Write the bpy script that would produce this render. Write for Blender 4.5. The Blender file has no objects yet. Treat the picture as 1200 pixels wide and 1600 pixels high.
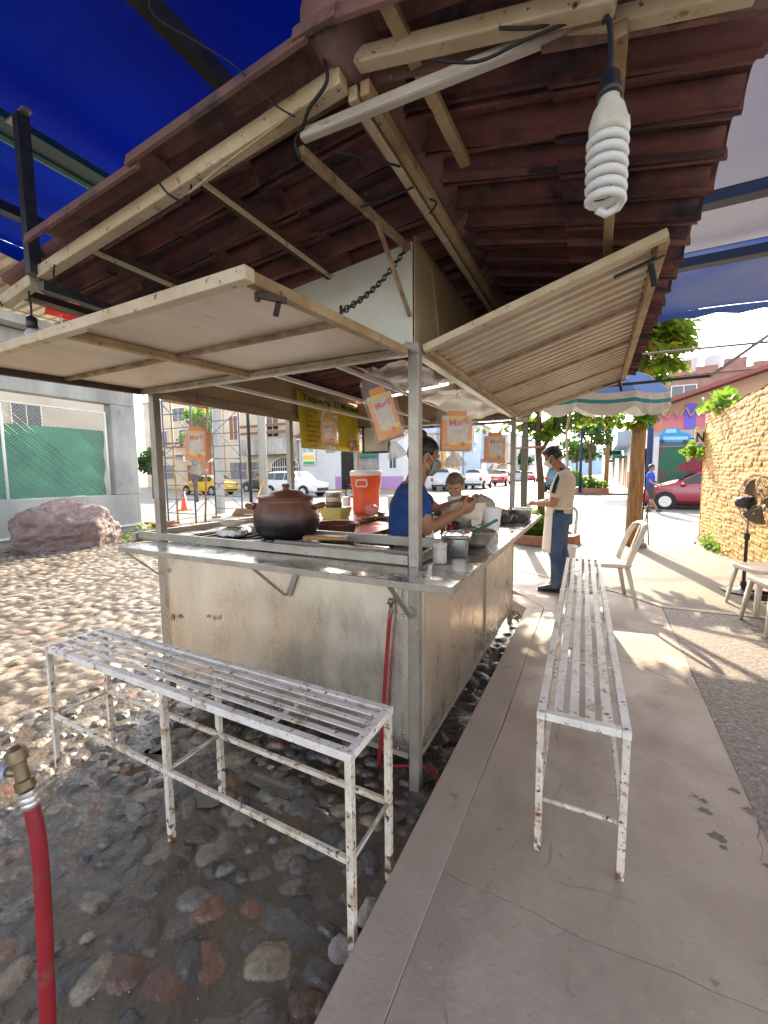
import bpy, math, random
import numpy as np
from mathutils import Vector, Matrix, Euler
random.seed(7); rng = np.random.default_rng(11)
R = math.radians
S = bpy.context.scene
COL = S.collection
# ---------------------------------------------------------------- camera
yaw, pitch, roll = R(27.1), R(-5.4), R(-0.5)
fw = Vector((-math.sin(yaw)*math.cos(pitch), math.cos(yaw)*math.cos(pitch), math.sin(pitch)))
r0 = Vector((math.cos(yaw), math.sin(yaw), 0)); u0 = r0.cross(fw)
rr = r0*math.cos(roll)+u0*math.sin(roll); uu = -r0*math.sin(roll)+u0*math.cos(roll)
cam = bpy.data.objects.new('camera', bpy.data.cameras.new('camera')); COL.objects.link(cam)
cam.matrix_world = Matrix(((rr.x,uu.x,-fw.x,0),(rr.y,uu.y,-fw.y,0),(rr.z,uu.z,-fw.z,1.5),(0,0,0,1)))
cam.data.sensor_fit = 'VERTICAL'; cam.data.sensor_height = 24; cam.data.lens = 643/1600*24
cam.data.clip_start = .02; cam.data.clip_end = 2000
S.camera = cam
# ---------------------------------------------------------------- light
AZ, EL = R(-13), R(29)
sd = Vector((math.sin(AZ)*math.cos(EL), math.cos(AZ)*math.cos(EL), math.sin(EL)))
W = bpy.data.worlds.new('World'); S.world = W; W.use_nodes = True
nt = W.node_tree; bg = nt.nodes['Background']
sky = nt.nodes.new('ShaderNodeTexSky'); sky.sky_type = 'NISHITA'; sky.sun_disc = False
sky.sun_elevation = EL; sky.sun_rotation = AZ; sky.dust_density = 2.5; sky.air_density = 1.0
hs = nt.nodes.new('ShaderNodeHueSaturation'); hs.inputs['Saturation'].default_value = .38; nt.links.new(sky.outputs[0], hs.inputs['Color']); nt.links.new(hs.outputs[0], bg.inputs[0]); bg.inputs[1].default_value = .15
sl = bpy.data.lights.new('sun', 'SUN'); sl.energy = 2.8; sl.angle = R(.5); sl.color = (1, .82, .58)
so = bpy.data.objects.new('sun', sl); COL.objects.link(so); so.rotation_euler = sd.to_track_quat('Z', 'Y').to_euler()
vs = S.view_settings; vs.view_transform = 'Standard'; vs.look = 'None'; vs.gamma = 1; vs.use_curve_mapping = False
vs.exposure = 2.36
try:
    S.cycles.max_bounces = 8; S.cycles.diffuse_bounces = 5; S.cycles.transparent_max_bounces = 12
except Exception: pass
# ---------------------------------------------------------------- materials
def C4(c): return (c[0], c[1], c[2], 1)
MATS = {}
def pm(name, base, rough=.6, metal=0, var=None, spots=None, bump=None, streak=None, trans=0, attr=None, emit=None, spec=None, rvar=None, coat=0):
    """var=(colour, scale, detail) ; spots=[(colour, scale, lo, hi)] ; bump=(scale, strength, dist) ; streak=(sx,sy,sz) stretches the noise"""
    m = bpy.data.materials.new(name); m.use_nodes = True; MATS[name] = m
    t = m.node_tree; N = t.nodes; L = t.links; b = N['Principled BSDF']
    tc = N.new('ShaderNodeTexCoord'); mp = N.new('ShaderNodeMapping'); L.new(tc.outputs['Object'], mp.inputs[0])
    if streak: mp.inputs['Scale'].default_value = streak
    def noise(sc, det=5, ro=.6, vec=mp):
        n = N.new('ShaderNodeTexNoise'); n.inputs['Scale'].default_value = sc; n.inputs['Detail'].default_value = det
        n.inputs['Roughness'].default_value = ro; L.new(vec.outputs[0], n.inputs['Vector']); return n.outputs['Fac']
    def ramp(f, a, b_):
        r = N.new('ShaderNodeMapRange'); r.inputs[1].default_value = a; r.inputs[2].default_value = b_; L.new(f, r.inputs[0]); return r.outputs[0]
    def mix(f, a, c):
        x = N.new('ShaderNodeMix'); x.data_type = 'RGBA'; L.new(f, x.inputs[0])
        for i, v in ((6, a), (7, c)):
            if isinstance(v, tuple): x.inputs[i].default_value = C4(v)
            else: L.new(v, x.inputs[i])
        return x.outputs[2]
    cur = tuple(base)
    if attr:
        at = N.new('ShaderNodeAttribute'); at.attribute_name = attr; cur = at.outputs['Color']
    if var:
        cur = mix(ramp(noise(var[1], var[2] if len(var) > 2 else 5), .35, .68), cur, tuple(var[0]))
    sfac = None
    for s in (spots or []):
        sfac = ramp(noise(s[1], 7, .68), s[2], s[3]); cur = mix(sfac, cur, tuple(s[0]))
    if isinstance(cur, tuple): b.inputs['Base Color'].default_value = C4(cur)
    else: L.new(cur, b.inputs['Base Color'])
    b.inputs['Roughness'].default_value = rough; b.inputs['Metallic'].default_value = metal
    if spec is not None: b.inputs['Specular IOR Level'].default_value = spec
    if coat: b.inputs['Coat Weight'].default_value = coat; b.inputs['Coat Roughness'].default_value = .08
    if rvar:
        x = N.new('ShaderNodeMapRange'); L.new(noise(rvar[0], 4), x.inputs[0]); x.inputs[1].default_value = .38; x.inputs[2].default_value = .62
        x.inputs[3].default_value = rvar[1]; x.inputs[4].default_value = rvar[2]; L.new(x.outputs[0], b.inputs['Roughness'])
    if bump:
        bp = N.new('ShaderNodeBump'); bp.inputs['Strength'].default_value = bump[1]; bp.inputs['Distance'].default_value = bump[2] if len(bump) > 2 else .01
        L.new(noise(bump[0], 6), bp.inputs['Height']); L.new(bp.outputs[0], b.inputs['Normal'])
    if emit: b.inputs['Emission Color'].default_value = C4(emit[0]); b.inputs['Emission Strength'].default_value = emit[1]
    if trans:
        tr = N.new('ShaderNodeBsdfTranslucent'); ms = N.new('ShaderNodeMixShader'); ms.inputs[0].default_value = trans
        if isinstance(cur, tuple): tr.inputs[0].default_value = C4(cur)
        else: L.new(cur, tr.inputs[0])
        o = N['Material Output']; L.new(b.outputs[0], ms.inputs[1]); L.new(tr.outputs[0], ms.inputs[2]); L.new(ms.outputs[0], o.inputs[0])
    return m
def clearm(name, col, fac, rough=.15):
    m = pm(name, col, rough); t = m.node_tree; N = t.nodes; L = t.links
    tp = N.new('ShaderNodeBsdfTransparent'); ms = N.new('ShaderNodeMixShader'); ms.inputs[0].default_value = fac
    L.new(tp.outputs[0], ms.inputs[1]); L.new(N['Principled BSDF'].outputs[0], ms.inputs[2]); L.new(ms.outputs[0], N['Material Output'].inputs[0])
    return m
def cracks(m, scale, width, dark, dist=.25):
    t = m.node_tree; N = t.nodes; L = t.links; b = N['Principled BSDF']; tc = N.new('ShaderNodeTexCoord')
    nz = N.new('ShaderNodeTexNoise'); nz.inputs['Scale'].default_value = 2.2; nz.inputs['Detail'].default_value = 7; L.new(tc.outputs['Object'], nz.inputs['Vector'])
    vm = N.new('ShaderNodeVectorMath'); vm.operation = 'MULTIPLY_ADD'; vm.inputs[1].default_value = (dist, dist, 0); L.new(nz.outputs['Color'], vm.inputs[0]); L.new(tc.outputs['Object'], vm.inputs[2])
    vo = N.new('ShaderNodeTexVoronoi'); vo.feature = 'DISTANCE_TO_EDGE'; vo.inputs['Scale'].default_value = scale; L.new(vm.outputs[0], vo.inputs['Vector'])
    mr = N.new('ShaderNodeMapRange'); mr.inputs[2].default_value = width; mr.inputs[3].default_value = 1; mr.inputs[4].default_value = 0; L.new(vo.outputs['Distance'], mr.inputs[0])
    n2 = N.new('ShaderNodeTexNoise'); n2.inputs['Scale'].default_value = 1.7; L.new(tc.outputs['Object'], n2.inputs['Vector']); m2 = N.new('ShaderNodeMapRange'); m2.inputs[1].default_value = .46; m2.inputs[2].default_value = .58; L.new(n2.outputs['Fac'], m2.inputs[0])
    mu = N.new('ShaderNodeMath'); mu.operation = 'MULTIPLY'; L.new(mr.outputs[0], mu.inputs[0]); L.new(m2.outputs[0], mu.inputs[1])
    mx = N.new('ShaderNodeMix'); mx.data_type = 'RGBA'; mx.inputs[7].default_value = C4(dark); L.new(b.inputs['Base Color'].links[0].from_socket, mx.inputs[6]); L.new(mu.outputs[0], mx.inputs[0]); L.new(mx.outputs[2], b.inputs['Base Color'])
def footrust(m, z1):
    t = m.node_tree; N = t.nodes; L = t.links; b = N['Principled BSDF']; tc = N.new('ShaderNodeTexCoord'); sx = N.new('ShaderNodeSeparateXYZ'); L.new(tc.outputs['Object'], sx.inputs[0])
    nz = N.new('ShaderNodeTexNoise'); nz.inputs['Scale'].default_value = 30; nz.inputs['Detail'].default_value = 6; L.new(tc.outputs['Object'], nz.inputs['Vector'])
    ma = N.new('ShaderNodeMath'); ma.operation = 'MULTIPLY_ADD'; ma.inputs[1].default_value = -1.1; L.new(sx.outputs[2], ma.inputs[0]); L.new(nz.outputs['Fac'], ma.inputs[2])
    mr = N.new('ShaderNodeMapRange'); mr.inputs[1].default_value = .44; mr.inputs[2].default_value = .50; L.new(ma.outputs[0], mr.inputs[0])
    mx = N.new('ShaderNodeMix'); mx.data_type = 'RGBA'; mx.inputs[7].default_value = (.16, .075, .035, 1); L.new(b.inputs['Base Color'].links[0].from_socket, mx.inputs[6]); L.new(mr.outputs[0], mx.inputs[0]); L.new(mx.outputs[2], b.inputs['Base Color'])
RUST = (.07, .025, .012); DRK = (.03, .02, .018)
steel = pm('brushed_steel', (.74, .70, .63), .3, .92, var=((.62, .57, .5), 3, 3), bump=(2.2, .35, .02), rvar=(5, .24, .42), spots=[((.42, .36, .3), 9, .63, .72)])
steelc = pm('counter_steel', (.46, .44, .41), .2, .95, var=((.42, .40, .37), 5, 3), bump=(4, .2, .008), rvar=(7, .14, .36), spots=[((.3, .26, .2), 14, .62, .7)])
steelp = pm('panel_steel', (.72, .66, .56), .30, .9, var=((.62, .55, .45), 1.1, 2), bump=(1.5, .6, .03), streak=(1.5, 1.5, .55), rvar=(4, .2, .44), spots=[((.56, .49, .40), 6, .70, .84)])
galv = pm('galvanised', (.40, .36, .31), .42, .55, var=((.3, .27, .22), 9), spots=[((.16, .1, .07), 28, .62, .68)], bump=(40, .15, .003))
cream = pm('cream_paint', (.66, .54, .36), .55, var=((.50, .38, .22), 7), spots=[((.2, .11, .05), 19, .6, .68), (RUST, 42, .62, .67)], bump=(50, .25, .004))
creamd = pm('cream_paint_stained', (.50, .36, .19), .6, var=((.27, .16, .07), 6), spots=[((.08, .04, .02), 20, .6, .67)], bump=(50, .25, .004))
creams = pm('cream_sheet', (.72, .62, .48), .45, var=((.60, .48, .34), 5, 6), streak=(1, .25, 1), spots=[((.42, .3, .18), 16, .64, .72)])
corr = pm('corrugated_cream', (.66, .54, .38), .42, var=((.5, .37, .22), 4, 6), spots=[((.25, .15, .08), 22, .64, .7)])
whitep = pm('white_panel', (.74, .72, .62), .4, var=((.62, .58, .46), 3), spots=[((.3, .22, .14), 13, .68, .72)])
creamp = pm('tan_panel', (.56, .42, .24), .4, var=((.42, .3, .16), 3), spots=[((.12, .07, .04), 13, .7, .74)])
chip = pm('chipped_white_paint', (.78, .74, .70), .5, var=((.60, .54, .48), 9), spots=[((.40, .28, .19), 13, .56, .66), ((.38, .22, .13), 26, .61, .66), (DRK, 38, .605, .625)], bump=(60, .3, .003))
chipr = pm('chipped_rusty_paint', (.70, .63, .54), .55, var=((.5, .42, .32), 14), spots=[((.40, .24, .12), 11, .54, .64), ((.26, .12, .05), 24, .57, .65), (DRK, 44, .59, .61)], bump=(60, .35, .003))
footrust(chipr, .2)
tile = pm('terracotta_tile', (.21, .072, .055), .8, var=((.10, .042, .038), 4.5, 6), spots=[((.025, .018, .02), 3.2, .48, .64), ((.26, .18, .14), 15, .66, .74)], bump=(24, .35, .008))
tilet = pm('terracotta_tile_outer', (.30, .15, .11), .85, var=((.16, .09, .08), 5, 6), spots=[((.09, .065, .06), 8, .52, .64), ((.5, .44, .38), 16, .66, .72)], bump=(30, .4, .006))
tile2 = pm('terracotta_tile_paler', (.27, .105, .075), .8, var=((.14, .060, .048), 6, 6), spots=[((.03, .02, .022), 4, .54, .66), ((.36, .27, .2), 13, .64, .72)], bump=(24, .4, .008))
tile3 = pm('terracotta_tile_sooty', (.10, .040, .038), .8, var=((.03, .02, .022), 5, 6), spots=[((.22, .09, .06), 7, .60, .7)], bump=(24, .4, .008))
dwood = pm('dark_old_timber', (.10, .055, .03), .8, var=((.04, .022, .014), 8), bump=(30, .4))
black = pm('black_painted_steel', (.02, .022, .026), .4, var=((.045, .045, .045), 20), spots=[((.16, .15, .13), 30, .68, .72)])
green = pm('dark_green_steel', (.012, .05, .055), .4, var=((.02, .08, .08), 12))
mint = pm('mint_green_steel', (.22, .42, .33), .5, var=((.15, .3, .24), 12))
tarpm = pm('blue_tarpaulin', (.0, .030, .31), .6, spec=.15, var=((.0, .05, .42), .8, 2), trans=.4, bump=(2.5, .5, .03))
tarpglow = pm('glow_tint_tarpaulin', (.50, .49, .52), .55, var=((.38, .38, .47), .9, 2), trans=.45, bump=(3, .4, .02))  # warm bounced light and glow on the blue tarp, painted as a pale colour
tarpb = pm('glow_blue_tarpaulin', (.14, .25, .52), .5, var=((.34, .38, .50), .9, 2), trans=.5, bump=(3, .4, .02))  # lighter copy of the blue tarp, sun glow put into its colour
navy = pm('navy_steel', (.02, .05, .13), .45)
conc = pm('pavement_concrete', (.385, .31, .255), .72, var=((.28, .215, .175), 2.2, 7), spots=[((.23, .18, .15), 1.3, .52, .72), ((.20, .15, .12), 20, .62, .72), ((.62, .58, .52), 46, .69, .72)], bump=(34, .6, .007), rvar=(3, .55, .8))
cracks(conc, 1.15, .006, (.10, .075, .06))
concg = pm('kerb_concrete', (.38, .31, .26), .75, var=((.31, .25, .205), 3, 7), spots=[((.17, .13, .1), 6, .62, .72)], bump=(60, .5, .006))
aggr = pm('exposed_aggregate', (.25, .21, .185), .7, var=((.13, .11, .095), 34, 2), spots=[((.58, .54, .49), 55, .62, .66), ((.09, .07, .06), 48, .60, .65)], bump=(60, 1, .012))
asph = pm('asphalt', (.17, .17, .17), .75, var=((.22, .215, .21), 1.5), spots=[((.3, .29, .28), 60, .66, .7)], bump=(60, .3))
stree = pm('street_stone', (.24, .23, .215), .7, var=((.16, .155, .145), 1.1), spots=[((.17, .16, .15), 7, .56, .6)], bump=(9, .7, .03))
rubr = pm('red_rubber_hose', (.30, .012, .022), .38, var=((.20, .010, .016), 9), spots=[((.14, .07, .045), 14, .56, .68), ((.5, .25, .2), 60, .68, .73)])
brass = pm('old_brass', (.26, .19, .11), .45, .7, var=((.10, .075, .05), 40), bump=(90, .3, .002))
zinc = pm('zinc', (.6, .58, .56), .35, .8, var=((.4, .38, .36), 30))
bluep = pm('blue_plastic', (.03, .08, .30), .3)
rubk = pm('black_rubber', (.015, .015, .016), .6)
blk = pm('black_plastic', (.02, .02, .022), .35)
glassw = pm('frosted_lamp_glass', (.86, .84, .80), .25, trans=.25)
lampb = pm('lamp_ceramic', (.66, .62, .50), .4, var=((.5, .46, .36), 18), spots=[((.12, .1, .14), 34, .64, .68)])
clay = pm('dark_clay', (.20, .065, .035), .42, var=((.11, .04, .025), 9), bump=(30, .2, .004))
clays = pm('sooty_clay', (.02, .015, .013), .6, var=((.05, .025, .018), 7))
foilm = pm('foil', (.75, .74, .72), .25, 1, bump=(35, 1, .02))
wood = pm('wood', (.42, .24, .10), .6, var=((.3, .16, .06), 14), streak=(1, 6, 6), bump=(30, .3))
woodp = pm('weathered_post', (.42, .25, .115), .75, var=((.20, .11, .05), 5), streak=(5, 5, .7), spots=[((.07, .04, .025), 8, .62, .68)], bump=(14, .8, .02))
skinb = pm('skin_brown', (.36, .165, .085), .5, var=((.30, .13, .07), 10))
skinl = pm('skin_light', (.55, .29, .18), .5, var=((.45, .21, .13), 12))
hairm = pm('black_hair', (.012, .009, .008), .42, bump=(60, .6, .01), streak=(1, 1, .3))
hairb = pm('greying_brown_hair', (.10, .065, .04), .5, var=((.2, .15, .1), 30), bump=(70, .6, .01))
blues = pm('blue_cotton', (.010, .05, .21), .8, var=((.006, .032, .14), 6), bump=(8, 1, .04))
navys = pm('navy_apron', (.012, .014, .035), .8, bump=(10, .3, .01))
royal = pm('royal_blue_cotton', (.015, .06, .42), .8)
tee = pm('cream_tshirt', (.66, .56, .44), .85, var=((.58, .48, .37), 6), bump=(6, 1, .05))
apr = pm('white_apron', (.78, .74, .68), .85, bump=(9, .4, .015))
jean = pm('blue_denim', (.035, .07, .15), .85, var=((.10, .14, .21), 3.5), bump=(7, 1, .05))
darkc = pm('charcoal_cloth', (.02, .02, .025), .8)
shoe = pm('brown_leather', (.035, .018, .015), .4)
white = pm('white_paint', (.80, .79, .76), .5, var=((.70, .69, .66), 3))
maskm = pm('white_mask', (.75, .74, .72), .8)
maskg = pm('grey_print_mask', (.33, .31, .27), .85, var=((.15, .15, .14), 60))
plas = pm('cream_plastic', (.80, .73, .62), .32, var=((.72, .63, .52), 4), spots=[((.3, .2, .13), 14, .70, .73)])
glass = pm('dark_glass', (.02, .025, .03), .08, 0, spec=.8)
cglass = clearm('clear_jar', (.75, .72, .66), .45, .08)
film = clearm('plastic_film', (.66, .60, .52), .20, .10)
filmw = clearm('cloudy_plastic', (.66, .60, .53), .38, .25)
orng = pm('orange_plastic', (.80, .10, .025), .38)
prO = pm('print_orange', (.85, .28, .02), .5); prY = pm('print_yellow', (.88, .58, .05), .5)
prG = pm('print_pale', (.72, .67, .60), .5, var=((.52, .46, .40), 20)); prR = pm('print_red', (.75, .08, .03), .5)
ban = pm('banner_yellow', (.72, .58, .02), .45, var=((.55, .42, .02), 4)); tealp = pm('print_teal', (.0, .10, .12), .5); brnp = pm('print_brown', (.13, .09, .01), .5)
red = pm('red_plastic', (.45, .02, .015), .35)
gplas = pm('green_plastic', (.01, .11, .05), .35)
blk_s = pm('burner_black', (.012, .012, .012), .5, var=((.04, .035, .03), 30), bump=(60, .5))
cloth = pm('kitchen_cloth', (.74, .66, .50), .85, var=((.6, .5, .36), 6), bump=(14, .6, .02))
pinkp = clearm('pink_bag', (.75, .35, .35), .7, .3)
# ---------------------------------------------------------------- mesh helpers
def V(*a): return Vector(a if len(a) > 1 else a[0])
class MB:
    """collects shapes in world or local coordinates and links them as ONE mesh object"""
    def __init__(s): s.v = []; s.f = []; s.mi = []; s.ms = []; s.cur = 0
    def mat(s, m):
        if m not in s.ms: s.ms.append(m)
        s.cur = s.ms.index(m); return s
    def add(s, vs, fs):
        n = len(s.v); s.v += [tuple(v) for v in vs]; s.f += [tuple(i+n for i in f) for f in fs]; s.mi += [s.cur]*len(fs); return s
    def frame(s, o, X, Y, Z, sx, sy, sz):
        o, X, Y, Z = V(o), V(X), V(Y), V(Z)
        vs = [o+X*(sx*a)+Y*(sy*b)+Z*(sz*c) for a in (-.5, .5) for b in (-.5, .5) for c in (-.5, .5)]
        return s.add(vs, [(0,1,3,2), (4,6,7,5), (0,4,5,1), (2,3,7,6), (0,2,6,4), (1,5,7,3)])
    def box(s, x0, x1, y0, y1, z0, z1):
        return s.frame(((x0+x1)/2, (y0+y1)/2, (z0+z1)/2), (1,0,0), (0,1,0), (0,0,1), abs(x1-x0), abs(y1-y0), abs(z1-z0))
    def bar(s, a, b, w, h, up=(0,0,1)):
        a, b = V(a), V(b); d = (b-a); l = d.length; d.normalize(); up = V(up)
        if abs(d.dot(up)) > .98: up = V(0,1,0)
        sd_ = d.cross(up).normalized(); u = sd_.cross(d)
        return s.frame((a+b)/2, d, sd_, u, l, w, h)
    def tube(s, pts, r, seg=8, caps=True, closed=False):
        pts = [V(p) for p in pts]; n = len(pts); rs = r if isinstance(r, (list, tuple)) else [r]*n
        vs = []; fs = []; prev = None
        for i, p in enumerate(pts):
            if closed: d = pts[(i+1) % n]-pts[i-1]
            else: d = pts[min(i+1, n-1)]-pts[max(i-1, 0)]
            d.normalize()
            if prev is None: a = d.orthogonal().normalized()
            else:
                a = prev-d*prev.dot(d)
                a = a.normalized() if a.length > 1e-6 else d.orthogonal().normalized()
            prev = a; b = d.cross(a); q = rs[i]; qx, qy = (q if isinstance(q, (list, tuple)) else (q, q))
            for k in range(seg):
                t = 2*math.pi*k/seg; vs.append(p+a*(qx*math.cos(t))+b*(qy*math.sin(t)))
        m = n if closed else n-1
        for i in range(m):
            for k in range(seg):
                k2 = (k+1) % seg; j = (i+1) % n
                fs.append((i*seg+k, i*seg+k2, j*seg+k2, j*seg+k))
        if caps and not closed: fs.append(tuple(range(seg-1, -1, -1))); fs.append(tuple((n-1)*seg+k for k in range(seg)))
        return s.add(vs, fs)
    def lathe(s, c, prof, seg=24, ax=(0,0,1), sx=1, sy=1):
        c, ax = V(c), V(ax).normalized(); a = ax.orthogonal().normalized() if abs(ax.z) < .99 else V(1,0,0); b = ax.cross(a); vs = []; fs = []
        for r, h in prof:
            for k in range(seg):
                t = 2*math.pi*k/seg; vs.append(c+ax*h+a*(r*sx*math.cos(t))+b*(r*sy*math.sin(t)))
        for i in range(len(prof)-1):
            for k in range(seg): k2 = (k+1) % seg; fs.append((i*seg+k, i*seg+k2, (i+1)*seg+k2, (i+1)*seg+k))
        if prof[0][0] > 1e-4: fs.append(tuple(range(seg-1, -1, -1)))
        if prof[-1][0] > 1e-4: fs.append(tuple((len(prof)-1)*seg+k for k in range(seg)))
        return s.add(vs, fs)
    def ball(s, c, r, seg=14, rings=9, rot=None):
        r = r if isinstance(r, (tuple, list)) else (r, r, r); M = rot or Matrix.Identity(3); vs = []; fs = []; c = V(c)
        for i in range(rings+1):
            ph = math.pi*i/rings
            for k in range(seg):
                t = 2*math.pi*k/seg; vs.append(c+M @ V(r[0]*math.sin(ph)*math.cos(t), r[1]*math.sin(ph)*math.sin(t), r[2]*math.cos(ph)))
        for i in range(rings):
            for k in range(seg): k2 = (k+1) % seg; fs.append((i*seg+k, (i+1)*seg+k, (i+1)*seg+k2, i*seg+k2))
        return s.add(vs, fs)
    def poly(s, pts): return s.add(pts, [tuple(range(len(pts)))])
    def prism(s, pts, d):
        """closed solid: polygon pts swept along vector d"""
        pts = [V(p) for p in pts]; d = V(d); n = len(pts)
        return s.add(pts+[p+d for p in pts], [tuple(range(n-1, -1, -1)), tuple(range(n, 2*n))]+[(i, (i+1) % n, n+(i+1) % n, n+i) for i in range(n)])
    def grid(s, fn, nu, nv):
        vs = [fn(i/nu, j/nv) for i in range(nu+1) for j in range(nv+1)]
        return s.add(vs, [(i*(nv+1)+j, (i+1)*(nv+1)+j, (i+1)*(nv+1)+j+1, i*(nv+1)+j+1) for i in range(nu) for j in range(nv)])
    def build(s, name, mat=None, parent=None, loc=None, smooth=False, bevel=0, solid=0, subsurf=0, label=None, kind=None, weld=False, angle=None):
        off = V(0,0,0)
        if parent is not None: off = ROOT.get(parent.name, V(0,0,0))
        elif loc is not None: off = V(loc)
        me = bpy.data.meshes.new(name); me.from_pydata([tuple(V(v)-off) for v in s.v], [], s.f)
        for m in (s.ms or [mat]): me.materials.append(m)
        if s.ms: me.polygons.foreach_set('material_index', s.mi)
        if smooth: me.polygons.foreach_set('use_smooth', [True]*len(me.polygons))
        me.update()
        o = bpy.data.objects.new(name, me); COL.objects.link(o)
        if parent is not None: o.parent = parent; ROOT[o.name] = off
        elif loc is not None: o.location = loc
        if weld: md = o.modifiers.new('w', 'WELD'); md.merge_threshold = .0005
        if solid: md = o.modifiers.new('s', 'SOLIDIFY'); md.thickness = solid; md.offset = 0
        if subsurf: md = o.modifiers.new('u', 'SUBSURF'); md.levels = subsurf; md.render_levels = subsurf
        if bevel: md = o.modifiers.new('b', 'BEVEL'); md.width = bevel; md.segments = 2; md.limit_method = 'ANGLE'; md.angle_limit = R(40)
        if smooth and angle:
            try: me.set_sharp_from_angle(angle=R(angle))
            except Exception: pass
        if label: o['label'] = label
        if kind: o['kind'] = kind
        return o
ROOT = {}
def tag(o, label, cat, group=None, kind=None):
    o['label'] = label; o['category'] = cat
    if group: o['group'] = group
    if kind: o['kind'] = kind
    return o
def thing(name, label, cat, loc=(0,0,0), rz=0, group=None, local=False):
    """Empty at the thing's base; children built in world coordinates unless local"""
    o = bpy.data.objects.new(name, None); COL.objects.link(o); o.empty_display_size = .1
    o.location = loc; o.rotation_euler = (0, 0, rz); ROOT[o.name] = V(0,0,0) if local else V(loc)
    return tag(o, label, cat, group)
def dup(root, loc, rz, label, group=None):
    r = root.copy(); COL.objects.link(r); r.location = loc; r.rotation_euler = (0, 0, rz); r['label'] = label
    if group: r['group'] = group
    for ch in list(root.children):
        c = ch.copy(); COL.objects.link(c); c.parent = r
        for g in list(ch.children): d = g.copy(); COL.objects.link(d); d.parent = c
    return r
def struct(mb, name, mat=None, **k): return mb.build(name, mat, kind='structure', **k)
def bake(o, vox=.01, smooth=4, fac=.6, dec=0):
    """fuse the lofts of a body or garment into one continuous skin"""
    m = o.modifiers.new('r', 'REMESH'); m.mode = 'VOXEL'; m.voxel_size = vox; m.use_smooth_shade = True
    if smooth: q = o.modifiers.new('s', 'SMOOTH'); q.iterations = smooth; q.factor = fac
    dg = bpy.context.evaluated_depsgraph_get(); me = bpy.data.meshes.new_from_object(o.evaluated_get(dg))
    mats = [x for x in o.data.materials]; o.modifiers.clear(); o.data = me
    if not me.materials:
        for x in mats: me.materials.append(x)
    return o
TXT = {}
def text(mb, s_, o, X, U, size, align='l', bold=0, width=None):
    """lettering laid on the plane (o, X, U) as flat mesh"""
    cu = bpy.data.curves.new('t', 'FONT'); cu.body = s_; cu.size = 1; cu.offset = bold; cu.resolution_u = 3
    ob = bpy.data.objects.new('t', cu); COL.objects.link(ob)
    bpy.context.view_layer.update()
    me = bpy.data.meshes.new_from_object(ob.evaluated_get(bpy.context.evaluated_depsgraph_get()))
    co = [v.co.copy() for v in me.vertices]; fs = [tuple(p.vertices) for p in me.polygons]
    bpy.data.objects.remove(ob); bpy.data.curves.remove(cu); bpy.data.meshes.remove(me)
    if not co: return
    x0 = min(c.x for c in co); x1 = max(c.x for c in co); sx = size
    if width: sx = width/(x1-x0)
    sh = {'l': 0, 'c': (x0+x1)/2, 'r': x1}[align]
    o, X, U = V(o), V(X).normalized(), V(U).normalized()
    mb.add([o+X*((c.x-sh)*sx)+U*(c.y*size) for c in co], fs)
def catmull(pts, n=6, closed=False):
    P = [V(p) for p in pts]; out = []; m = len(P)
    for i in range(m if closed else m-1):
        a, b, c, d = (P[(i-1) % m], P[i], P[(i+1) % m], P[(i+2) % m]) if closed else (P[max(i-1, 0)], P[i], P[i+1], P[min(i+2, m-1)])
        for k in range(n):
            t = k/n; out.append(.5*((2*b)+(-a+c)*t+(2*a-5*b+4*c-d)*t*t+(-a+3*b-3*c+d)*t*t*t))
    if not closed: out.append(P[-1])
    return out
def vnoise(x, y, s=0):
    """cheap smooth value noise on numpy arrays"""
    xi = np.floor(x).astype(np.int64); yi = np.floor(y).astype(np.int64); fx = x-xi; fy = y-yi
    def h(a, b):
        n = (a*374761393+b*668265263+s*1442695) & 0xffffffff; n = ((n ^ (n >> 13))*1274126177) & 0xffffffff; return ((n ^ (n >> 16)) & 0xffff)/65535.
    fx = fx*fx*(3-2*fx); fy = fy*fy*(3-2*fy)
    return (h(xi, yi)*(1-fx)+h(xi+1, yi)*fx)*(1-fy)+(h(xi, yi+1)*(1-fx)+h(xi+1, yi+1)*fx)*fy
def fbm(x, y, o=4, s=0):
    r = 0; a = .5
    for i in range(o): r = r+a*vnoise(x*2**i, y*2**i, s+i); a *= .5
    return r
def heightmesh(name, xs, ys, zf, mat, colf=None, keep=None):
    """grid surface with a per-vertex pigment"""
    Xg, Yg = np.meshgrid(xs, ys, indexing='ij'); n, m = Xg.shape
    Zg = zf(Xg, Yg) if callable(zf) else zf
    co = np.stack([Xg, Yg, Zg], -1).reshape(-1, 3)
    idx = np.arange(n*m).reshape(n, m)
    q = np.stack([idx[:-1, :-1], idx[1:, :-1], idx[1:, 1:], idx[:-1, 1:]], -1).reshape(-1, 4)
    if keep is not None: q = q[keep(Xg[:-1, :-1], Yg[:-1, :-1]).reshape(-1)]
    me = bpy.data.meshes.new(name); me.vertices.add(len(co)); me.vertices.foreach_set('co', co.astype(np.float32).ravel())
    me.loops.add(q.size); me.loops.foreach_set('vertex_index', q.astype(np.int32).ravel())
    me.polygons.add(len(q)); me.polygons.foreach_set('loop_start', np.arange(0, q.size, 4, dtype=np.int32))
    try: me.polygons.foreach_set('loop_total', np.full(len(q), 4, dtype=np.int32))
    except Exception: pass
    me.update(calc_edges=True); me.polygons.foreach_set('use_smooth', np.ones(len(q), dtype=bool))
    if colf is not None:
        a = me.color_attributes.new('Col', 'FLOAT_COLOR', 'POINT'); a.data.foreach_set('color', np.concatenate([colf.reshape(-1, 3), np.ones((n*m, 1))], 1).astype(np.float32).ravel())
    me.materials.append(mat); o = bpy.data.objects.new(name, me); COL.objects.link(o); return o
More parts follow.
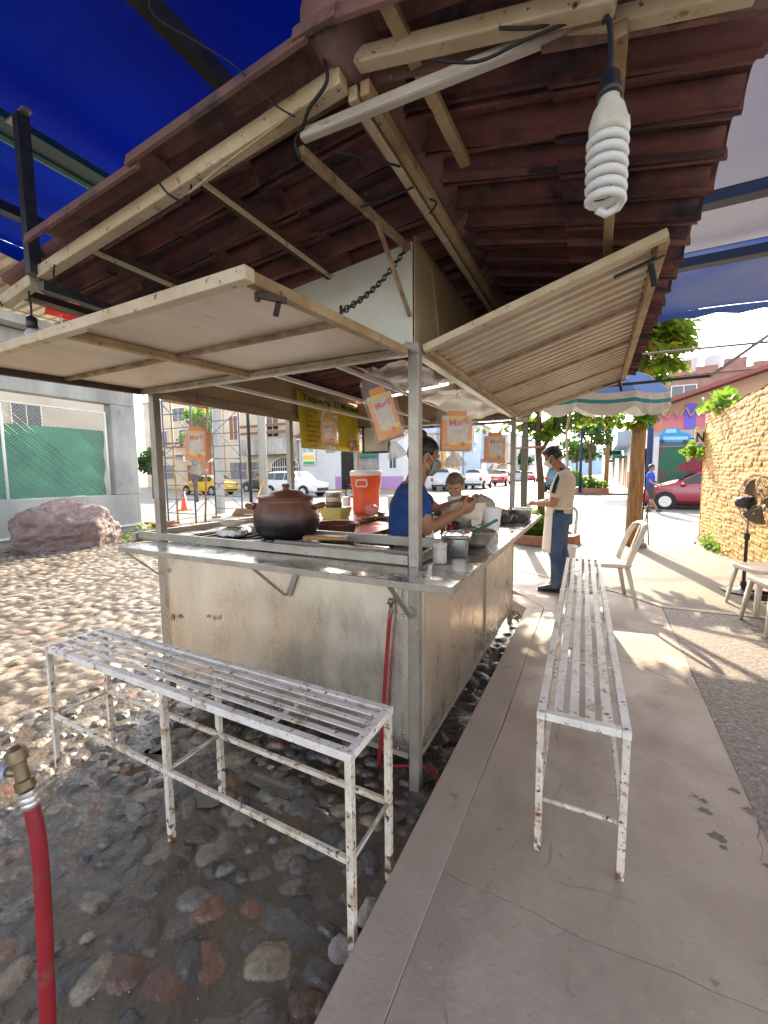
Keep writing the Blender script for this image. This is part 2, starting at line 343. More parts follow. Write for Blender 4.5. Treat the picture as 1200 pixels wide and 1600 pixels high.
# ---------------------------------------------------------------- the ground
def stones(xs, ys, spacing, rmin, rmax, height, cover, seed, dry=0.):
    g = np.random.default_rng(seed); Xg, Yg = np.meshgrid(xs, ys, indexing='ij'); d = xs[1]-xs[0]
    H = np.zeros_like(Xg)-1; mud = np.array([.080, .058, .038]); Cc = np.ones(Xg.shape+(3,))*mud
    pal = np.array([[.105, .092, .075], [.13, .108, .08], [.062, .060, .060], [.20, .16, .11], [.14, .070, .042], [.105, .080, .068], [.085, .070, .053], [.075, .062, .050], [.12, .108, .092], [.070, .066, .062]])
    pal = pal*(1+dry*1.1)
    x = xs[0]
    while x < xs[-1]:
        y = ys[0]
        while y < ys[-1]:
            if g.random() < cover:
                cx = x+g.uniform(-.5, .5)*spacing; cy = y+g.uniform(-.5, .5)*spacing
                a = g.uniform(rmin, rmax); b = a*g.uniform(.5, .85); th = g.normal(.35, .8); hh = height*g.uniform(.35, 1.15)
                i0, i1 = np.searchsorted(xs, [cx-a*1.3, cx+a*1.3]); j0, j1 = np.searchsorted(ys, [cy-a*1.3, cy+a*1.3])
                if i1 > i0+1 and j1 > j0+1:
                    px = Xg[i0:i1, j0:j1]-cx; py = Yg[i0:i1, j0:j1]-cy
                    u = (px*math.cos(th)+py*math.sin(th))/a; v = (-px*math.sin(th)+py*math.cos(th))/b
                    n = fbm(px/a*1.6+cx*31, py/a*1.6+cy*17, 3, 3)-.45
                    r = (np.abs(u)**2.8+np.abs(v)**2.8)**(1/2.8)+n*.5; r = np.maximum(r, 0)
                    tilt = g.normal(0, .12)*u+g.normal(0, .12)*v
                    z = hh*(np.clip(1-r**3.2, -1, 1))+hh*(tilt+n*.5)+.004*(fbm(px*70+cx*5, py*70, 3, 8)-.5)
                    sub = H[i0:i1, j0:j1]; msk = (r < 1) & (z > sub)
                    sub[msk] = z[msk]
                    cc = pal[g.integers(len(pal))]*g.uniform(.75, 1.25); band = 1+.9*(fbm(px*40+cx*9, py*40, 4, 5)-.5)
                    sc = Cc[i0:i1, j0:j1]; sc[msk] = (cc[None, :]*band[msk][:, None])
            y += spacing
        x += spacing
    base = (fbm(Xg*2.2, Yg*2.2, 4, 9)-.36)*.040+(fbm(Xg*14, Yg*14, 3, 4)-.5)*.012+(fbm(Xg*60, Yg*60, 3, 14)-.5)*.006
    Z = np.maximum(base, H*1.0+base*.5)
    stone = H > base
    if dry > .5: Cc = Cc*.45+Cc.mean(-1, keepdims=True)*.30+np.array([.24, .19, .13])*.28*(.6+.8*fbm(Xg*3, Yg*3, 4, 6))[..., None]
    Cc[~stone] *= (.75+.7*fbm(Xg*5, Yg*5, 3, 2)[~stone][:, None])*(1-.55*(dry > .5))
    return Z, Cc
wet = pm('wet_stone_and_mud', (.1, .1, .1), .35, attr='Col', rvar=(3.2, .05, .34), spec=.7, bump=(55, .8, .009), spots=[((.05, .038, .028), 6, .57, .66), ((.20, .17, .14), 34, .68, .74)])
dryg = pm('dusty_cobbles', (.3, .3, .3), .6, attr='Col', rvar=(1.2, .3, .8), bump=(40, .6, .012), spots=[((.2, .14, .09), 4, .60, .72)])
xs = np.arange(-3.1, -.50, .0055); ys = np.arange(-.45, 2.0, .0055)
Z, Cc = stones(xs, ys, .080, .024, .076, .021, .80, 5); Z += .002
o = heightmesh('cobbled_ground', xs, ys, Z, wet, Cc); o['kind'] = 'structure'
xs2 = np.arange(-11.2, -3.09, .022); ys2 = np.arange(-.5, 9.5, .022)
Z, Cc = stones(xs2, ys2, .105, .045, .075, .020, .97, 8, .9)
o = heightmesh('cobbled_yard', xs2, ys2, Z, dryg, Cc); o['kind'] = 'structure'
xs3 = np.arange(-3.12, -.50, .016); ys3 = np.arange(1.98, 9.5, .016)
Z, Cc = stones(xs3, ys3, .11, .04, .09, .034, .85, 21, .1)
o = heightmesh('cobbled_ground', xs3, ys3, Z, wet, Cc, keep=lambda x, y: (y < 4.7) | (x < -2.2)); o['kind'] = 'structure'
# water lying between the stones
water = pm('puddle_water', (.05, .04, .03), .04, spec=.6, bump=(6, .08, .01))
mb = MB(); g_ = np.random.default_rng(4)
for cx, cy, a, b in ((-2.15, 1.50, .36, .22), (-1.9, 1.2, .35, .14), (-1.2, 1.5, .5, .12), (-.62, 3.2, .1, .9), (-.62, 2.1, .1, .4),):
    mb.poly([(cx+a*math.cos(t)*(1+.25*math.sin(3*t+cx*9)), cy+b*math.sin(t)*(1+.25*math.cos(2*t+cy*7)), (.010 if cx < -1.5 else .005)) for t in [i*math.tau/30 for i in range(30)]])
struct(mb, 'puddle_water', water)
mb = MB(); mb.box(-900, 900, -300, 1500, -.6, -.04); struct(mb, 'ground', asph)
mb = MB(); mb.box(-60, 60, 9.6, 29.2, -.039, .008); mb.box(-13, -1.3, 29.2, 400, -.039, .006); mb.box(-60, -11.2, -.5, 9.6, -.039, .004); struct(mb, 'street', stree)
# pavement : separate slabs with open joints and a kerb
def slab(mb, pts, z1=.12, z0=-.05): mb.prism([(x, y, z0) for x, y in pts], (0, 0, z1-z0))
k = MB()
slab(k, [(-.59, -1.5), (-.432, -1.5), (-.425, 1.2), (-.405, 2.2), (-.418, 4.36), (-.575, 4.285)][:6], .12)
slab(k, [(-.575, 4.293), (-.418, 4.366), (-.66, 4.70), (-3.3, 4.95), (-3.3, 4.78), (-.77, 4.54)])
slab(k, [(-.9, 5.88), (.245, 5.30), (.66, 4.88), (3, 4.98), (3, 5.06), (.69, 4.965), (.30, 5.38), (-.9, 5.97)], .126)
struct(k, 'kerb', concg, bevel=.005)
s_ = MB(); J = .0012
def jog(yy, u): return .012*math.sin(u*5+yy*7)+.006*math.sin(u*17+yy*3)+.003*math.sin(u*41+yy)
rows = [-1.5, .35, 1.25, 2.24, 3.42, 4.30]
for i in range(len(rows)-1):
    y0, y1 = rows[i], rows[i+1]; e = lambda y: -.425 if y < 1.3 else (-.4 if y < 3 else -.412)
    jl = lambda yy, q: [(e(yy)+.001+(1.005-.01*abs(u-.5))*0+(.612+.008*i-e(yy)-.001)*u, yy+.02*u+jog(yy, u)+q*J) for u in [k_/14 for k_ in range(15)]]
    slab(s_, jl(y0, 1)+jl(y1, -1)[::-1], .118-.0008*(i % 2))
slab(s_, [(-.412, 4.37), (-.412, 4.304), (.645, 4.325), (.65, 4.87), (.24, 5.29), (-.9, 5.87), (-.9, 5.0), (-.65, 4.71)], .118)
struct(s_, 'pavement', conc)
s_ = MB(); slab(s_, [(.606, -1.5), (4.4, -1.5), (4.4, 4.97), (.655, 4.87), (.640, 3.4), (.622, 2), (.612, .4)], .1215); 
struct(s_, 'pebbled_pavement', aggr)
dustc = pm('dusty_pavement', (.175, .150, .12), .75, var=((.125, .105, .085), 1.7, 7), spots=[((.2, .16, .12), 60, .62, .7)], bump=(60, .7, .01))
s_ = MB(); slab(s_, [(-3.3, 4.96), (-.9, 4.72), (-.9, 5.97), (.30, 5.39), (.69, 4.975), (3.0, 5.07), (3.0, 13.2), (-3.6, 13.2)], .117)
struct(s_, 'far_pavement', dustc)
s_ = MB()
slab(s_, [(-1.3, 29.3), (4, 29.3), (4, 300), (-1.3, 300)], .12); slab(s_, [(-60, 29.3), (-12.4, 29.3), (-12.4, 300), (-13.6, 300), (-13.6, 31), (-60, 31)], .12)
slab(s_, [(2.4, 20.9), (20, 20.9), (20, 29.2), (2.4, 29.2)], .12)
struct(s_, 'street_pavement', dustc)
curby = pm('yellow_kerb_paint', (.62, .42, .08), .6, var=((.45, .32, .12), 3))
s_ = MB(); s_.box(-60, -12.4, 29.14, 29.296, -.03, .126); struct(s_, 'street_kerb', curby)
# dark stains of the pavement (thin worn patches)
stn = pm('damp_stain', (.10, .075, .065), .6)
mb = MB()
for cx, cy, r in ((.586, 2.163, .02), (.454, 2.035, .016), (.448, 1.976, .022), (.604, 2.053, .018), (.463, 1.847, .027), (.47, 1.80, .012), (.59, 1.78, .014), (.43, 2.05, .01)):
    mb.poly([(cx+r*math.cos(t)*(1+.3*math.sin(3*t+cx*50)), cy+r*.8*math.sin(t)*(1+.3*math.cos(4*t+cy*40)), .1195 if cx < .6 else .1222) for t in [i*math.tau/18 for i in range(18)]])
struct(mb, 'pavement_stain', stn)

g_ = random.Random(21); mb = MB(); gm = [pm('pale_grit', (.5, .46, .40), .8), pm('dark_grit', (.10, .08, .07), .8), pm('brown_grit', (.25, .16, .10), .8)]
for k in range(1500):
    if k < 1100: x, y, z = g_.uniform(-.58, 1.5), g_.uniform(.3, 5.6)**1, .1212
    else: x, y, z = g_.uniform(-2.6, -.62), g_.uniform(.1, 1.6), .008
    r_ = g_.uniform(.0008, .0024)*(1.3 if z < .1 else 1); p = V(x, y, z); mb.mat(gm[0 if g_.random() < .5 else g_.randrange(3)])
    a = g_.uniform(0, 6); q = [p+V(r_*math.cos(a+t), r_*math.sin(a+t)*.8, 0) for t in (0, 1.6, 3.1, 4.7)]+[p+V(0, 0, r_*.9)]; mb.add(q, [(0, 1, 4), (1, 2, 4), (2, 3, 4), (3, 0, 4)])
mb.build('grit', None, kind='stuff'); tag(bpy.data.objects['grit'], 'fine pale and dark grit scattered over the pavement and cobbles', 'grit', kind='stuff')
mb = MB(); lm = [pm('fallen_leaf_brown', (.22, .12, .05), .7), pm('fallen_leaf_yellow', (.40, .28, .06), .7)]
for k in range(46):
    x, y, z = (g_.uniform(-.5, 1.8), g_.uniform(4.6, 9.5), .128) if k < 30 else (g_.uniform(-2.9, -.7), g_.uniform(.3, 4.2), .026)
    s1_ = g_.uniform(.012, .04) if k < 30 else g_.uniform(.008, .018); a = g_.uniform(0, 6.3); d = V(math.cos(a), math.sin(a), g_.uniform(-.05, .1)); s2_ = V(-d.y, d.x, 0)*.35; p = V(x, y, z); mb.mat(lm[k % 2])
    mb.add([p-d*s1_, p+s2_*s1_, p+d*s1_+V(0, 0, .004), p-s2_*s1_], [(0, 1, 2, 3)])
mb.build('leaf_litter', None); tag(bpy.data.objects['leaf_litter'], 'small dry leaves and scraps scattered on the ground', 'leaf litter', kind='stuff')
# ---------------------------------------------------------------- the food stand
K = thing('food_stand', 'stainless steel street food stand with raised flaps and a clay tile roof', 'food stand', (-1.55, 2.85, 0))
def zroof(x): return 2.50-(.095*(-.54-x) if x < -.54 else .24*(x+.54))
# posts
for (x, y) in ((-.70, 1.66), (-2.45, 1.66), (-.70, 4.06), (-2.45, 2.93), (-2.45, 4.1)):
    w = .024 if y < 3 else .022
    MB().box(x-w, x+w, y-w+.012, y+w+.012, 0.004, 2.0).build('post', galv, K, bevel=.003)
# skirt panels
def warp_panel(name, p0, dx, z0, z1, amp, nx=26, nz=10, nrm=(0,-1,0)):
    mb = MB(); p0, dx, nrm = V(p0), V(dx), V(nrm)
    def f(u, v):
        w = math.sin(u*math.pi)*math.sin(v*math.pi)
        return p0+dx*u+V(0,0,z0+(z1-z0)*v)+nrm*(amp*w*(math.sin(u*8+v*2)*.6+math.cos(u*3.3-v*4)*.6))
    mb.grid(f, nx, nz); return mb.build(name, steelp, K, smooth=True, solid=.003)
warp_panel('front_panel', (-2.424, 1.648, 0), (1.70, 0, 0), .185, 1.066, .008)
warp_panel('side_panel', (-.682, 1.70, 0), (0, 1.22, 0), .185, 1.066, .006, nrm=(1,0,0))
warp_panel('side_panel', (-.682, 2.93, 0), (0, 1.11, 0), .185, 1.066, .006, nrm=(1,0,0))
MB().box(-2.47, -2.466, 1.69, 4.08, .185, 1.06).build('side_panel', steelp, K); MB().box(-2.42, -.72, 4.10, 4.104, .185, 1.06).build('rear_panel', steelp, K)
mb = MB(); mb.box(-2.42, -.726, 1.640, 1.646, .18, .205); mb.box(-.679, -.673, 1.70, 4.03, .18, .205); mb.box(-.680, -.672, 2.915, 2.935, .2, 1.06)
mb.build('panel_edging', galv, K)
mb = MB()
for k in range(10): mb.ball((-2.38+.178*k, 1.640, .215), (.006, .003, .006), 8, 5); mb.ball((-2.38+.178*k, 1.642, 1.04), (.006, .003, .006), 8, 5)
for k in range(6): mb.ball((-2.405, 1.642, .3+.14*k), (.006, .003, .006), 8, 5); mb.ball((-.745, 1.642, .3+.14*k), (.006, .003, .006), 8, 5); mb.ball((-.674, 1.75, .3+.14*k), (.003, .006, .006), 8, 5)
mb.build('rivets', steelc, K, smooth=True)
mb = MB()
for x, z, w, h in ((-2.28, .62, .05, .02), (-2.02, .66, .03, .015), (-1.97, .66, .012, .03), (-1.93, .665, .012, .03), (-2.36, .90, .015, .03), (-2.35, .60, .02, .05)): mb.poly([(x+w/2*math.cos(a)*(1+.4*math.sin(3*a+x*40)), 1.6385, z+h/2*math.sin(a)*(1+.4*math.cos(4*a+z*50))) for a in [k*math.tau/14 for k in range(14)]])
mb.build('flaked_spots', pm('flaked_residue', (.20, .16, .12), .7), K)
mb = MB(); mb.box(-2.44, -.71, 1.68, 4.08, .16, .18); mb.build('floor_tray', galv, K)
# counter shelf
mb = MB()
mb.box(-2.46, -.445, 1.405, 1.64, 1.074, 1.086); mb.box(-.675, -.445, 1.6405, 4.22, 1.074, 1.086)
mb.build('counter_shelf', steelc, K, bevel=.003)
mb = MB(); mb.box(-2.46, -.445, 1.400, 1.405, 1.058, 1.085); mb.box(-.445, -.440, 1.400, 4.22, 1.058, 1.085); mb.box(-2.463, -2.46, 1.405, 1.64, 1.06, 1.083)
mb.build('counter_rim', galv, K, bevel=.002)
for a, b in (((-1.436, 1.42, 1.062), (-1.414, 1.632, .868)), ((-1.40, 1.632, .868), (-1.33, 1.635, 1.03)), ((-.71, 1.42, 1.062), (-.705, 1.63, .86)), ((-2.44, 1.42, 1.062), (-2.44, 1.632, .87)), ((-.46, 2.95, 1.062), (-.67, 2.95, .88))):
    MB().bar(a, b, .026, .005, up=(0,1,.6)).build('shelf_bracket', galv, K)
# worktop rails, griddle frame, cooking recess
mb = MB()
mb.box(-2.66, -.727, 1.645, 1.668, 1.09, 1.135); mb.box(-2.70, -2.66, 1.63, 4.1, 1.075, 1.125); mb.box(-.722, -.700, 1.70, 4.0, 1.087, 1.13)
mb.box(-2.42, -.73, 2.14, 2.17, 1.08, 1.135); mb.box(-1.62, -.73, 1.78, 1.81, 1.07, 1.125)
mb.build('worktop_rail', galv, K, bevel=.003)
mb = MB(); mb.box(-2.42, -1.64, 1.67, 2.14, 1.045, 1.065); mb.build('burner_tray', blk_s, K)
mb = MB()
for i in range(9): mb.bar((-2.40+i*.09, 1.69, 1.085), (-2.40+i*.09, 2.12, 1.085), .012, .012)
mb.build('burner_grate', blk_s, K)
mb = MB(); mb.box(-1.63, -.73, 1.67, 2.14, 1.05, 1.068); mb.build('griddle', steelc, K)
mb = MB(); mb.box(-2.42, -1.9, 2.17, 4.06, 1.055, 1.078); mb.box(-1.9, -.95, 3.62, 4.06, 1.055, 1.078); mb.box(-2.70, -2.474, 1.66, 4.1, 1.075, 1.087); mb.build('rear_worktop', steelc, K)
mb = MB(); mb.box(-1.05, -.725, 2.18, 4.05, 1.062, 1.080); mb.build('inner_worktop', steelc, K)
mb = MB(); mb.box(-1.88, -1.55, 2.45, 3.55, 1.02, 1.03); mb.build('red_tray_liner', red, K)
# top frame
mb = MB()
for a, b in (((-2.475, 1.66), (-.675, 1.66)), ((-.70, 1.69), (-.70, 4.09)), ((-2.45, 1.69), (-2.45, 4.13)), ((-2.42, 4.10), (-.73, 4.10))):
    mb.bar((a[0], a[1]+.006, 2.022), (b[0], b[1]+.006, 2.022), .045, .044)
mb.build('top_frame', galv, K, bevel=.003)
mb = MB()
for xx, yy in ((-1.6, 1.7),): mb.bar((-1.15, 1.69, 2.03), (-1.15, 4.07, 2.03), .02, .02); mb.bar((-1.55, 1.69, 2.03), (-1.55, 4.07, 2.03), .02, .02); mb.bar((-2.0, 1.69, 2.03), (-2.0, 4.07, 2.03), .02, .02)
mb.build('ceiling_bar', white, K)
# closed panels between frame and roof
ps = [(-2.45, 2.046), (-.705, 2.046), (-.705, zroof(-.7)-.035), (-2.45, zroof(-2.45)-.04)]
MB().prism([(x, 1.655, z) for x, z in ps], (0, .004, 0)).build('gable_panel', whitep, K)
MB().prism([(x, 4.11, z) for x, z in ps], (0, .004, 0)).build('gable_panel', creamp, K)
MB().box(-.701, -.697, 1.662, 4.10, 2.046, 2.475).build('upper_side_panel', creamp, K)
MB().box(-2.452, -2.448, 1.662, 4.10, 1.99, 2.35).build('upper_side_panel', creamp, K)
MB().bar((-.694, 1.86, 2.43), (-.694, 2.0, 2.05), .012, .006, up=(1,0,0)).build('panel_seam', creamd, K)
mb = MB(); mb.box(-2.44, -2.425, 1.7, 4.08, 1.972, 2.0); mb.build('hanging_rail', creamd, K)
# front flap
fz = lambda y: 2.004-(1.63-y)*.022
F = MB(); F.prism([(-2.49, .80, fz(.8)+.016), (-.79, .80, fz(.8)+.016), (-.72, 1.63, fz(1.63)+.016), (-2.49, 1.63, fz(1.63)+.016)], (0, 0, .003))
flap = F.build('front_flap', creams, K)
mb = MB(); mb.bar((-2.51, .79, fz(.8)), (-.765, .79, fz(.8)), .034, .034); mb.build('flap_outer_bar', cream, flap, bevel=.003)
mb = MB(); mb.bar((-.785, .81, fz(.8)), (-.725, 1.62, fz(1.62)), .032, .032); mb.build('flap_side_bar', creamd, flap, bevel=.003)
mb = MB(); mb.bar((-2.495, .81, fz(.8)), (-2.475, 1.62, fz(1.62)), .03, .03); mb.build('flap_side_bar', DK := pm('rusted_dark_bar', (.07, .04, .03), .6, var=((.03, .02, .015), 12)), flap)
mb = MB(); mb.bar((-2.48, 1.612, fz(1.63)-.004), (-.72, 1.612, fz(1.63)-.004), .03, .024); mb.build('flap_hinge_bar', pm('greased_cream_bar', (.42, .35, .25), .5, var=((.2, .14, .08), 9), spots=[(DRK, 24, .58, .64)]), flap)
mb = MB(); mb.bar((-1.63, .81, fz(.8)), (-1.60, 1.60, fz(1.6)), .034, .028); mb.build('flap_cross_bar', creamd, flap, bevel=.003)
mb = MB(); mb.bar((-2.47, 1.21, fz(1.2)+.006), (-1.65, 1.21, fz(1.2)+.006), .022, .014); mb.bar((-1.59, 1.21, fz(1.2)+.006), (-.77, 1.21, fz(1.2)+.006), .022, .014); mb.build('flap_batten', DK2 := pm('rusty_batten', (.42, .3, .17), .7, var=((.16, .08, .04), 16)), flap)
mb = MB(); mb.bar((-.795, .845, 1.962), (-.750, .905, 1.960), .014, .014); mb.bar((-.765, .89, 1.952), (-.785, .90, 1.925), .014, .006); mb.tube([(-.80, .85, 1.97), (-.80, .85, 1.95)], .008); mb.build('flap_latch', DK, flap)
# side flap with corrugated sheet
def fs(u, v): return V(-.672, 1.70, 2.030)*(1-u)*(1-v)+V(.175, 1.70, 2.275)*u*(1-v)+V(-.672, 4.12, 2.03)*(1-u)*v+V(.178, 4.10, 2.268)*u*v
n_ = V(-.27, 0, .96)
mb = MB(); NR = 31
def rib(u, v):
    q = (v*NR) % 1; h = 0 if q < .42 else (1 if .5 < q < .92 else (q-.42)/.08 if q <= .5 else (1-q)/.08)
    return fs(u, v)+n_*(.012*h)
vs = []; 
for i in range(NR):
    for q in (0, .42, .5, .92): vs.append((i+q)/NR)
vs.append(1.0)
mb.add([fs(u, v)+n_*(.019*(1 if j % 4 in (2, 3) and j < len(vs)-1 else 0)+.010) for u in (.02, .98) for j, v in enumerate(vs)], [(j, j+1, len(vs)+j+1, len(vs)+j) for j in range(len(vs)-1)])
sf = mb.build('side_flap', corr, K, solid=.0015)
for a, b, nm, m_ in (((0, 0), (1.01, 0), 'flap_near_bar', cream), ((0, 1), (1.01, 1), 'flap_far_bar', cream), ((1, .012), (1, .988), 'flap_outer_bar', creamd), ((0, .012), (0, .988), 'flap_hinge_bar', creamd)):
    MB().bar(fs(*a)-n_*.004, fs(*b)-n_*.004, .034, .03, up=n_).build(nm, m_, sf, bevel=.003)
for v in (.25, .5, .75): MB().bar(fs(.03, v)-n_*.002, fs(.97, v)-n_*.002, .008, .012, up=n_).build('purlin_seam', DK2, sf)
for u, v in ((.93, .05), (.93, .96)):
    mb = MB(); p = fs(u, v)-n_*.02; mb.bar(p-V(.085, .0, .023), p+V(.07, 0, .022), .009, .012, up=n_); mb.bar(p+V(.03, .0, 0), p+V(.05, .04, -.065), .020, .010)
    mb.build('flap_latch', black, sf)
# rear flap
def rf(u, v): return V(-2.45+1.75*u, 4.14+.85*v, 2.0+.10*v)
mb = MB(); vs = [(i+q)/26 for i in range(26) for q in (0, .42, .5, .92)]+[1.0]
mb.add([rf(u, v)+V(0, 0, .012*(1 if j % 4 in (2, 3) and j < len(vs)-1 else 0)) for v in (0, 1) for j, u in enumerate(vs)], [(j, j+1, len(vs)+j+1, len(vs)+j) for j in range(len(vs)-1)])
bf = mb.build('rear_flap', corr, K, solid=.0015)
mb = MB()
for a, b in (((0, 0), (1, 0)), ((0, 1), (1, 1)), ((0, 0), (0, 1)), ((1, 0), (1, 1)), ((.33, 0), (.33, 1)), ((.66, 0), (.66, 1)), ((0, .5), (1, .5))): mb.bar(rf(*a)-V(0, 0, .02), rf(*b)-V(0, 0, .02), .028, .026)
mb.build('flap_frame', creamd, bf)
# chain holding the front flap
mb = MB(); c0, c1 = V(-.722, 1.63, 2.415), V(-.765, 1.197, 2.03); N_ = 22
for i in range(N_):
    t = (i+.5)/N_; p = c0.lerp(c1, t)-V(0, 0, .03*math.sin(t*math.pi)); d = (c1-c0).normalized(); s1 = V(1,0,0) if i % 2 else d.cross(V(1,0,0))
    mb.tube([p+d*(.0165*math.cos(a))+s1*(.009*math.sin(a)) for a in [k*math.tau/10 for k in range(10)]], .0028, 5, closed=True)
mb.bar(c1+V(0, 0, -.03), c1+V(0, 0, .02), .008, .008); mb.build('chain', pm('rusty_chain', (.06, .035, .025), .6, .4), K, smooth=True)
# roof
def zb(x): return zroof(x)-.045
mb = MB(); g_ = np.random.default_rng(3)
rows_ = [(.905+.152*i) for i in range(22)]
for ri, y0 in enumerate(rows_):
    edge = ri == 0
    spans = []
    x = -1.86 if edge else -2.36+g_.uniform(-.02, .02)
    while x < -.56: x2 = min(x+(.62 if edge else .44), -.54); spans.append((x-.02, x2+.015)); x = x2
    x = -.54
    while x < .24: x2 = min(x+.42, .275+g_.uniform(-.006, .006)); spans.append((x-.01, x2)); x = x2
    for si, (xa, xb) in enumerate(spans):
        rad = .079 if not edge else .098; left = xb < -.5; yc = y0+g_.uniform(-.006, .006); tw = g_.uniform(-.012, .012); dz = g_.uniform(-.004, .006)
        SEG = 8; vs = []
        for end, xx in ((0, xa), (1, xb)):
            lift = (.008 if (end == 0) == left else -.002)      # each tile laps over the lower one
            for th in (0, 1):
                r_ = rad-.013*th+(.004 if (end == 0) == left else -.004)
                for k in range(SEG+1):
                    a = math.pi*(k/SEG)*1.0; vs.append((xx, yc+tw*end-r_*math.cos(a)*.92, zroof(xx)-.004+lift+dz+r_*math.sin(a)*(.80 if edge else .72)+0-(.028 if edge else 0)))
        n1 = SEG+1; fs_ = []
        for k in range(SEG):
            fs_ += [(k, k+1, 2*n1+k+1, 2*n1+k), (n1+k+1, n1+k, 3*n1+k, 3*n1+k+1), (k+1, k, n1+k, n1+k+1), (2*n1+k, 2*n1+k+1, 3*n1+k+1, 3*n1+k)]
        fs_ += [(0, 2*n1, 3*n1, n1), (SEG, n1+SEG, 3*n1+SEG, 2*n1+SEG)]
        mb.mat(tilet if edge else [tile, tile, tile2, tile3, tile][int(g_.integers(5))]).add(vs, fs_)
mb.build('roof_tiles', None, K, smooth=True, angle=40)
mb = MB()       # valley tiles lying between the arched ones, closing the roof
for y0 in rows_[:-1]:
    yc = y0+.076; vs = []
    for xx in (-2.35, -.54, .262):
        for k in range(6): a = math.pi*k/5; vs.append((xx, yc-.055*math.cos(a), zroof(xx)+.028-.03*math.sin(a)+.02))
    mb.add(vs, [(r*6+k, r*6+k+1, r*6+6+k+1, r*6+6+k) for r in (0, 1) for k in range(5)])
mb.build('valley_tiles', tile, K, smooth=True, solid=.01)
mb = MB()
for i in range(9): y = .84+i*.40; mb.lathe((-.55, y, 2.545), [(.088, 0), (.094, .2), (.10, .42)], 14, (0, 1, .01), 1, .75)
mb.build('ridge_tiles', tilet, K, smooth=True, solid=.012)
# fascia, rafters and pipes under the tiles
def fas(a, b, m_, w=.04, h=.045, nm='fascia_beam'): return MB().bar(a, b, w, h).build(nm, m_, K, bevel=.004)
fas((-2.02, .93, zb(-2.02)+.0), (-.575, .93, zb(-.575)-.002), cream); fas((-2.33, .925, 2.26), (-2.08, .93, 2.30), cream, nm='fascia_end')
fas((-.535, .93, zb(-.535)+.020), (.005, .93, zb(.0)+.024), cream, .036, .034)
fas((-.567, .955, 2.435), (-.567, 4.3, 2.435), cream, .026, .035, 'ridge_beam'); fas((-.532, .955, 2.435), (-.532, 4.3, 2.435), creamd, .026, .035, 'ridge_beam')
for x, m_ in ((-2.28, DK), (-1.72, dwood), (-1.12, dwood)):
    fas((x, .96, zb(x)+.012), (x, 4.3, zb(x)+.012), m_, .02, .05, 'rafter')
    fas((x+.014, .95, zb(x)-.005), (x+.014, 4.3, zb(x)-.005), cream, .006, .02, 'rafter_edge')
fas((.012, .96, zb(.01)-.0), (.012, 4.3, zb(.01)-.0), creamd, .03, .03, 'rafter')
MB().bar((-.42, .80, 2.47), (-.38, 1.30, 2.425), .03, .02).build('loose_batten', creamd, K)
mb = MB(); mb.bar((-.72, .95, 2.385), (-.066, .985, 2.385), .026, .026); mb.build('angle_iron', pm('weathered_white_pipe', (.60, .55, .46), .5, var=((.38, .31, .22), 9, 6), streak=(.4, 1, 1), spots=[((.18, .11, .06), 16, .60, .67)], bump=(40, .3, .004)), K, bevel=.006)
mb = MB(); mb.bar((-.075, .988, 2.382), (.21, .955, 2.288), .026, .028); mb.build('angle_iron', cream, K)
mb = MB(); mb.bar((-.74, .97, 2.37), (-.712, 1.63, 2.415), .022, .022); mb.build('angle_iron', DK2, K)
mb = MB(); mb.bar((-.72, 1.36, 2.395), (-.71, 1.64, 2.15), .013, .013); mb.build('roof_strut', DK2, K)
# electric wire and string lashed to the fascia
wires = [[(-.62, .88, 2.62), (-.61, .89, 2.5), (-.60, .895, 2.43), (-.66, .905, 2.40), (-.70, .93, 2.39), (-.745, .955, 2.385), (-.74, .965, 2.35)],
 [(-1.10, .90, 2.33), (-.95, .895, 2.355), (-.80, .895, 2.38), (-.68, .895, 2.40)],
 [(-.20, .91, 2.375), (-.12, .93, 2.36), (-.04, .94, 2.375), (.02, .93, 2.36)], [(-.34, .92, 2.385), (-.25, .94, 2.36), (-.15, .93, 2.35), (-.02, .95, 2.36)],
 [(-.55, 1.3, 2.41), (-.62, 1.24, 2.36), (-.70, 1.22, 2.35)], [(-.55, 1.2, 2.41), (-.62, 1.05, 2.37), (-.66, 1.0, 2.36)], [(-.55, 1.45, 2.41), (-.5, 1.38, 2.39), (-.5, 1.32, 2.37)],
 [(-1.15, .84, 2.34), (-1.13, .86, 2.31), (-1.11, .9, 2.31), (-1.10, .91, 2.36)], [(-1.86, .9, 2.30), (-1.85, .89, 2.25), (-1.9, .93, 2.24)], [(-2.28, .89, 2.31), (-2.26, .87, 2.27), (-2.3, .9, 2.23)]]
for i, w_ in enumerate(wires): MB().tube(catmull(w_, 5), .0035 if i else .0045, 6).build('wire', rubk if i != 1 else creamd, K, smooth=True)
MB().tube(catmull([(-.94, .62, 2.60), (-.90, .66, 2.575), (-.92, .68, 2.53), (-.86, .74, 2.50), (-.80, .80, 2.47), (-.74, .86, 2.41), (-.70, .90, 2.39)], 5), .0022, 5).build('loose_wire', rubk, K)
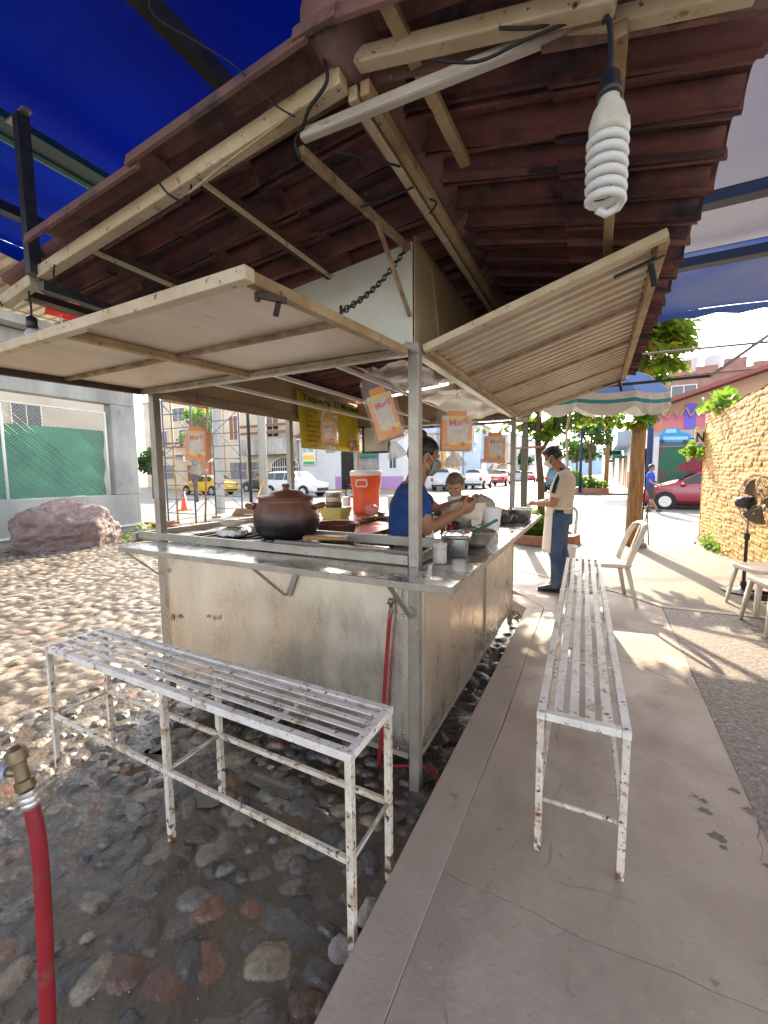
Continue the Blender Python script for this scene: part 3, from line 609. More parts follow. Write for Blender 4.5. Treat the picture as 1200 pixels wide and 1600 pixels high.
# inner lining sheets and clutter under the roof
def crump(name, p, ux, uy, m_, amp=.02, n=18, seed=1, parent=None, **k):
    mb = MB(); p, ux, uy = V(p), V(ux), V(uy); nn = ux.cross(uy).normalized(); r_ = random.Random(seed); ph = [r_.uniform(0, 6) for _ in range(8)]
    mb.grid(lambda u, v: p+ux*u+uy*v+nn*(amp*(math.sin(u*9+ph[0]+v*4)+.6*math.sin(v*13+ph[1]-u*5)+.4*math.sin(u*23+v*17+ph[2]))), n, n)
    return mb.build(name, m_, parent, smooth=True, **k)
crump('plastic_sheeting', (-1.05, 1.80, 2.00), (.30, 0, .02), (0, .85, .0), filmw, .012, seed=3, parent=K)
crump('plastic_sheeting', (-1.10, 2.7, 2.02), (.38, 0, .03), (0, 1.2, -.02), whitep, .010, seed=5, parent=K)
# ---------------------------------------------------------------- lamps
def cfl(loc, label):
    L = thing('energy_saving_bulb', label, 'light bulb', loc, local=True)
    MB().tube(catmull([(0, 0, .08), (.0, .01, .12), (-.004, .06, .20), (-.010, .15, .29), (-.015, .25, .37)], 4), .0042, 7).build('cord', rubk, L, smooth=True)
    MB().lathe((0, 0, .046), [(.012, 0), (.017, .001), (.017, .010), (.015, .012), (.013, .030), (.008, .036), (.004, .037)], 18).build('lamp_socket', blk, L, smooth=True)
    MB().lathe((0, 0, -.01), [(.0, .002), (.022, .003), (.0255, .010), (.026, .022), (.021, .040), (.014, .050), (.014, .055)], 24).build('lamp_base', lampb, L, smooth=True)
    mb = MB(); pts = []
    for i in range(15*6+1):
        t = i/15; z = -.004-.0158*t; r_ = .0235; pts.append((r_*math.cos(math.tau*t), r_*math.sin(math.tau*t), z))
    pts = [(.022, 0, .012)]+pts
    e = V(pts[-1]); pts += [e+V(-.006, .008, -.006), e+V(-.022, .010, -.010), e+V(-.034, .002, -.004)]
    mb.tube(pts, .0060, 9); mb.build('lamp_spiral', glassw, L, smooth=True)
    return L
lmp = cfl((-.001, .738, 1.998), 'white spiral energy saving bulb hanging close by, below the roof edge')
b2 = thing('hanging_bulb', 'small round bulb with black socket hanging under the far left roof corner', 'light bulb', (-2.13, .93, 2.09), local=True)
MB().ball((0, 0, -.005), (.03, .03, .035)).build('bulb_glass', clearm('bulb_glass', (.75, .78, .8), .6, .05), b2, smooth=True)
MB().lathe((0, 0, .03), [(.018, 0), (.022, .004), (.02, .04), (.008, .05)], 14).build('lamp_socket', blk, b2, smooth=True)
MB().tube(catmull([(0, 0, .08), (.003, 0, .12), (-.004, 0, .16), (0, 0, .2)], 4), .004, 6).build('cord', rubk, b2)
# ---------------------------------------------------------------- the blue canopy over everything
T = thing('tarpaulin_canopy', 'blue tarpaulin canopy on steel beams stretched over the food stand', 'canopy', (0, 2, 0))
def sag(x, y): return 3.02+.035*math.sin(x*2.1)*math.cos(y*1.3)-.02*math.sin((y-2.95)*4.6)
def sheet(x0, x1, y0, y1, m_, nm='canopy_sheet'):
    mb = MB(); mb.grid(lambda u, v: V(x0+(x1-x0)*u, y0+(y1-y0)*v, sag(x0+(x1-x0)*u, y0+(y1-y0)*v)), 40, 30); return mb.build(nm, m_, T, smooth=True, solid=.002)
sheet(-3.5, .36, -2.5, 5.1, tarpm); sheet(.363, 3.4, -2.5, 3.70, tarpglow, 'glow_tint_canopy_sheet'); sheet(.363, 3.4, 3.703, 5.1, tarpb, 'glow_blue_canopy_sheet')  # the two right-hand sheets carry light painted into their colours
mb = MB(); n = 40; vs = []
for i in range(n+1):
    x = -3.5+6.9*i/n; vs += [(x, 5.11, sag(x, 5.1)), (x, 5.13, sag(x, 5.1)-.05-.03*abs(math.sin(i*1.57)))]
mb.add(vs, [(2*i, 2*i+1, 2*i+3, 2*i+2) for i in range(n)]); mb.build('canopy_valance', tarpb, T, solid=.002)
mb = MB()
for i in range(n+1): pass
vs = []
for i in range(n+1):
    y = -2.5+7.6*i/n; vs += [(-3.51, y, sag(-3.5, y)), (-3.53, y, sag(-3.5, y)-.06-.03*abs(math.sin(i*1.57)))]
mb.add(vs, [(2*i, 2*i+1, 2*i+3, 2*i+2) for i in range(n)]); mb.build('canopy_valance', tarpm, T, solid=.002)
MB().box(-2.215, -2.105, -2.4, 5.0, 2.895, 2.925).build('canopy_beam', green, T)
MB().box(-2.225, -2.216, -2.4, 5.0, 2.875, 2.93).build('beam_lip', mint, T)
for x in (-1.26, -2.86): MB().box(x-.03, x+.03, -2.4, 5.0, 2.90, 2.95).build('canopy_beam', black, T)
for y in (2.88, 3.66): MB().box(-2.0 if y > 9 else .40, 3.4, y-.04, y+.04, 2.90, 2.96).build('canopy_beam', navy, T)
MB().box(3.30, 3.36, -.1, -.04, .1, 2.9).build('canopy_post', black, T); MB().box(3.30, 3.36, 4.9, 4.96, .1, 2.9).build('canopy_post', black, T); MB().box(-3.45, -3.39, -2.2, -2.14, 0, 2.9).build('canopy_post', black, T); MB().box(3.3, 3.36, -2.2, -2.14, .1, 2.9).build('canopy_post', black, T)
MB().box(-2.045, -2.005, .885, .925, 2.30, 2.885).build('drop_post', black, T)
MB().box(-2.11, -1.97, .89, .92, 2.885, 2.894).build('drop_post_plate', galv, T)
MB().box(-2.045, -2.005, .927, 2.4, 2.25, 2.285).build('drop_arm', black, T)
# thin awning frame near the far edge
AF = thing('awning_frame', 'thin bare metal awning bars reaching out past the roof edge against the sky', 'awning frame', (.9, 5.5, .12))
mb = MB(); mb.bar((.07, 5.5, 2.82), (.07, 5.5, 2.46), .025, .025); mb.bar((.05, 5.5, 2.475), (1.04, 5.5, 2.483), .028, .028); mb.build('bar', black, AF)
mb = MB(); mb.bar((1.04, 5.5, 2.483), (1.78, 5.5, 3.06), .034, .03); mb.build('bar', galv, AF)
MB().tube([(.05, 5.5, 2.79), (.635, 5.5, 2.785), (1.95, 5.5, 2.75)], .012, 6).build('bar', galv, AF)
MB().tube([(.10, 5.5, 2.79), (.12, 5.1, 3.0)], .012, 6).build('hanger', galv, AF); MB().bar((1.9, 5.5, .12), (1.9, 5.5, 3.0), .04, .04).build('upright', galv, AF)
# ---------------------------------------------------------------- benches
def bench(name, label, loc, rz, L, Wd, H, zs, pipe, group, m1, m2, zb_=0):
    b = thing(name, label, 'bench', loc, rz, group, local=True); t = .028
    mb = MB(); mb.bar((0, t/2, H-t/2), (L, t/2, H-t/2), t, t); mb.bar((0, Wd-t/2, H-t/2), (L, Wd-t/2, H-t/2), t, t)
    mb.bar((t/2, t+.001, H-t/2), (t/2, Wd-t-.001, H-t/2), t, t*.98); mb.bar((L-t/2, t+.001, H-t/2), (L-t/2, Wd-t-.001, H-t/2), t, t*.98)
    mb.build('seat_frame', m1, b, bevel=.002)
    g_ = random.Random(3)
    for i in range(4):
        y = t+(Wd-2*t)*(i+.8)/4.6; w_ = .0125 if L < 2 else .019
        mb = MB(); n = 12
        pts = [V(t+.001+(L-2*t-.002)*k/n, y+g_.uniform(-.0012, .0012), H-.003+g_.uniform(-.002, .001)) for k in range(n+1)]
        for k in range(n): mb.bar(pts[k], pts[k+1]+V(.002, 0, 0), w_*1.6, .005)
        mb.build('seat_slat', m1, b)
    for f in (.17, .38, .60, .81): MB().bar((L*f, t+.001, H-.013), (L*f, Wd-t-.001, H-.013), .016, .008).build('cross_bar', m1, b)
    for f in (0, .5, 1):
        for s in (0, 1):
            x = t/2+(L-t)*f; y = t/2 if s == 0 else Wd-t/2
            MB().box(x-t/2+.002, x+t/2-.002, y-t/2+.002, y+t/2-.002, zb_ if not (f and f == 1 and s == 0) else zb_, H-t).build('leg', m2, b, bevel=.002)
    for s in (0, 1):
        y = t/2 if s == 0 else Wd-t/2
        for k in (0, 1): MB().bar((t+(L-t)*.5*k-.002, y, zs), ((L-t)*.5*(k+1), y, zs), .019, .019).build('stretcher', m2, b, bevel=.003)
    for f in (0, .5, 1):
        x = t/2+(L-t)*f; MB().tube([(x, t, zs), (x, Wd-t, zs)], .0105 if f == .5 else .008, 8).build('stretcher', pipe if f else m2, b, smooth=True)
    return b
pipe_ = pm('worn_grey_pipe', (.36, .33, .3), .35, .6, var=((.6, .55, .5), 16))
bench('slatted_bench', 'chipped white slatted metal bench standing on the wet cobbles before the steel stand', (-2.365, .965, 0), 0, 1.755, .285, .675, .315, pipe_, 'slatted metal benches', chip, chipr)
bench('slatted_bench', 'chipped white slatted metal bench standing on the concrete pavement beside the kerb', (-.152+.012, 1.485, .12), R(91.3), 2.92, .0+.292, .535, .20, pipe_, 'slatted metal benches', chip, chipr).location.x = .137
# ---------------------------------------------------------------- things on the counter
def one(mb, name, m_, label, cat, loc, group=None, **k):
    o = mb.build(name, m_, loc=loc, **k); return tag(o, label, cat, group)
def rrect(hx, hy, r, n=5):
    return [(sx*(hx-r)+r*math.cos(a0+k*math.pi/2/n), sy*(hy-r)+r*math.sin(a0+k*math.pi/2/n)) for sx, sy, a0 in ((1, 1, 0), (-1, 1, math.pi/2), (-1, -1, math.pi), (1, -1, 1.5*math.pi)) for k in range(n+1)]
def pan(name, label, loc, hx, hy, h, rz, lid=True, m_=None, group='steel food containers'):
    t = thing(name, label, 'food container', loc, rz, group, local=True); mb = MB(); m_ = m_ or steelc
    lv = [(.80, 0), (.86, .01), (.93, h*.9), (1.0, h*.93), (1.0, h), (1.13, h+.001), (1.13, h-.005)]
    P0 = rrect(hx, hy, min(hx, hy)*.28); vs = [(x*s, y*s, z) for s, z in lv for x, y in P0]; n = len(P0)
    mb.add(vs, [(i*n+k, i*n+(k+1) % n, (i+1)*n+(k+1) % n, (i+1)*n+k) for i in range(len(lv)-1) for k in range(n)]+[tuple(range(n-1, -1, -1))])
    mb.build('pan', m_, t, smooth=True, solid=.0015, angle=35)
    if lid:
        mb = MB(); lv = [(1.15, h+.004), (1.15, h+.008), (.96, h+.012), (.92, h+.004), (.80, h+.006)]
        vs = [(x*s, y*s, z) for s, z in lv for x, y in P0]
        mb.add(vs, [(i*n+k, i*n+(k+1) % n, (i+1)*n+(k+1) % n, (i+1)*n+k) for i in range(len(lv)-1) for k in range(n)]+[tuple((len(lv)-1)*n+k for k in range(n))])
        l_ = mb.build('lid', steelc, t, smooth=True, angle=35); mb = MB()
        mb.tube(catmull([(-.03, 0, h+.006), (-.025, 0, h+.022), (.025, 0, h+.022), (.03, 0, h+.006)], 4), .0035, 6); mb.build('lid_handle', steelc, l_, smooth=True)
    return t
pan('steel_container', 'lidded steel food container right behind the glass jar at the counter corner', (-.605, 1.985, 1.0875), .062, .085, .098, R(12))
pan('steel_container', 'lidded steel food container behind the wide steel bowl, before the white jug', (-.83, 2.86, 1.081), .11, .08, .11, R(10))
pan('steel_container', 'open rectangular steel tray at the far end of the counter beside the small bowl', (-.56, 3.66, 1.0875), .10, .14, .10, R(4), lid=False)
j = thing('glass_jar', 'small ridged clear jar standing at the counter corner by the front post', 'jar', (-.622, 1.772, 1.0875))
MB().lathe((-.622, 1.772, 1.0875), [(.029, 0), (.033, .005), (.033, .062), (.0315, .066), (.033, .070), (.034, .092)], 24).build('jar_glass', cglass, j, smooth=True)
MB().lathe((-.622, 1.772, 1.0905), [(.0, 0), (.028, .001), (.0285, .055), (0, .057)], 20).build('salt', pm('coarse_salt', (.42, .34, .29), .7, var=((.45, .36, .3), 60)), j, smooth=True)
def bowl(name, label, loc, r_, h, m_, group=None, cat='bowl'):
    mb = MB(); pr = [(0, .003), (r_*.35, .003), (r_*.42, 0), (r_*.62, h*.28), (r_*.86, h*.66), (r_, h), (r_*1.02, h+.002), (r_*.97, h-.001), (r_*.80, h*.62), (r_*.55, h*.25), (0, h*.10)]
    mb.lathe((0, 0, 0), pr, 36); mb.v = [tuple(V(v)+V(loc)) for v in mb.v]; return one(mb, name, m_, label, cat, loc, group, smooth=True)
bowl('mixing_bowl', 'wide grey steel bowl on the counter with a green handled ladle resting in it', (-.575, 2.27, 1.0875), .112, .085, steel)
sp = thing('ladle', 'dark green handled ladle leaning out of the wide steel bowl', 'ladle', (-.62, 2.25, 1.10))
MB().bar((-.61, 2.27, 1.155), (-.485, 2.36, 1.232), .024, .016).build('handle', gplas, sp, bevel=.005); MB().ball((-.65, 2.24, 1.135), (.035, .03, .016)).build('spoon', steelc, sp, smooth=True)
bowl('small_bowl', 'small steel bowl beside the open tray at the far end of the counter', (-.64, 3.42, 1.081), .07, .075, steelc)
t = thing('spatula', 'green handled steel scraper standing upright behind the front post', 'spatula', (-.84, 2.24, 1.08))
mb = MB(); mb.tube(catmull([(-.842, 2.245, 1.165), (-.842, 2.25, 1.21), (-.838, 2.25, 1.25), (-.836, 2.25, 1.268)], 4), [.010]*9+[.013]*4, 10); mb.build('handle', gplas, t, smooth=True)
MB().prism([(-.858, 2.245, 1.17), (-.826, 2.245, 1.17), (-.806, 2.22, 1.087), (-.884, 2.22, 1.087)], (0, .003, 0)).build('blade', steelc, t)
t = thing('kitchen_knife', 'knife leaning beside the green handled scraper', 'knife', (-.87, 2.1, 1.08)); MB().bar((-.90, 2.13, 1.10), (-.862, 2.1, 1.19), .02, .003).build('blade', steelc, t); MB().bar((-.862, 2.1, 1.19), (-.85, 2.08, 1.215), .02, .012).build('handle', white, t, bevel=.003)
MB()
t = thing('steel_canister', 'slim upright steel cylinder on the inner worktop under the wrapped cloth', 'canister', (-.93, 2.72, 1.081)); MB().lathe((-.93, 2.72, 1.081), [(.034, 0), (.034, .004), (.018, .008), (.018, .13), (.03, .134), (.03, .142)], 20).build('cylinder', steelc, t, smooth=True, angle=30)
t = thing('white_jug', 'tall white plastic measuring jug on the counter behind the wide bowl', 'jug', (-.60, 2.74, 1.0875))
MB().lathe((-.60, 2.74, 1.0875), [(.045, 0), (.047, .004), (.064, .175), (.066, .18), (.061, .176), (.045, .01), (0, .008)], 26).build('jug_body', white, t, smooth=True, angle=50); MB().tube(catmull([(-.655, 2.71, 1.235), (-.695, 2.69, 1.23), (-.695, 2.69, 1.15), (-.65, 2.715, 1.135)], 5), .007, 7).build('handle', white, t, smooth=True)
t = thing('sauce_bottle', 'red squeezy bottle with pale cap between the steel container and the cloth', 'bottle', (-.88, 2.62, 1.081)); MB().lathe((-.865, 2.67, 1.081), [(.024, 0), (.026, .005), (.026, .05), (.012, .07)], 18).build('bottle_body', red, t, smooth=True); MB().lathe((-.865, 2.67, 1.151), [(.012, 0), (.011, .014), (.003, .03)], 14).build('cap', white, t, smooth=True)
MB().mat(creamd)
t = thing('brick_block', 'small terracotta block wedged at the foot of the far corner post', 'block', (-.705, 3.96, 1.0875)); MB().box(-.78, -.69, 3.86, 3.96, 1.081, 1.16).build('block_body', pm('pale_brick', (.62, .42, .30), .8, var=((.5, .3, .2), 14), bump=(30, .4)), t, bevel=.006)
# big clay pot
PC = V(-1.715, 2.01, 1.092)
t = thing('clay_pot', 'large dark clay cooking pot with lid, its base blackened by soot, on the burners', 'pot', PC)
mb = MB(); prof = [(.0, 0), (.10, .0), (.15, .015), (.19, .06), (.205, .12), (.198, .19), (.17, .235), (.165, .25), (.178, .262), (.176, .268), (.15, .262)]
mb.lathe(PC, prof, 44); 
def two(mb, a, b, zc):
    mb.ms = [a, b]; mb.mi = [1 if sum(mb.v[i][2] for i in f)/len(f) < zc else 0 for f in mb.f]
potm = pm('clay_pot_body', (.17, .06, .035), .4, var=((.10, .038, .022), 7), bump=(26, .25, .004))
tp = potm.node_tree; bsd = tp.nodes['Principled BSDF']; src = bsd.inputs['Base Color'].links[0].from_socket
txc = tp.nodes.new('ShaderNodeTexCoord'); sx_ = tp.nodes.new('ShaderNodeSeparateXYZ'); tp.links.new(txc.outputs['Object'], sx_.inputs[0])
nz_ = tp.nodes.new('ShaderNodeTexNoise'); nz_.inputs['Scale'].default_value = 9; mt_ = tp.nodes.new('ShaderNodeMath'); mt_.operation = 'MULTIPLY_ADD'; mt_.inputs[1].default_value = .12; tp.links.new(nz_.outputs['Fac'], mt_.inputs[0]); tp.links.new(sx_.outputs[2], mt_.inputs[2])
mr_ = tp.nodes.new('ShaderNodeMapRange'); mr_.inputs[1].default_value = .16; mr_.inputs[2].default_value = .26; tp.links.new(mt_.outputs[0], mr_.inputs[0])
mx_ = tp.nodes.new('ShaderNodeMix'); mx_.data_type = 'RGBA'; mx_.inputs[6].default_value = (.012, .011, .011, 1); tp.links.new(src, mx_.inputs[7]); tp.links.new(mr_.outputs[0], mx_.inputs[0]); tp.links.new(mx_.outputs[2], bsd.inputs['Base Color'])
mb.build('pot_body', potm, t, smooth=True)
mb = MB(); mb.lathe(PC+V(0, 0, .262), [(.168, 0), (.172, .005), (.165, .012), (.115, .02), (.10, .036), (.06, .048), (.02, .052), (.018, .062), (.026, .072), (.022, .085), (0, .088)], 36); mb.build('pot_lid', clay, t, smooth=True, angle=50)
for s in (1, -1):
    d = V(.89, .456, 0)*s; sd2 = V(-.456, .89, 0); MB().tube(catmull([PC+V(0, 0, .205)+d*.185+sd2*.05, PC+V(0, 0, .215)+d*.225+sd2*.035, PC+V(0, 0, .215)+d*.232-sd2*.035, PC+V(0, 0, .205)+d*.185-sd2*.05], 5), .017, 8).build('pot_handle', clay, t, smooth=True)
t = thing('foil_covered_dish', 'round clay dish sealed with crumpled foil at the left end of the burners', 'dish', (-2.06, 1.90, 1.09)); c = V(-2.06, 1.90, 1.092)
MB().lathe(c, [(0, 0), (.07, 0), (.098, .03), (.10, .05), (.09, .052)], 30).build('dish_body', clay, t, smooth=True)
mb = MB(); g_ = random.Random(5); mb.lathe(c+V(0, 0, .035), [(.107, -.012), (.108, .0), (.106, .02), (.09, .030), (.05, .032), (0, .034)], 40)
mb.v = [(x+g_.uniform(-.003, .003), y+g_.uniform(-.003, .003), z+g_.uniform(-.003, .003)) for x, y, z in mb.v]; mb.build('foil_cover', foilm, t, smooth=True)
bowl('cream_dish', 'shallow cream dish resting on top of the foil covered dish', (-2.09, 1.92, 1.162), .085, .035, cloth, cat='dish')
t = thing('foil_scrap', 'crumpled strip of foil at the foot of the big clay pot', 'foil', (-1.62, 1.80, 1.09)); mb = MB(); g_ = random.Random(8)
mb.grid(lambda u, v: V(-1.86+.42*u, 1.74+.09*v, 1.094+g_.uniform(0, .02)), 16, 4); mb.build('foil_sheet', foilm, t, smooth=False, solid=.001)
t = thing('saucepan', 'small steel pan with long handle standing behind the pot, left of it', 'saucepan', (-2.12, 2.33, 1.08)); c = V(-2.10, 2.33, 1.079)
MB().lathe(c, [(.05, 0), (.055, .004), (.055, .14), (.057, .14), (.052, .138)], 24).build('pan_body', steelc, t, smooth=True, angle=40); MB().bar(c+V(-.04, -.03, .12), c+V(-.20, -.10, .125), .016, .006).build('handle', steelc, t)
# clay casserole, board, griddle tools
t = thing('clay_casserole', 'low dark clay casserole right of the big pot', 'casserole', (-1.62, 2.42, 1.031)); c = V(-1.60, 2.40, 1.06)
MB().lathe(c, [(0, 0), (.09, 0), (.12, .03), (.135, .09), (.142, .10), (.13, .098), (.11, .04), (0, .02)], 34, sx=1.05).build('casserole_body', clay, t, smooth=True)
t = thing('cutting_board', 'worn wooden board lying before the low clay casserole', 'board', (-1.43, 2.06, 1.07)); MB().frame((-1.40, 1.98, 1.125), (.92, .38, 0), (-.38, .92, 0), (0, 0, 1), .26, .08, .022).build('board_body', wood, t, bevel=.004)
# orange water cooler
c = V(-2.19, 3.86, 1.08)
t = thing('water_cooler', 'big orange drinks cooler with white lid on the rear worktop under the menu', 'water cooler', c)
pr = [(.135, 0), (.14, .01)]+[(.143+.0025*(k % 2), .02+.011*k) for k in range(20)]+[(.15, .26), (.160, .28), (.166, .38), (.166, .395)]
MB().lathe(c, pr, 40).build('cooler_body', orng, t, smooth=True, angle=50)
MB().lathe(c+V(0, 0, .395), [(.170, 0), (.173, .01), (.170, .045), (.15, .055), (0, .058)], 36).build('cooler_lid', white, t, smooth=True, angle=45)
d = V(.25, -.97, 0); s1 = V(.97, .25, 0)
MB().tube(catmull([c+V(0,0,.345)+d*.17-s1*.05, c+V(0,0,.35)+d*.185-s1*.045, c+V(0,0,.35)+d*.185+s1*.045, c+V(0,0,.345)+d*.17+s1*.05, c+V(0,0,.29)+d*.18+s1*.055, c+V(0,0,.285)+d*.185, c+V(0,0,.29)+d*.18-s1*.055], 5, True), .008, 7, closed=True).build('carry_handle', white, t, smooth=True)
# plastic tubs and pans stacked
t = thing('tub_stack', 'yellow plastic tub with small metal pans stacked on it, left of the orange cooler', 'tub', (-2.18, 3.22, 1.078)); c = V(-2.16, 3.22, 1.078)
P0 = rrect(.14, .10, .03); n = len(P0); mb = MB(); lv = [(.75, 0), (.97, .10), (1.03, .105), (1.0, .11)]
mb.add([V(x*s, y*s, z)+c for s, z in lv for x, y in P0], [(i*n+k, i*n+(k+1) % n, (i+1)*n+(k+1) % n, (i+1)*n+k) for i in range(3) for k in range(n)]+[tuple(range(n-1, -1, -1)), tuple(3*n+k for k in range(n))]); mb.build('tub', pm('yellow_plastic', (.62, .45, .12), .45), t, smooth=True, angle=35)
for k in range(3): MB().lathe(c+V(-.02, 0, .112+.048*k), [(.075-.004*k, 0), (.08-.004*k, .006), (.08-.004*k, .042), (.084-.004*k, .044), (0, .046)], 26).build('stacked_pan', [brass, cloth, zinc][k] if k != 1 else creams, t, smooth=True, angle=40)
# cups, jars, bags and small goods on the rear worktop
cupm = pm('foam_cup', (.82, .78, .70), .6)
def cupstack(loc, n, r_, label):
    mb = MB(); pr = [(r_*.72, 0)]; h = .09
    for k in range(n): pr += [(r_*.98, h), (r_, h+.004), (r_*.97, h+.006)]; h += .012
    mb.lathe((0, 0, 0), pr+[(0, h-.01)], 22); mb.v = [tuple(V(v)+V(loc)) for v in mb.v]; one(mb, 'cup_stack', cupm, label, 'cups', loc, 'stacks of foam cups', smooth=True, angle=40)
cupstack((-1.83, 3.76, 1.079), 9, .05, 'tallest stack of white foam cups, just right of the orange cooler'); cupstack((-1.68, 3.80, 1.079), 4, .036, 'narrow low stack of foam cups right of the tallest cup stack'); cupstack((-2.40, 3.80, 1.079), 7, .045, 'stack of foam cups half hidden behind the left edge of the orange cooler')
crm = MB(); crm.ball((0, 0, .055), (.075, .06, .055), 18, 12); g_ = random.Random(2); crm.v = [(x+g_.uniform(-.006, .006), y+g_.uniform(-.006, .006), z) for x, y, z in crm.v]; crm.v = [tuple(V(v)+V(-1.98, 3.60, 1.079)) for v in crm.v]
one(crm, 'plastic_bag', pinkp, 'crumpled pink plastic bag slumped before the orange cooler', 'bag', (-1.98, 3.60, 1.079), smooth=True)
crm = MB(); crm.ball((0, 0, .09), (.10, .09, .10), 20, 14); crm.v = [(x+g_.uniform(-.010, .010), y+g_.uniform(-.010, .010), z+g_.uniform(-.006, .006)) for x, y, z in crm.v]; crm.v = [tuple(V(v)+V(-1.62, 3.98, 1.079)) for v in crm.v]
one(crm, 'plastic_bag', filmw, 'bulging clear plastic bag beside the foam cups', 'bag', (-1.62, 3.98, 1.079), smooth=True)
mb = MB(); g_ = random.Random(6)
for k in range(60): a = g_.uniform(0, 6.3); q = g_.uniform(0, .06); p = V(-1.85+q*math.cos(a), 3.52+q*math.sin(a), 1.08+g_.uniform(0, .03)); mb.add([p, p+V(g_.uniform(-.03, .03), g_.uniform(-.03, .03), .02), p+V(g_.uniform(-.03, .03), .01, .005)], [(0, 1, 2)])
one(mb, 'herb_bunch', pm('dried_herbs', (.12, .16, .05), .8), 'loose green herbs beside the pink bag', 'herbs', (-1.85, 3.52, 1.08))
# wrapped cloth bundles being folded by the two women
def bundle(name, label, c, a, b, h, m_, seed, tail=None):
    mb = MB(); g_ = random.Random(seed); ph = [g_.uniform(0, 6) for _ in range(5)]; mb.ball((0, 0, 0), 1, 36, 22)
    vs = []
    for x, y, z in mb.v:
        t_ = math.atan2(y, x); w_ = 1+.07*math.sin(5*t_+ph[0])+.05*math.sin(9*t_+ph[1]+z*3)+.05*math.sin(z*8+ph[2]+t_*2)
        vs.append((c[0]+a*x*w_, c[1]+b*y*w_, c[2]+h*(z if z > -.6 else -.6)*w_))
    mb.v = vs
    if tail:
        base = len(mb.v); ts = [V(*p) for p in tail]
        mb.grid(lambda u, v: (ts[0].lerp(ts[1], u)).lerp(ts[3].lerp(ts[2], u), v)+V(0, 0, 0)+V(.012*math.sin(u*12), .01*math.sin(u*9+1), 0)*v, 10, 8)
    return one(mb, name, m_, label, 'cloth', (c[0], c[1], c[2]-h*.6), smooth=True)
bundle('cloth_bundle', 'cream cloth bundle held between the two women, one corner hanging down', (-.79, 2.66, 1.225), .13, .10, .070, cloth, 1, [(-.72, 2.62, 1.30), (-.63, 2.70, 1.30), (-.645, 2.68, 1.17), (-.70, 2.61, 1.15)])
bundle('cloth_bundle', 'greyer cloth covered basket on the worktop behind the held bundle', (-.80, 3.20, 1.17), .13, .15, .15, pm('grey_cloth', (.45, .38, .29), .9, var=((.3, .24, .18), 8), bump=(12, .6, .02)), 4)
MB()
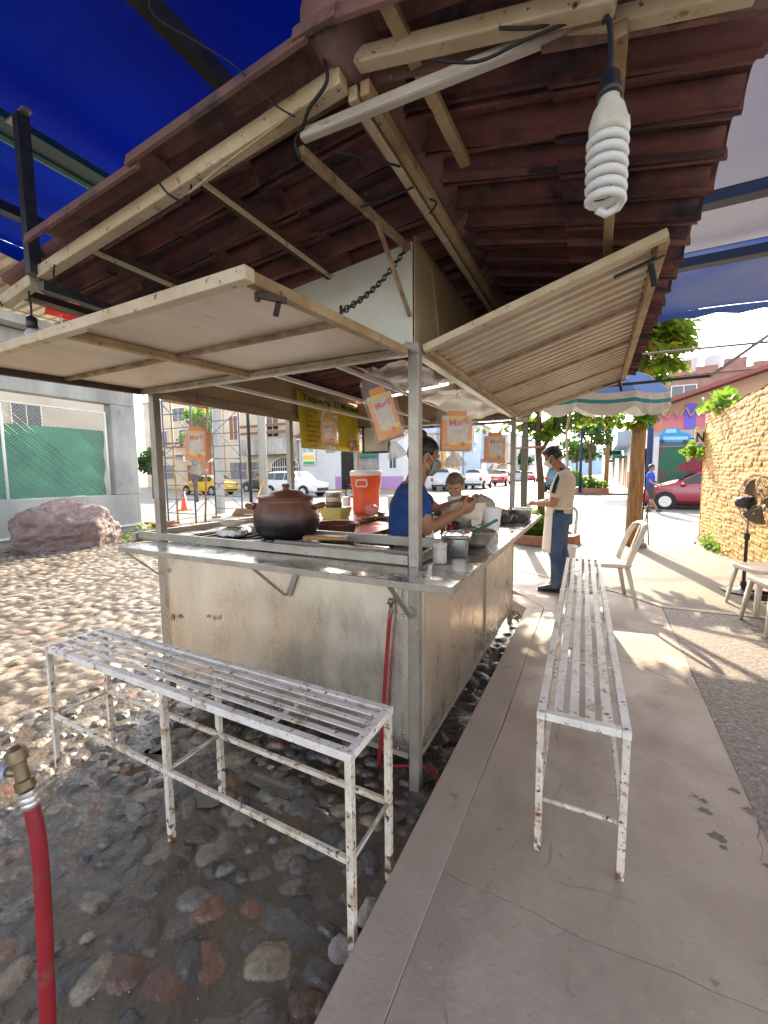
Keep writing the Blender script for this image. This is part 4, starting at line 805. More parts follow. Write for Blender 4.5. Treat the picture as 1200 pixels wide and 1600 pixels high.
# ---------------------------------------------------------------- bread bags hanging on strings
def bread_bag(label, top, w, h, hang, tilt, rz, tail=True, dep=.085, wm=film):
    b = thing('bread_bag', label, 'bag', top, rz, 'plastic bread bags hung on strings', local=True); w *= 1.24; h *= 1.07; dep *= 1.25
    M = Euler((0, tilt, 0)).to_matrix(); g_ = random.Random(int(w*1e4+h*1e3))
    lv = [(.10, 0, .2), (.55, -.06, .5), (.92, -.17, .9), (1, -.30, 1), (1.02, -.6, 1), (1.03, -.85, 1.05), (.98, -.97, 1), (.35, -1.0, .5)]
    if tail: lv += [(.24, -1.02, .4), (.45, -1.10, .7), (.62, -1.19, .9), (.58, -1.22, .8)]
    P0 = rrect(w/2, dep/2, dep*.25, 3); n = len(P0); vs = []
    for s, z, ds in lv:
        for x, y in P0: vs.append(M @ V(x*s+g_.uniform(-.003, .003), y*ds*1.15+g_.uniform(-.003, .003), z*h+g_.uniform(-.003, .003)))
    mb = MB(); mb.add(vs, [(i*n+k, i*n+(k+1) % n, (i+1)*n+(k+1) % n, (i+1)*n+k) for i in range(len(lv)-1) for k in range(n)]); mb.build('bag_film', wm, b, smooth=True)
    if tail:
        mb = MB(); mb.lathe((0, 0, 0), [(.10*w, -1.0*h), (.09*w, -1.03*h), (.2*w, -1.09*h), (.29*w, -1.20*h), (.30*w, -1.23*h)], 14, sy=.5); mb.v = [tuple(M @ (V(v)+V(g_.uniform(-.003, .003), 0, g_.uniform(-.004, .004)))) for v in mb.v]; mb.build('knotted_tail', filmw, b, smooth=True)
    # printed wrapper inside
    mb = MB(); q = .78; hw = w*q/2; d2 = dep*.40
    def R_(x0, x1, z0, z1, m_, e=0):
        mb.mat(m_); mb.add([M @ V(x, -d2-e, z) for x, z in ((x0, z0), (x1, z0), (x1, z1), (x0, z1))], [(0, 1, 2, 3)]); mb.add([M @ V(x, d2+e, z) for x, z in ((x1, z0), (x0, z0), (x0, z1), (x1, z1))], [(0, 1, 2, 3)])
    def PL(pts, m_, e): mb.mat(m_); mb.add([M @ V(x, -d2-e, z) for x, z in pts], [tuple(range(len(pts)))])
    R_(-hw, hw, -.955*h, -.36*h, prG); mb.mat(prO)
    for s in (-1, 1): mb.add([M @ V(x, y, z) for x, y, z in ((s*hw, -d2, -.955*h), (s*hw, d2, -.955*h), (s*hw, d2, -.36*h), (s*hw, -d2, -.36*h))], [(0, 1, 2, 3)])
    R_(-hw*.62, hw*.62, -.358*h, -.27*h, prO); PL([(-hw*.55, -.44*h), (hw*.2, -.40*h), (hw*.75, -.43*h), (hw*.75, -.36*h), (-hw*.55, -.36*h)], prY, .001)
    PL([(-hw, -.80*h), (-hw, -.42*h), (-hw*.72, -.42*h), (-hw*.60, -.80*h)], prO, .0012); PL([(hw*.72, -.78*h), (hw*.80, -.42*h), (hw, -.42*h), (hw, -.78*h)], prO, .0012)
    PL([(-hw, -.95*h), (hw, -.95*h), (hw, -.80*h), (hw*.3, -.83*h), (-hw*.3, -.79*h), (-hw, -.82*h)], prO, .0015); PL([(-hw*.1, -.86*h), (hw, -.84*h), (hw, -.79*h), (hw*.4, -.80*h)], prY, .002)
    PL([(-hw*.25+hw*.38*math.cos(a), -.79*h+hw*.33*math.sin(a)) for a in [k*math.tau/18 for k in range(18)]], prY, .0028); PL([(-hw*.25+hw*.28*math.cos(a), -.79*h+hw*.22*math.sin(a)) for a in [k*math.tau/18 for k in range(18)]], prG, .0034)
    PL([(hw*.38, -.90*h), (hw*.62, -.84*h), (hw*.38, -.81*h), (hw*.2, -.84*h)], prR, .0028)
    pk = mb.build('printed_wrapper', None, b)
    mb = MB().mat(prR); X_ = M @ V(1, 0, 0); U_ = M @ V(0, 0, 1)
    text(mb, 'Marlí', M @ V(-hw*.52, -d2-.003, -.545*h), X_+U_*.12, U_-X_*.12, w*.25, bold=.018)
    mb.mat(prO); R_(-hw*.35, hw*.55, -.61*h, -.60*h, prO, .002); R_(-hw*.4, hw*.6, -.64*h, -.633*h, prO, .002); R_(-hw*.3, hw*.4, -.67*h, -.664*h, prO, .002); R_(-hw*.9, -hw*.4, -.925*h, -.912*h, prG, .003)
    mb.build('lettering', None, pk)
    MB().tube(catmull([(0, 0, hang), (.003, .002, hang*.5), (0, 0, -.01)], 4), .0018, 5).build('string', rubk, b)
    MB().tube(catmull([(0, 0, .012), (.02, 0, .03), (.035, 0, .018)], 4), .0016, 5).build('string_end', rubk, b)
    return b
cr_ = math.atan2(.456, .89)
bread_bag('orange and white bread bag hanging alone in the gap beside the left corner post', (-2.12, 1.72, 1.86), .125, .27, .13, R(2), cr_)
bread_bag('small orange bread bag hanging in front of the yellow menu banner', (-1.74, 2.53, 1.96), .095, .235, .05, R(-2), cr_*.8)
bread_bag('tilted bread bag swung sideways, hanging left of the front post', (-.985, 1.80, 1.995), .125, .335, .02, R(-17), cr_*.8, dep=.10)
bread_bag('largest upright bread bag hanging right of the woman in blue', (-.76, 2.46, 1.955), .185, .315, .06, R(1), cr_*.9, dep=.12)
bread_bag('bread bag with a black hook cord hanging by the far corner post', (-.76, 3.55, 1.93), .17, .34, .06, R(1), cr_*.8, dep=.08)
# menu banner
t = thing('menu_banner', 'yellow menu banner of the taqueria listing dishes and prices, hung at the rear left', 'banner', (-2.40, 3.55, 1.7))
def bz(u, v): return V(-2.405+.008*math.sin(u*9), 3.00+u*1.08+.05*(1-v), 1.735+v*.52-.0*u)
mb = MB(); mb.grid(bz, 16, 8); bo = mb.build('banner_sheet', ban, t, smooth=True, solid=.0015)
for s_, y_, w_ in (('Taquería', 3.06, .455), ('El', 3.565, .09), ('Moreno', 3.70, .35)): mb = MB(); text(mb, s_, (-2.388, y_, 2.17), (0, 1, 0), (0, 0, 1), .088, bold=.025, width=w_); mb.build('banner_title', tealp, bo)
for i, s_ in enumerate(['Torta Tacos', 'Torta Rosca', 'Sencillo', 'Orden de Bistec', 'Media Orden', 'Consomé', 'Agua Fresca', 'Refresco', 'Cerveza']):
    mb = MB(); text(mb, s_, (-2.388, 3.08+.008*i, 2.115-.045*i), (0, 1, 0), (0, 0, 1), .040, bold=.01); mb.build('menu_line', brnp, bo)
for y, z, s_ in ((3.32, 2.11, '$ 13.00'), (3.80, 1.93, '$ 80.00'), (3.84, 1.86, '$ 45.00')): mb = MB(); text(mb, s_, (-2.388, y, z), (0, 1, 0), (0, 0, 1), .04, bold=.01); mb.build('price', prG, bo)
g_ = random.Random(9); mb = MB(); fm = [prO, prR, pm('print_salad', (.12, .3, .05), .5), prG, brnp]
for k in range(90):
    a = g_.uniform(0, math.tau); q = math.sqrt(g_.random())*.11; c = V(-2.39-.0+k*.00006, 3.95+q*math.cos(a), 1.80+q*.55*math.sin(a)); r_ = g_.uniform(.008, .02)
    mb.mat(fm[g_.randrange(5)]); mb.poly([c+V(0, r_*math.cos(w), r_*math.sin(w)) for w in [i*math.tau/6+a for i in range(6)]])
mb.build('printed_food_picture', None, bo)
t = thing('picture_frame', 'thin brown framed board hanging inside the rear of the stand', 'picture frame', (-2.39, 4.04, 1.7)); MB().box(-2.32, -2.02, 4.06, 4.075, 1.74, 2.0).build('board', whitep, t); mb = MB(); mb.box(-2.34, -2.32, 4.05, 4.08, 1.72, 2.02); mb.box(-2.02, -2.0, 4.05, 4.08, 1.72, 2.02); mb.box(-2.32, -2.02, 4.05, 4.08, 1.72, 1.739); mb.build('frame', dwood, t)
# gas hose on the panel
t = thing('gas_hose', 'red gas hose dropping from a fitting on the front panel to the kerb', 'hose', (-.80, 1.6, 0))
MB().tube(catmull([(-.797, 1.618, .88), (-.80, 1.608, .84), (-.815, 1.612, .7), (-.83, 1.612, .5), (-.845, 1.615, .3), (-.87, 1.63, .15), (-.90, 1.70, .055), (-.82, 1.76, .035), (-.72, 1.80, .04), (-.63, 1.76, .06), (-.60, 1.69, .045), (-.605, 1.62, .03)], 7), .0095, 9).build('hose_tube', rubr, t, smooth=True)
mb = MB(); mb.lathe((-.797, 1.618, .87), [(.011, 0), (.013, .01), (.009, .02), (.009, .04), (.013, .045), (.013, .065), (.006, .07)], 12); mb.tube([(-.797, 1.645, .925), (-.797, 1.618, .925)], .012, 8); mb.tube([(-.815, 1.618, .915), (-.78, 1.618, .915)], .004, 6); mb.build('brass_fitting', brass, t, smooth=True)
# garden hose in the foreground with its brass valve
t = thing('garden_hose', 'thick red hose rising in the foreground to an old brass tap fitting', 'hose', (-.85, .30, 0))
hp = [(-.835, .25, .02), (-.845, .285, .25), (-.853, .304, .506), (-.866, .318, .70), (-.878, .325, .83), (-.893, .325, .905)]
MB().tube(catmull(hp, 7), .0125, 14).build('hose_tube', rubr, t, smooth=True)
ax = (V(-.916, .322, .977)-V(-.893, .325, .905)).normalized(); a0 = V(-.893, .325, .905)
mb = MB(); mb.lathe(a0-ax*.004, [(.0128, 0), (.0145, .003), (.0145, .008), (.0138, .010), (.0145, .013), (.0145, .019), (.0138, .021), (.0145, .024), (.0145, .03), (.012, .031)], 20, ax); mb.build('hose_clamp', zinc, t, smooth=True, angle=30)
mb = MB(); mb.lathe(a0+ax*.028, [(.0115, 0), (.0155, .003), (.0155, .018), (.0115, .021), (.0105, .045), (.0115, .052), (.0160, .054), (.0165, .062), (.0150, .075), (.009, .082), (0, .083)], 12, ax); mb.build('tap_body', brass, t, smooth=True, angle=30)
q = a0+ax*.062; d = V(-.89, -.42, -.03).normalized(); mb = MB(); mb.tube([q, q+d*.032], .0085, 12); mb.build('side_outlet', brass, t, smooth=True)
mb = MB(); mb.lathe(q+d*.026, [(.010, 0), (.0125, .004), (.0125, .014), (.011, .016)], 14, d); mb.build('pale_collar', pm('lilac_plastic', (.42, .42, .55), .4), t, smooth=True, angle=30)
mb = MB(); mb.lathe(q+d*.040, [(.013, 0), (.0175, .003), (.0175, .05), (.013, .055), (.013, .16)], 8, d); mb.build('blue_connector', bluep, t, smooth=False)
MB().bar((-1.02, .36, .034), (-.76, .52, .036), .012, .008).build('metal_strip', zinc, None)
o = bpy.data.objects['metal_strip']; tag(o, 'short bare metal strip lying on the wet ground near the kerb', 'metal strip')
# loose stones
def rock(name, label, c, r, m_, seed, cat='stone', sub=4, amp=.25, group=None, flat=.0):
    import bmesh
    bm = bmesh.new(); bmesh.ops.create_icosphere(bm, subdivisions=sub, radius=1); g_ = np.random.default_rng(seed); pl = [(V(*g_.normal(size=3)).normalized(), g_.uniform(.62, .95)) for _ in range(14)]
    from mathutils import noise as NZ
    for v in bm.verts:
        p = v.co.normalized(); k = 1
        for n_, d_ in pl:
            q = p.dot(n_)
            if q > d_: k = min(k, d_/q)
        k *= 1+amp*.5*NZ.noise(p*1.6+V(seed, 0, 0))+amp*.22*NZ.noise(p*5+V(0, seed, 0))+amp*.08*NZ.noise(p*14)
        v.co = V(p.x*r[0]*k, p.y*r[1]*k, p.z*r[2]*k)
    me = bpy.data.meshes.new(name); bm.to_mesh(me); bm.free(); me.materials.append(m_)
    for p in me.polygons: p.use_smooth = True
    o = bpy.data.objects.new(name, me); COL.objects.link(o); o.location = c; return tag(o, label, cat, group)
rkg = pm('pale_grey_stone', (.36, .33, .29), .75, var=((.25, .23, .21), 14), bump=(40, .4))
rock('loose_stone', 'pale grey stone wedged under the near leg of the bench at the kerb', (-.655, .975, -.012), (.062, .055, .03), rkg, 3)
rock('loose_stone', 'upright grey stone between the bench legs and the kerb', (-.635, 1.105, .01), (.036, .055, .03), rkg, 6)
rock('boulder', 'big purple brown boulder lying before the concrete wall', (-9.85, 4.72, .38), (.78, 1.12, .60), pm('purple_boulder', (.27, .19, .18), .7, var=((.14, .095, .09), 4.5, 7), spots=[((.32, .25, .22), 5, .62, .72)], bump=(9, 1, .07)), 12, 'boulder', 5, .34)
# ---------------------------------------------------------------- people
def oloft(mb, st, seg=16):
    """oriented loft: stations (centre, side vector, rx, ry)"""
    vs = []; n = len(st)
    for i, (c, s_, rx, ry) in enumerate(st):
        d = (V(st[min(i+1, n-1)][0])-V(st[max(i-1, 0)][0])).normalized(); s_ = V(s_); s_ = (s_-d*s_.dot(d)).normalized(); f = d.cross(s_)
        for k in range(seg): t = math.tau*k/seg; vs.append(V(c)+s_*(rx*math.cos(t))+f*(ry*math.sin(t)))
    mb.add(vs, [(i*seg+k, i*seg+(k+1) % seg, (i+1)*seg+(k+1) % seg, (i+1)*seg+k) for i in range(n-1) for k in range(seg)]+[tuple(range(seg-1, -1, -1)), tuple((n-1)*seg+k for k in range(seg))])
def limb(mb, pts, rs, seg=12):
    p = catmull(pts, 5); m = len(p)-1; k = len(rs)-1; rr_ = []
    for i in range(m+1): t = i/m*k; a = min(int(t), k-1); rr_.append(rs[a]*(1-(t-a))+rs[a+1]*(t-a))
    mb.tube(p, rr_, seg); mb.ball(p[0], rs[0], 12, 8); mb.ball(p[-1], rs[-1], 12, 8)
def headm(mb, c, f, up, s=1.0):
    c, f, up = V(c), V(f).normalized(), V(up).normalized(); up = (up-f*up.dot(f)).normalized(); l = up.cross(f)
    M = Matrix((f, l, up)).transposed()
    P = lambda x, y, z: c+f*(x*s)+l*(y*s)+up*(z*s)
    mb.ball(P(-.012, 0, .022), (.094*s, .075*s, .092*s), 22, 16, M); mb.ball(P(.020, 0, -.045), (.068*s, .058*s, .068*s), 18, 12, M); mb.ball(P(.052, 0, -.088), (.030*s, .034*s, .024*s), 12, 8, M)
    mb.tube([P(.082, 0, .018), P(.094, 0, -.012), P(.102, 0, -.032)], [.008*s, .011*s, .014*s], 8); mb.ball(P(.098, 0, -.035), (.014*s, .017*s, .010*s), 10, 7, M)
    for y in (-1, 1): mb.ball(P(.070, .030*y, .022), (.016*s, .024*s, .008*s), 10, 6, M); mb.ball(P(-.008, .076*y, -.012), (.019*s, .009*s, .032*s), 12, 8, M); mb.ball(P(.055, .036*y, -.028), (.024*s, .022*s, .022*s), 10, 7, M)
    mb.ball(P(.083, 0, -.060), (.012*s, .024*s, .006*s), 10, 6, M); mb.ball(P(.081, 0, -.070), (.012*s, .021*s, .006*s), 10, 6, M)
    return P, M
def facebits(parent, P, M, s, eye=True, brow=hairm):
    for y in (-1, 1):
        mb = MB(); mb.mat(white).ball(P(.074, .031*y, .004), (.011*s, .014*s, .006*s), 10, 7, M); mb.mat(blk).ball(P(.083, .031*y, .003), (.004*s, .006*s, .005*s), 8, 6, M); mb.build('eye', None, parent, smooth=True)
        mb = MB(); mb.tube([P(.082, .014*y, .022), P(.084, .032*y, .029), P(.070, .052*y, .024)], [.003*s, .004*s, .002*s], 6); mb.build('eyebrow', brow, parent, smooth=True)
def handm(mb, w, d, n, th, s=1.0, curl=.5):
    """w wrist, d finger direction, n palm normal (fingers curl towards it), th thumb side"""
    w, d, n = V(w), V(d).normalized(), V(n); n = (n-d*n.dot(d)).normalized(); t = V(th); t = (t-d*t.dot(d)-n*t.dot(n)).normalized()
    oloft(mb, [(w-d*.01*s, t, .026*s, .019*s), (w+d*.02*s, t, .034*s, .016*s), (w+d*.06*s, t, .042*s, .015*s), (w+d*.088*s, t, .040*s, .012*s)], 14)
    for i, (o_, L_) in enumerate(((.030, .074), (.010, .082), (-.010, .076), (-.029, .060))):
        b = w+d*.084*s+t*(o_*s); p = [b]; a = curl*.35; dd = d
        for q, f_ in enumerate((.45, .32, .25)): a += curl*(.45+.04*i); dd = d*math.cos(a)+n*math.sin(a); p.append(p[-1]+dd*(L_*f_*s))
        mb.tube(p, [.0095*s, .009*s, .008*s, .0065*s], 9); mb.ball(p[-1], .0065*s, 8, 6)
    b = w+d*.025*s+t*.028*s; p = [b, b+(t*.75+d*.6+n*.25)*.030*s, b+(t*.75+d*.9+n*.5)*.052*s, b+(t*.6+d*1.15+n*.7)*.070*s]; mb.tube(p, [.014*s, .012*s, .010*s, .0075*s], 9); mb.ball(p[-1], .0075*s, 8, 6)
def capm(mb, P, M, s, hi=.012):
    """hair shell: skull cap down to the nape, leaving the face free"""
    n0 = len(mb.v); mb.ball((0, 0, 0), 1, 28, 20); vs = mb.v[n0:]; out = []
    for x, y, z in vs:
        r_ = [.102+hi*.3, .084+hi*.3, .104+hi*.4]
        # pull the front and bottom inward so that it disappears into the head there
        k = 1.0
        if x > .45 and z < .45: k = .80
        if z < -.15 and x > -.15: k = .78
        if z < -.62: k = .80
        out.append(P(-.015+r_[0]*x*k, r_[1]*y*k, .020+r_[2]*z*k))
    mb.v[n0:] = [tuple(o_) for o_ in out]
def strap(parent, P, s, m_):
    mb = MB()
    for y in (-1, 1): mb.tube(catmull([P(.070, .058*y, -.035), P(.035, .079*y, -.012), P(-.004, .088*y, .018), P(-.018, .084*y, .005)], 4), .0022*s, 5); mb.tube(catmull([P(.055, .058*y, -.085), P(.02, .076*y, -.06), P(-.016, .084*y, -.03)], 4), .0022*s, 5)
    mb.build('mask_loops', m_, parent, smooth=True)
def maskshell(parent, P, M, s, m_, low=0, nm='face_mask'):
    mb = MB(); vs = []
    def f(u, v):
        a = (u-.5)*2.5; z = -.010-.095*v-low; r_ = .070+.016*math.sin(v*math.pi)-.02*max(0, v-.7)
        return P(.024+r_*math.cos(a)*1.02-.006*v+ .016*math.exp(-(a*2.2)**2)*math.sin(min(1, v*1.3+.2)*math.pi), r_*math.sin(a)*.98, z+.010*math.cos(a*1.6)*(1-v))
    mb.grid(f, 16, 10); return mb.build(nm, m_, parent, smooth=True, solid=.002)
# the woman in blue cooking inside the stand
c0 = V(-.985, 2.37, .18)
Wm = thing('person', 'woman in blue top and patterned mask, hair in a bun, folding cloth', 'person', c0)
f = V(.80, .58, -.30); hc = V(-.968, 2.38, 1.600)
body = MB(); P, M = headm(body, hc, f, (.25, .15, .95), .97)
side = V(-.50, .86, 0); lf = V(-.86, .5, 0)
sh1, sh2 = V(-.965, 2.235, 1.375), V(-1.13, 2.50, 1.385)      # near (her right) and far shoulder
limb(body, [V(-1.035, 2.36, 1.40), V(-1.015, 2.365, 1.47), V(-.985, 2.375, 1.54)], [.068, .060, .060])
oloft(body, [((-1.06, 2.36, .98), side, .150, .115), ((-1.07, 2.36, 1.15), side, .150, .115), ((-1.065, 2.36, 1.30), side, .165, .110), ((-1.05, 2.36, 1.40), side, .150, .075), ((-1.04, 2.36, 1.43), side, .08, .06)])
el1, wr1 = V(-.895, 2.245, 1.165), V(-.765, 2.47, 1.262); el2, wr2 = V(-.98, 2.66, 1.24), V(-.84, 2.72, 1.30)
limb(body, [sh1, (sh1+el1)/2+V(.01, -.01, 0), el1], [.056, .050, .042]); limb(body, [el1, el1.lerp(wr1, .4), wr1], [.042, .040, .026])
limb(body, [sh2, (sh2+el2)/2, el2], [.055, .048, .040]); limb(body, [el2, el2.lerp(wr2, .4), wr2], [.04, .038, .025])
handm(body, wr1, (.60, .65, .25), (-.5, .4, .2), (0, 0, 1), .92, .45); handm(body, wr2, (.85, -.1, .1), (-.1, -.7, -.5), (0, 0, 1), .92, .5)
for s_ in (-1, 1):
    hp_ = V(-1.05, 2.36, .98)+side*.08*s_; limb(body, [hp_, hp_+V(.02, 0, -.38), hp_+V(0, 0, -.72)], [.085, .06, .042]); limb(body, [hp_+V(0, 0, -.74), hp_+V(.10, .06, -.765)], [.042, .03])
ob = bake(body.build('body', skinb, Wm), .0055, 3)
facebits(Wm, P, M, .97)
mb = MB(); capm(mb, P, M, .97, .010); mb.ball(P(-.070, -.01, .122), (.042, .045, .034), 16, 12, M); mb.ball(P(-.06, 0, .10), (.05, .05, .03), 14, 10, M); [mb.tube([P(-.07+.02*math.cos(q), .02*math.sin(q), .135), P(-.075+.05*math.cos(q), .052*math.sin(q), .150+.01*math.sin(3*q))], [.008, .003], 6) for q in (0, 1.1, 2.3, 3.4, 4.5, 5.4)]; bake(mb.build('hair', hairm, Wm), .006, 3)
maskshell(Wm, P, M, .97, maskg); strap(Wm, P, .97, cloth)
mb = MB(); e = .010
oloft(mb, [((-1.06, 2.36, 1.02), side, .162, .128), ((-1.07, 2.36, 1.15), side, .163, .128), ((-1.065, 2.36, 1.30), side, .178, .124), ((-1.052, 2.36, 1.385), side, .165, .092), ((-1.045, 2.36, 1.425), side, .10, .070)])
limb(mb, [sh1+V(-.01, .01, .005), sh1.lerp(el1, .35), sh1.lerp(el1, .52)], [.073, .066, .066]); limb(mb, [sh1+V(-.01, .02, .0), (sh1+sh2)/2, sh2], [.070, .078, .070]); limb(mb, [sh2, sh2.lerp(el2, .35), sh2.lerp(el2, .55)], [.066, .063, .064])
bake(mb.build('top', blues, Wm), .008, 3)
mb = MB(); oloft(mb, [((-1.055, 2.362, .42), side, .19, .15), ((-1.055, 2.362, .80), side, .178, .145), ((-1.055, 2.365, 1.10), side, .170, .136), ((-1.055, 2.365, 1.14), side, .165, .132)]); mb.box(-.99, -.985, 2.3, 2.301, 1.2, 1.201)
ap = bake(mb.build('apron', navys, Wm), .009, 3)
mb = MB(); nrm_ = V(.8, .55, 0)
mb.grid(lambda u, v: V(-1.055, 2.36, 1.10+.26*v)+side*((u-.5)*(.26-.10*v))+nrm_.normalized()*(.137-.012*v-.10*(u-.5)**2), 8, 8); mb.build('apron_bib', navys, Wm, smooth=True, solid=.004)
Wm.location += V(.028, .014, 0)
# the older woman facing her
c0 = V(-1.06, 3.44, .18)
Wo = thing('person', 'older woman in sleeveless top, white mask pulled under her chin', 'person', c0)
f = V(.10, -.86, -.50); side = V(-.99, -.1, 0); hc = V(-1.045, 3.36, 1.385); body = MB(); P, M = headm(body, hc, f, (0, -.35, .93), .93)
limb(body, [V(-1.05, 3.47, 1.16), V(-1.05, 3.44, 1.24), V(-1.047, 3.40, 1.30)], [.06, .052, .048])
oloft(body, [((-1.06, 3.50, .85), side, .16, .12), ((-1.06, 3.50, 1.0), side, .155, .115), ((-1.055, 3.48, 1.12), side, .165, .095), ((-1.05, 3.46, 1.18), side, .13, .07), ((-1.05, 3.46, 1.20), side, .07, .06)])
for sg, el, wr in ((-1, V(-.84, 3.30, 1.02), V(-.88, 3.08, 1.19)), (1, V(-1.29, 3.32, 1.02), V(-1.02, 3.10, 1.20))):
    sh = V(-1.05, 3.46, 1.15)-side*(-.155)*(-sg) if False else V(-1.05-.155*sg, 3.46, 1.145)
    limb(body, [sh, (sh+el)/2, el], [.050, .045, .037]); limb(body, [el, el.lerp(wr, .4), wr], [.037, .034, .023]); handm(body, wr, V(-.2*-sg*-1, -.9, .1), (0, -.2, -1), (-sg*-1, 0, .3), .86, .5)
    hp_ = V(-1.06+.08*sg, 3.50, .87); limb(body, [hp_, hp_+V(0, -.03, -.34), hp_+V(0, 0, -.62)], [.08, .055, .04]); limb(body, [hp_+V(0, 0, -.64), hp_+V(0, -.12, -.66)], [.04, .03])
bake(body.build('body', skinl, Wo), .0055, 3); facebits(Wo, P, M, .93, brow=hairb)
mb = MB(); capm(mb, P, M, .93, .006); bake(mb.build('hair', hairb, Wo), .006, 3)
maskshell(Wo, P, M, .93, white, .045)
mb = MB(); oloft(mb, [((-1.06, 3.50, .60), side, .19, .15), ((-1.06, 3.50, .9), side, .175, .135), ((-1.057, 3.49, 1.02), side, .168, .127), ((-1.055, 3.478, 1.11), side, .150, .110)]); bake(mb.build('striped_top', pm('mauve_stripes', (.35, .25, .27), .8, var=((.6, .52, .5), 26)), Wo), .008, 3)
mb = MB()
for sg in (-1, 1): mb.tube(catmull([(-1.055+.085*sg, 3.375, 1.08), (-1.05+.10*sg, 3.385, 1.16), (-1.05+.10*sg, 3.45, 1.215), (-1.05+.09*sg, 3.53, 1.17)], 5), [.02, .02, .02, .02]*4 if False else .014, 8)
mb.build('top_straps', pm('pale_strap', (.6, .55, .5), .8), Wo, smooth=True)
# the man in the cream shirt
c0 = V(-.36, 5.14, .12)
Mn = thing('person', 'man in cream T-shirt, white apron and jeans looking down at his hands', 'person', c0)
f = V(-.80, .0, -.45); side = V(.05, -1, 0); hc = V(-.445, 5.12, 1.665); body = MB(); P, M = headm(body, hc, f, (-.45, 0, .9), 1.0)
limb(body, [V(-.335, 5.13, 1.48), V(-.355, 5.13, 1.54), V(-.40, 5.125, 1.60)], [.07, .06, .057])
oloft(body, [((-.34, 5.13, .98), side, .16, .115), ((-.345, 5.13, 1.12), side, .155, .115), ((-.33, 5.13, 1.30), side, .175, .12), ((-.31, 5.13, 1.43), side, .18, .095), ((-.32, 5.13, 1.49), side, .10, .07)])
for sg, el, wr in ((-1, V(-.405, 4.885, 1.15), V(-.585, 5.03, 1.135)), (1, V(-.42, 5.37, 1.15), V(-.60, 5.22, 1.13))):
    sh = V(-.315, 5.13+.185*sg, 1.425); limb(body, [sh, (sh+el)/2, el], [.060, .052, .043]); limb(body, [el, el.lerp(wr, .35), wr], [.043, .040, .027])
    handm(body, wr, V(-.9, -.25*sg, .05), (0, -sg*.5, -.8), (0, -sg*.3, 1), 1.0, .75)
ft = []
for sg, kx, fx, fy in ((-1, -.375, -.36, 5.02), (1, -.33, -.27, 5.26)):
    hp_ = V(-.335, 5.13+.085*sg, .98); kn = V(kx, hp_.y*.5+fy*.5, .60); an = V(fx, fy, .20); ft.append((hp_, kn, an)); limb(body, [hp_, hp_.lerp(kn, .5)+V(-.01, 0, 0), kn], [.095, .08, .058]); limb(body, [kn, kn.lerp(an, .35)+V(.015, 0, 0), an], [.058, .056, .038])
bake(body.build('body', pm('skin_tan', (.40, .19, .10), .5, var=((.33, .14, .075), 10)), Mn), .0075, 3); facebits(Mn, P, M, 1)
mb = MB(); capm(mb, P, M, 1, .016); mb.ball(P(.05, 0, .092), (.03, .05, .018), 14, 9, M); bake(mb.build('hair', hairm, Mn), .007, 2)
maskshell(Mn, P, M, 1, maskm); strap(Mn, P, 1, maskm)
mb = MB(); oloft(mb, [((-.335, 5.13, 1.02), side, .172, .135), ((-.340, 5.13, 1.14), side, .172, .132), ((-.325, 5.13, 1.30), side, .192, .136), ((-.30, 5.13, 1.43), side, .195, .108), ((-.31, 5.13, 1.50), side, .115, .078)])
for sg, el in ((-1, V(-.405, 4.885, 1.15)), (1, V(-.42, 5.37, 1.15))):
    sh = V(-.315, 5.13+.185*sg, 1.425); limb(mb, [sh+V(0, -.01*sg, .005), sh.lerp(el, .3), sh.lerp(el, .60)], [.080, .072, .073])
limb(mb, [(-.315, 4.96, 1.435), (-.315, 5.13, 1.445), (-.315, 5.30, 1.435)], [.078, .088, .078])
ts = bake(mb.build('tshirt', tee, Mn), .010, 3)
mb = MB(); pts = catmull([(-.335, 5.055, 1.535), (-.33, 4.98, 1.508), (-.345, 4.905, 1.46), (-.375, 4.862, 1.38), (-.400, 4.835, 1.265)], 6)
for i in range(len(pts)-1): pass
vs = []
for i, p in enumerate(pts):
    out = V(-.25, -.55-.45*(i/len(pts)), .75*(1-i/len(pts))).normalized(); w_ = V(.9, .1, -.15).normalized()*.020; vs += [p+out*.004-w_, p+out*.004+w_]
mb.add(vs, [(2*i, 2*i+1, 2*i+3, 2*i+2) for i in range(len(pts)-1)]); mb.build('shoulder_stripe', darkc, ts, smooth=True, solid=.006)
mb = MB(); oloft(mb, [((-.335, 5.13, .90), side, .165, .128), ((-.335, 5.13, .98), side, .17, .13), ((-.337, 5.13, 1.05), side, .166, .128)])
for hp_, kn, an in ft: limb(mb, [hp_, hp_.lerp(kn, .5)+V(-.01, 0, 0), kn], [.108, .094, .072]); limb(mb, [kn, kn.lerp(an, .35)+V(.012, 0, 0), an+V(0, 0, .0)], [.072, .068, .056]); mb.ball(an+V(.0, 0, .035), (.062, .060, .04))
bake(mb.build('jeans', jean, Mn), .010, 2)
MB().frame((-.345, 4.965, .99), (1, 0, 0), (0, 1, 0), (.05, .0, 1), .09, .012, .17).build('black_cloth', darkc, Mn, bevel=.004)
mb = MB()
def apf(u, v): z = 1.10-.52*u; a = (v-.5)*2.3; return V(-.345-.150*math.cos(a)*(1+.22*u+.02*math.sin(v*30)), 5.13+.185*math.sin(a)*(1+.05*u), z+.012*math.sin(v*22)*u)
mb.grid(apf, 12, 20); mb.build('apron', apr, Mn, smooth=True, solid=.004)
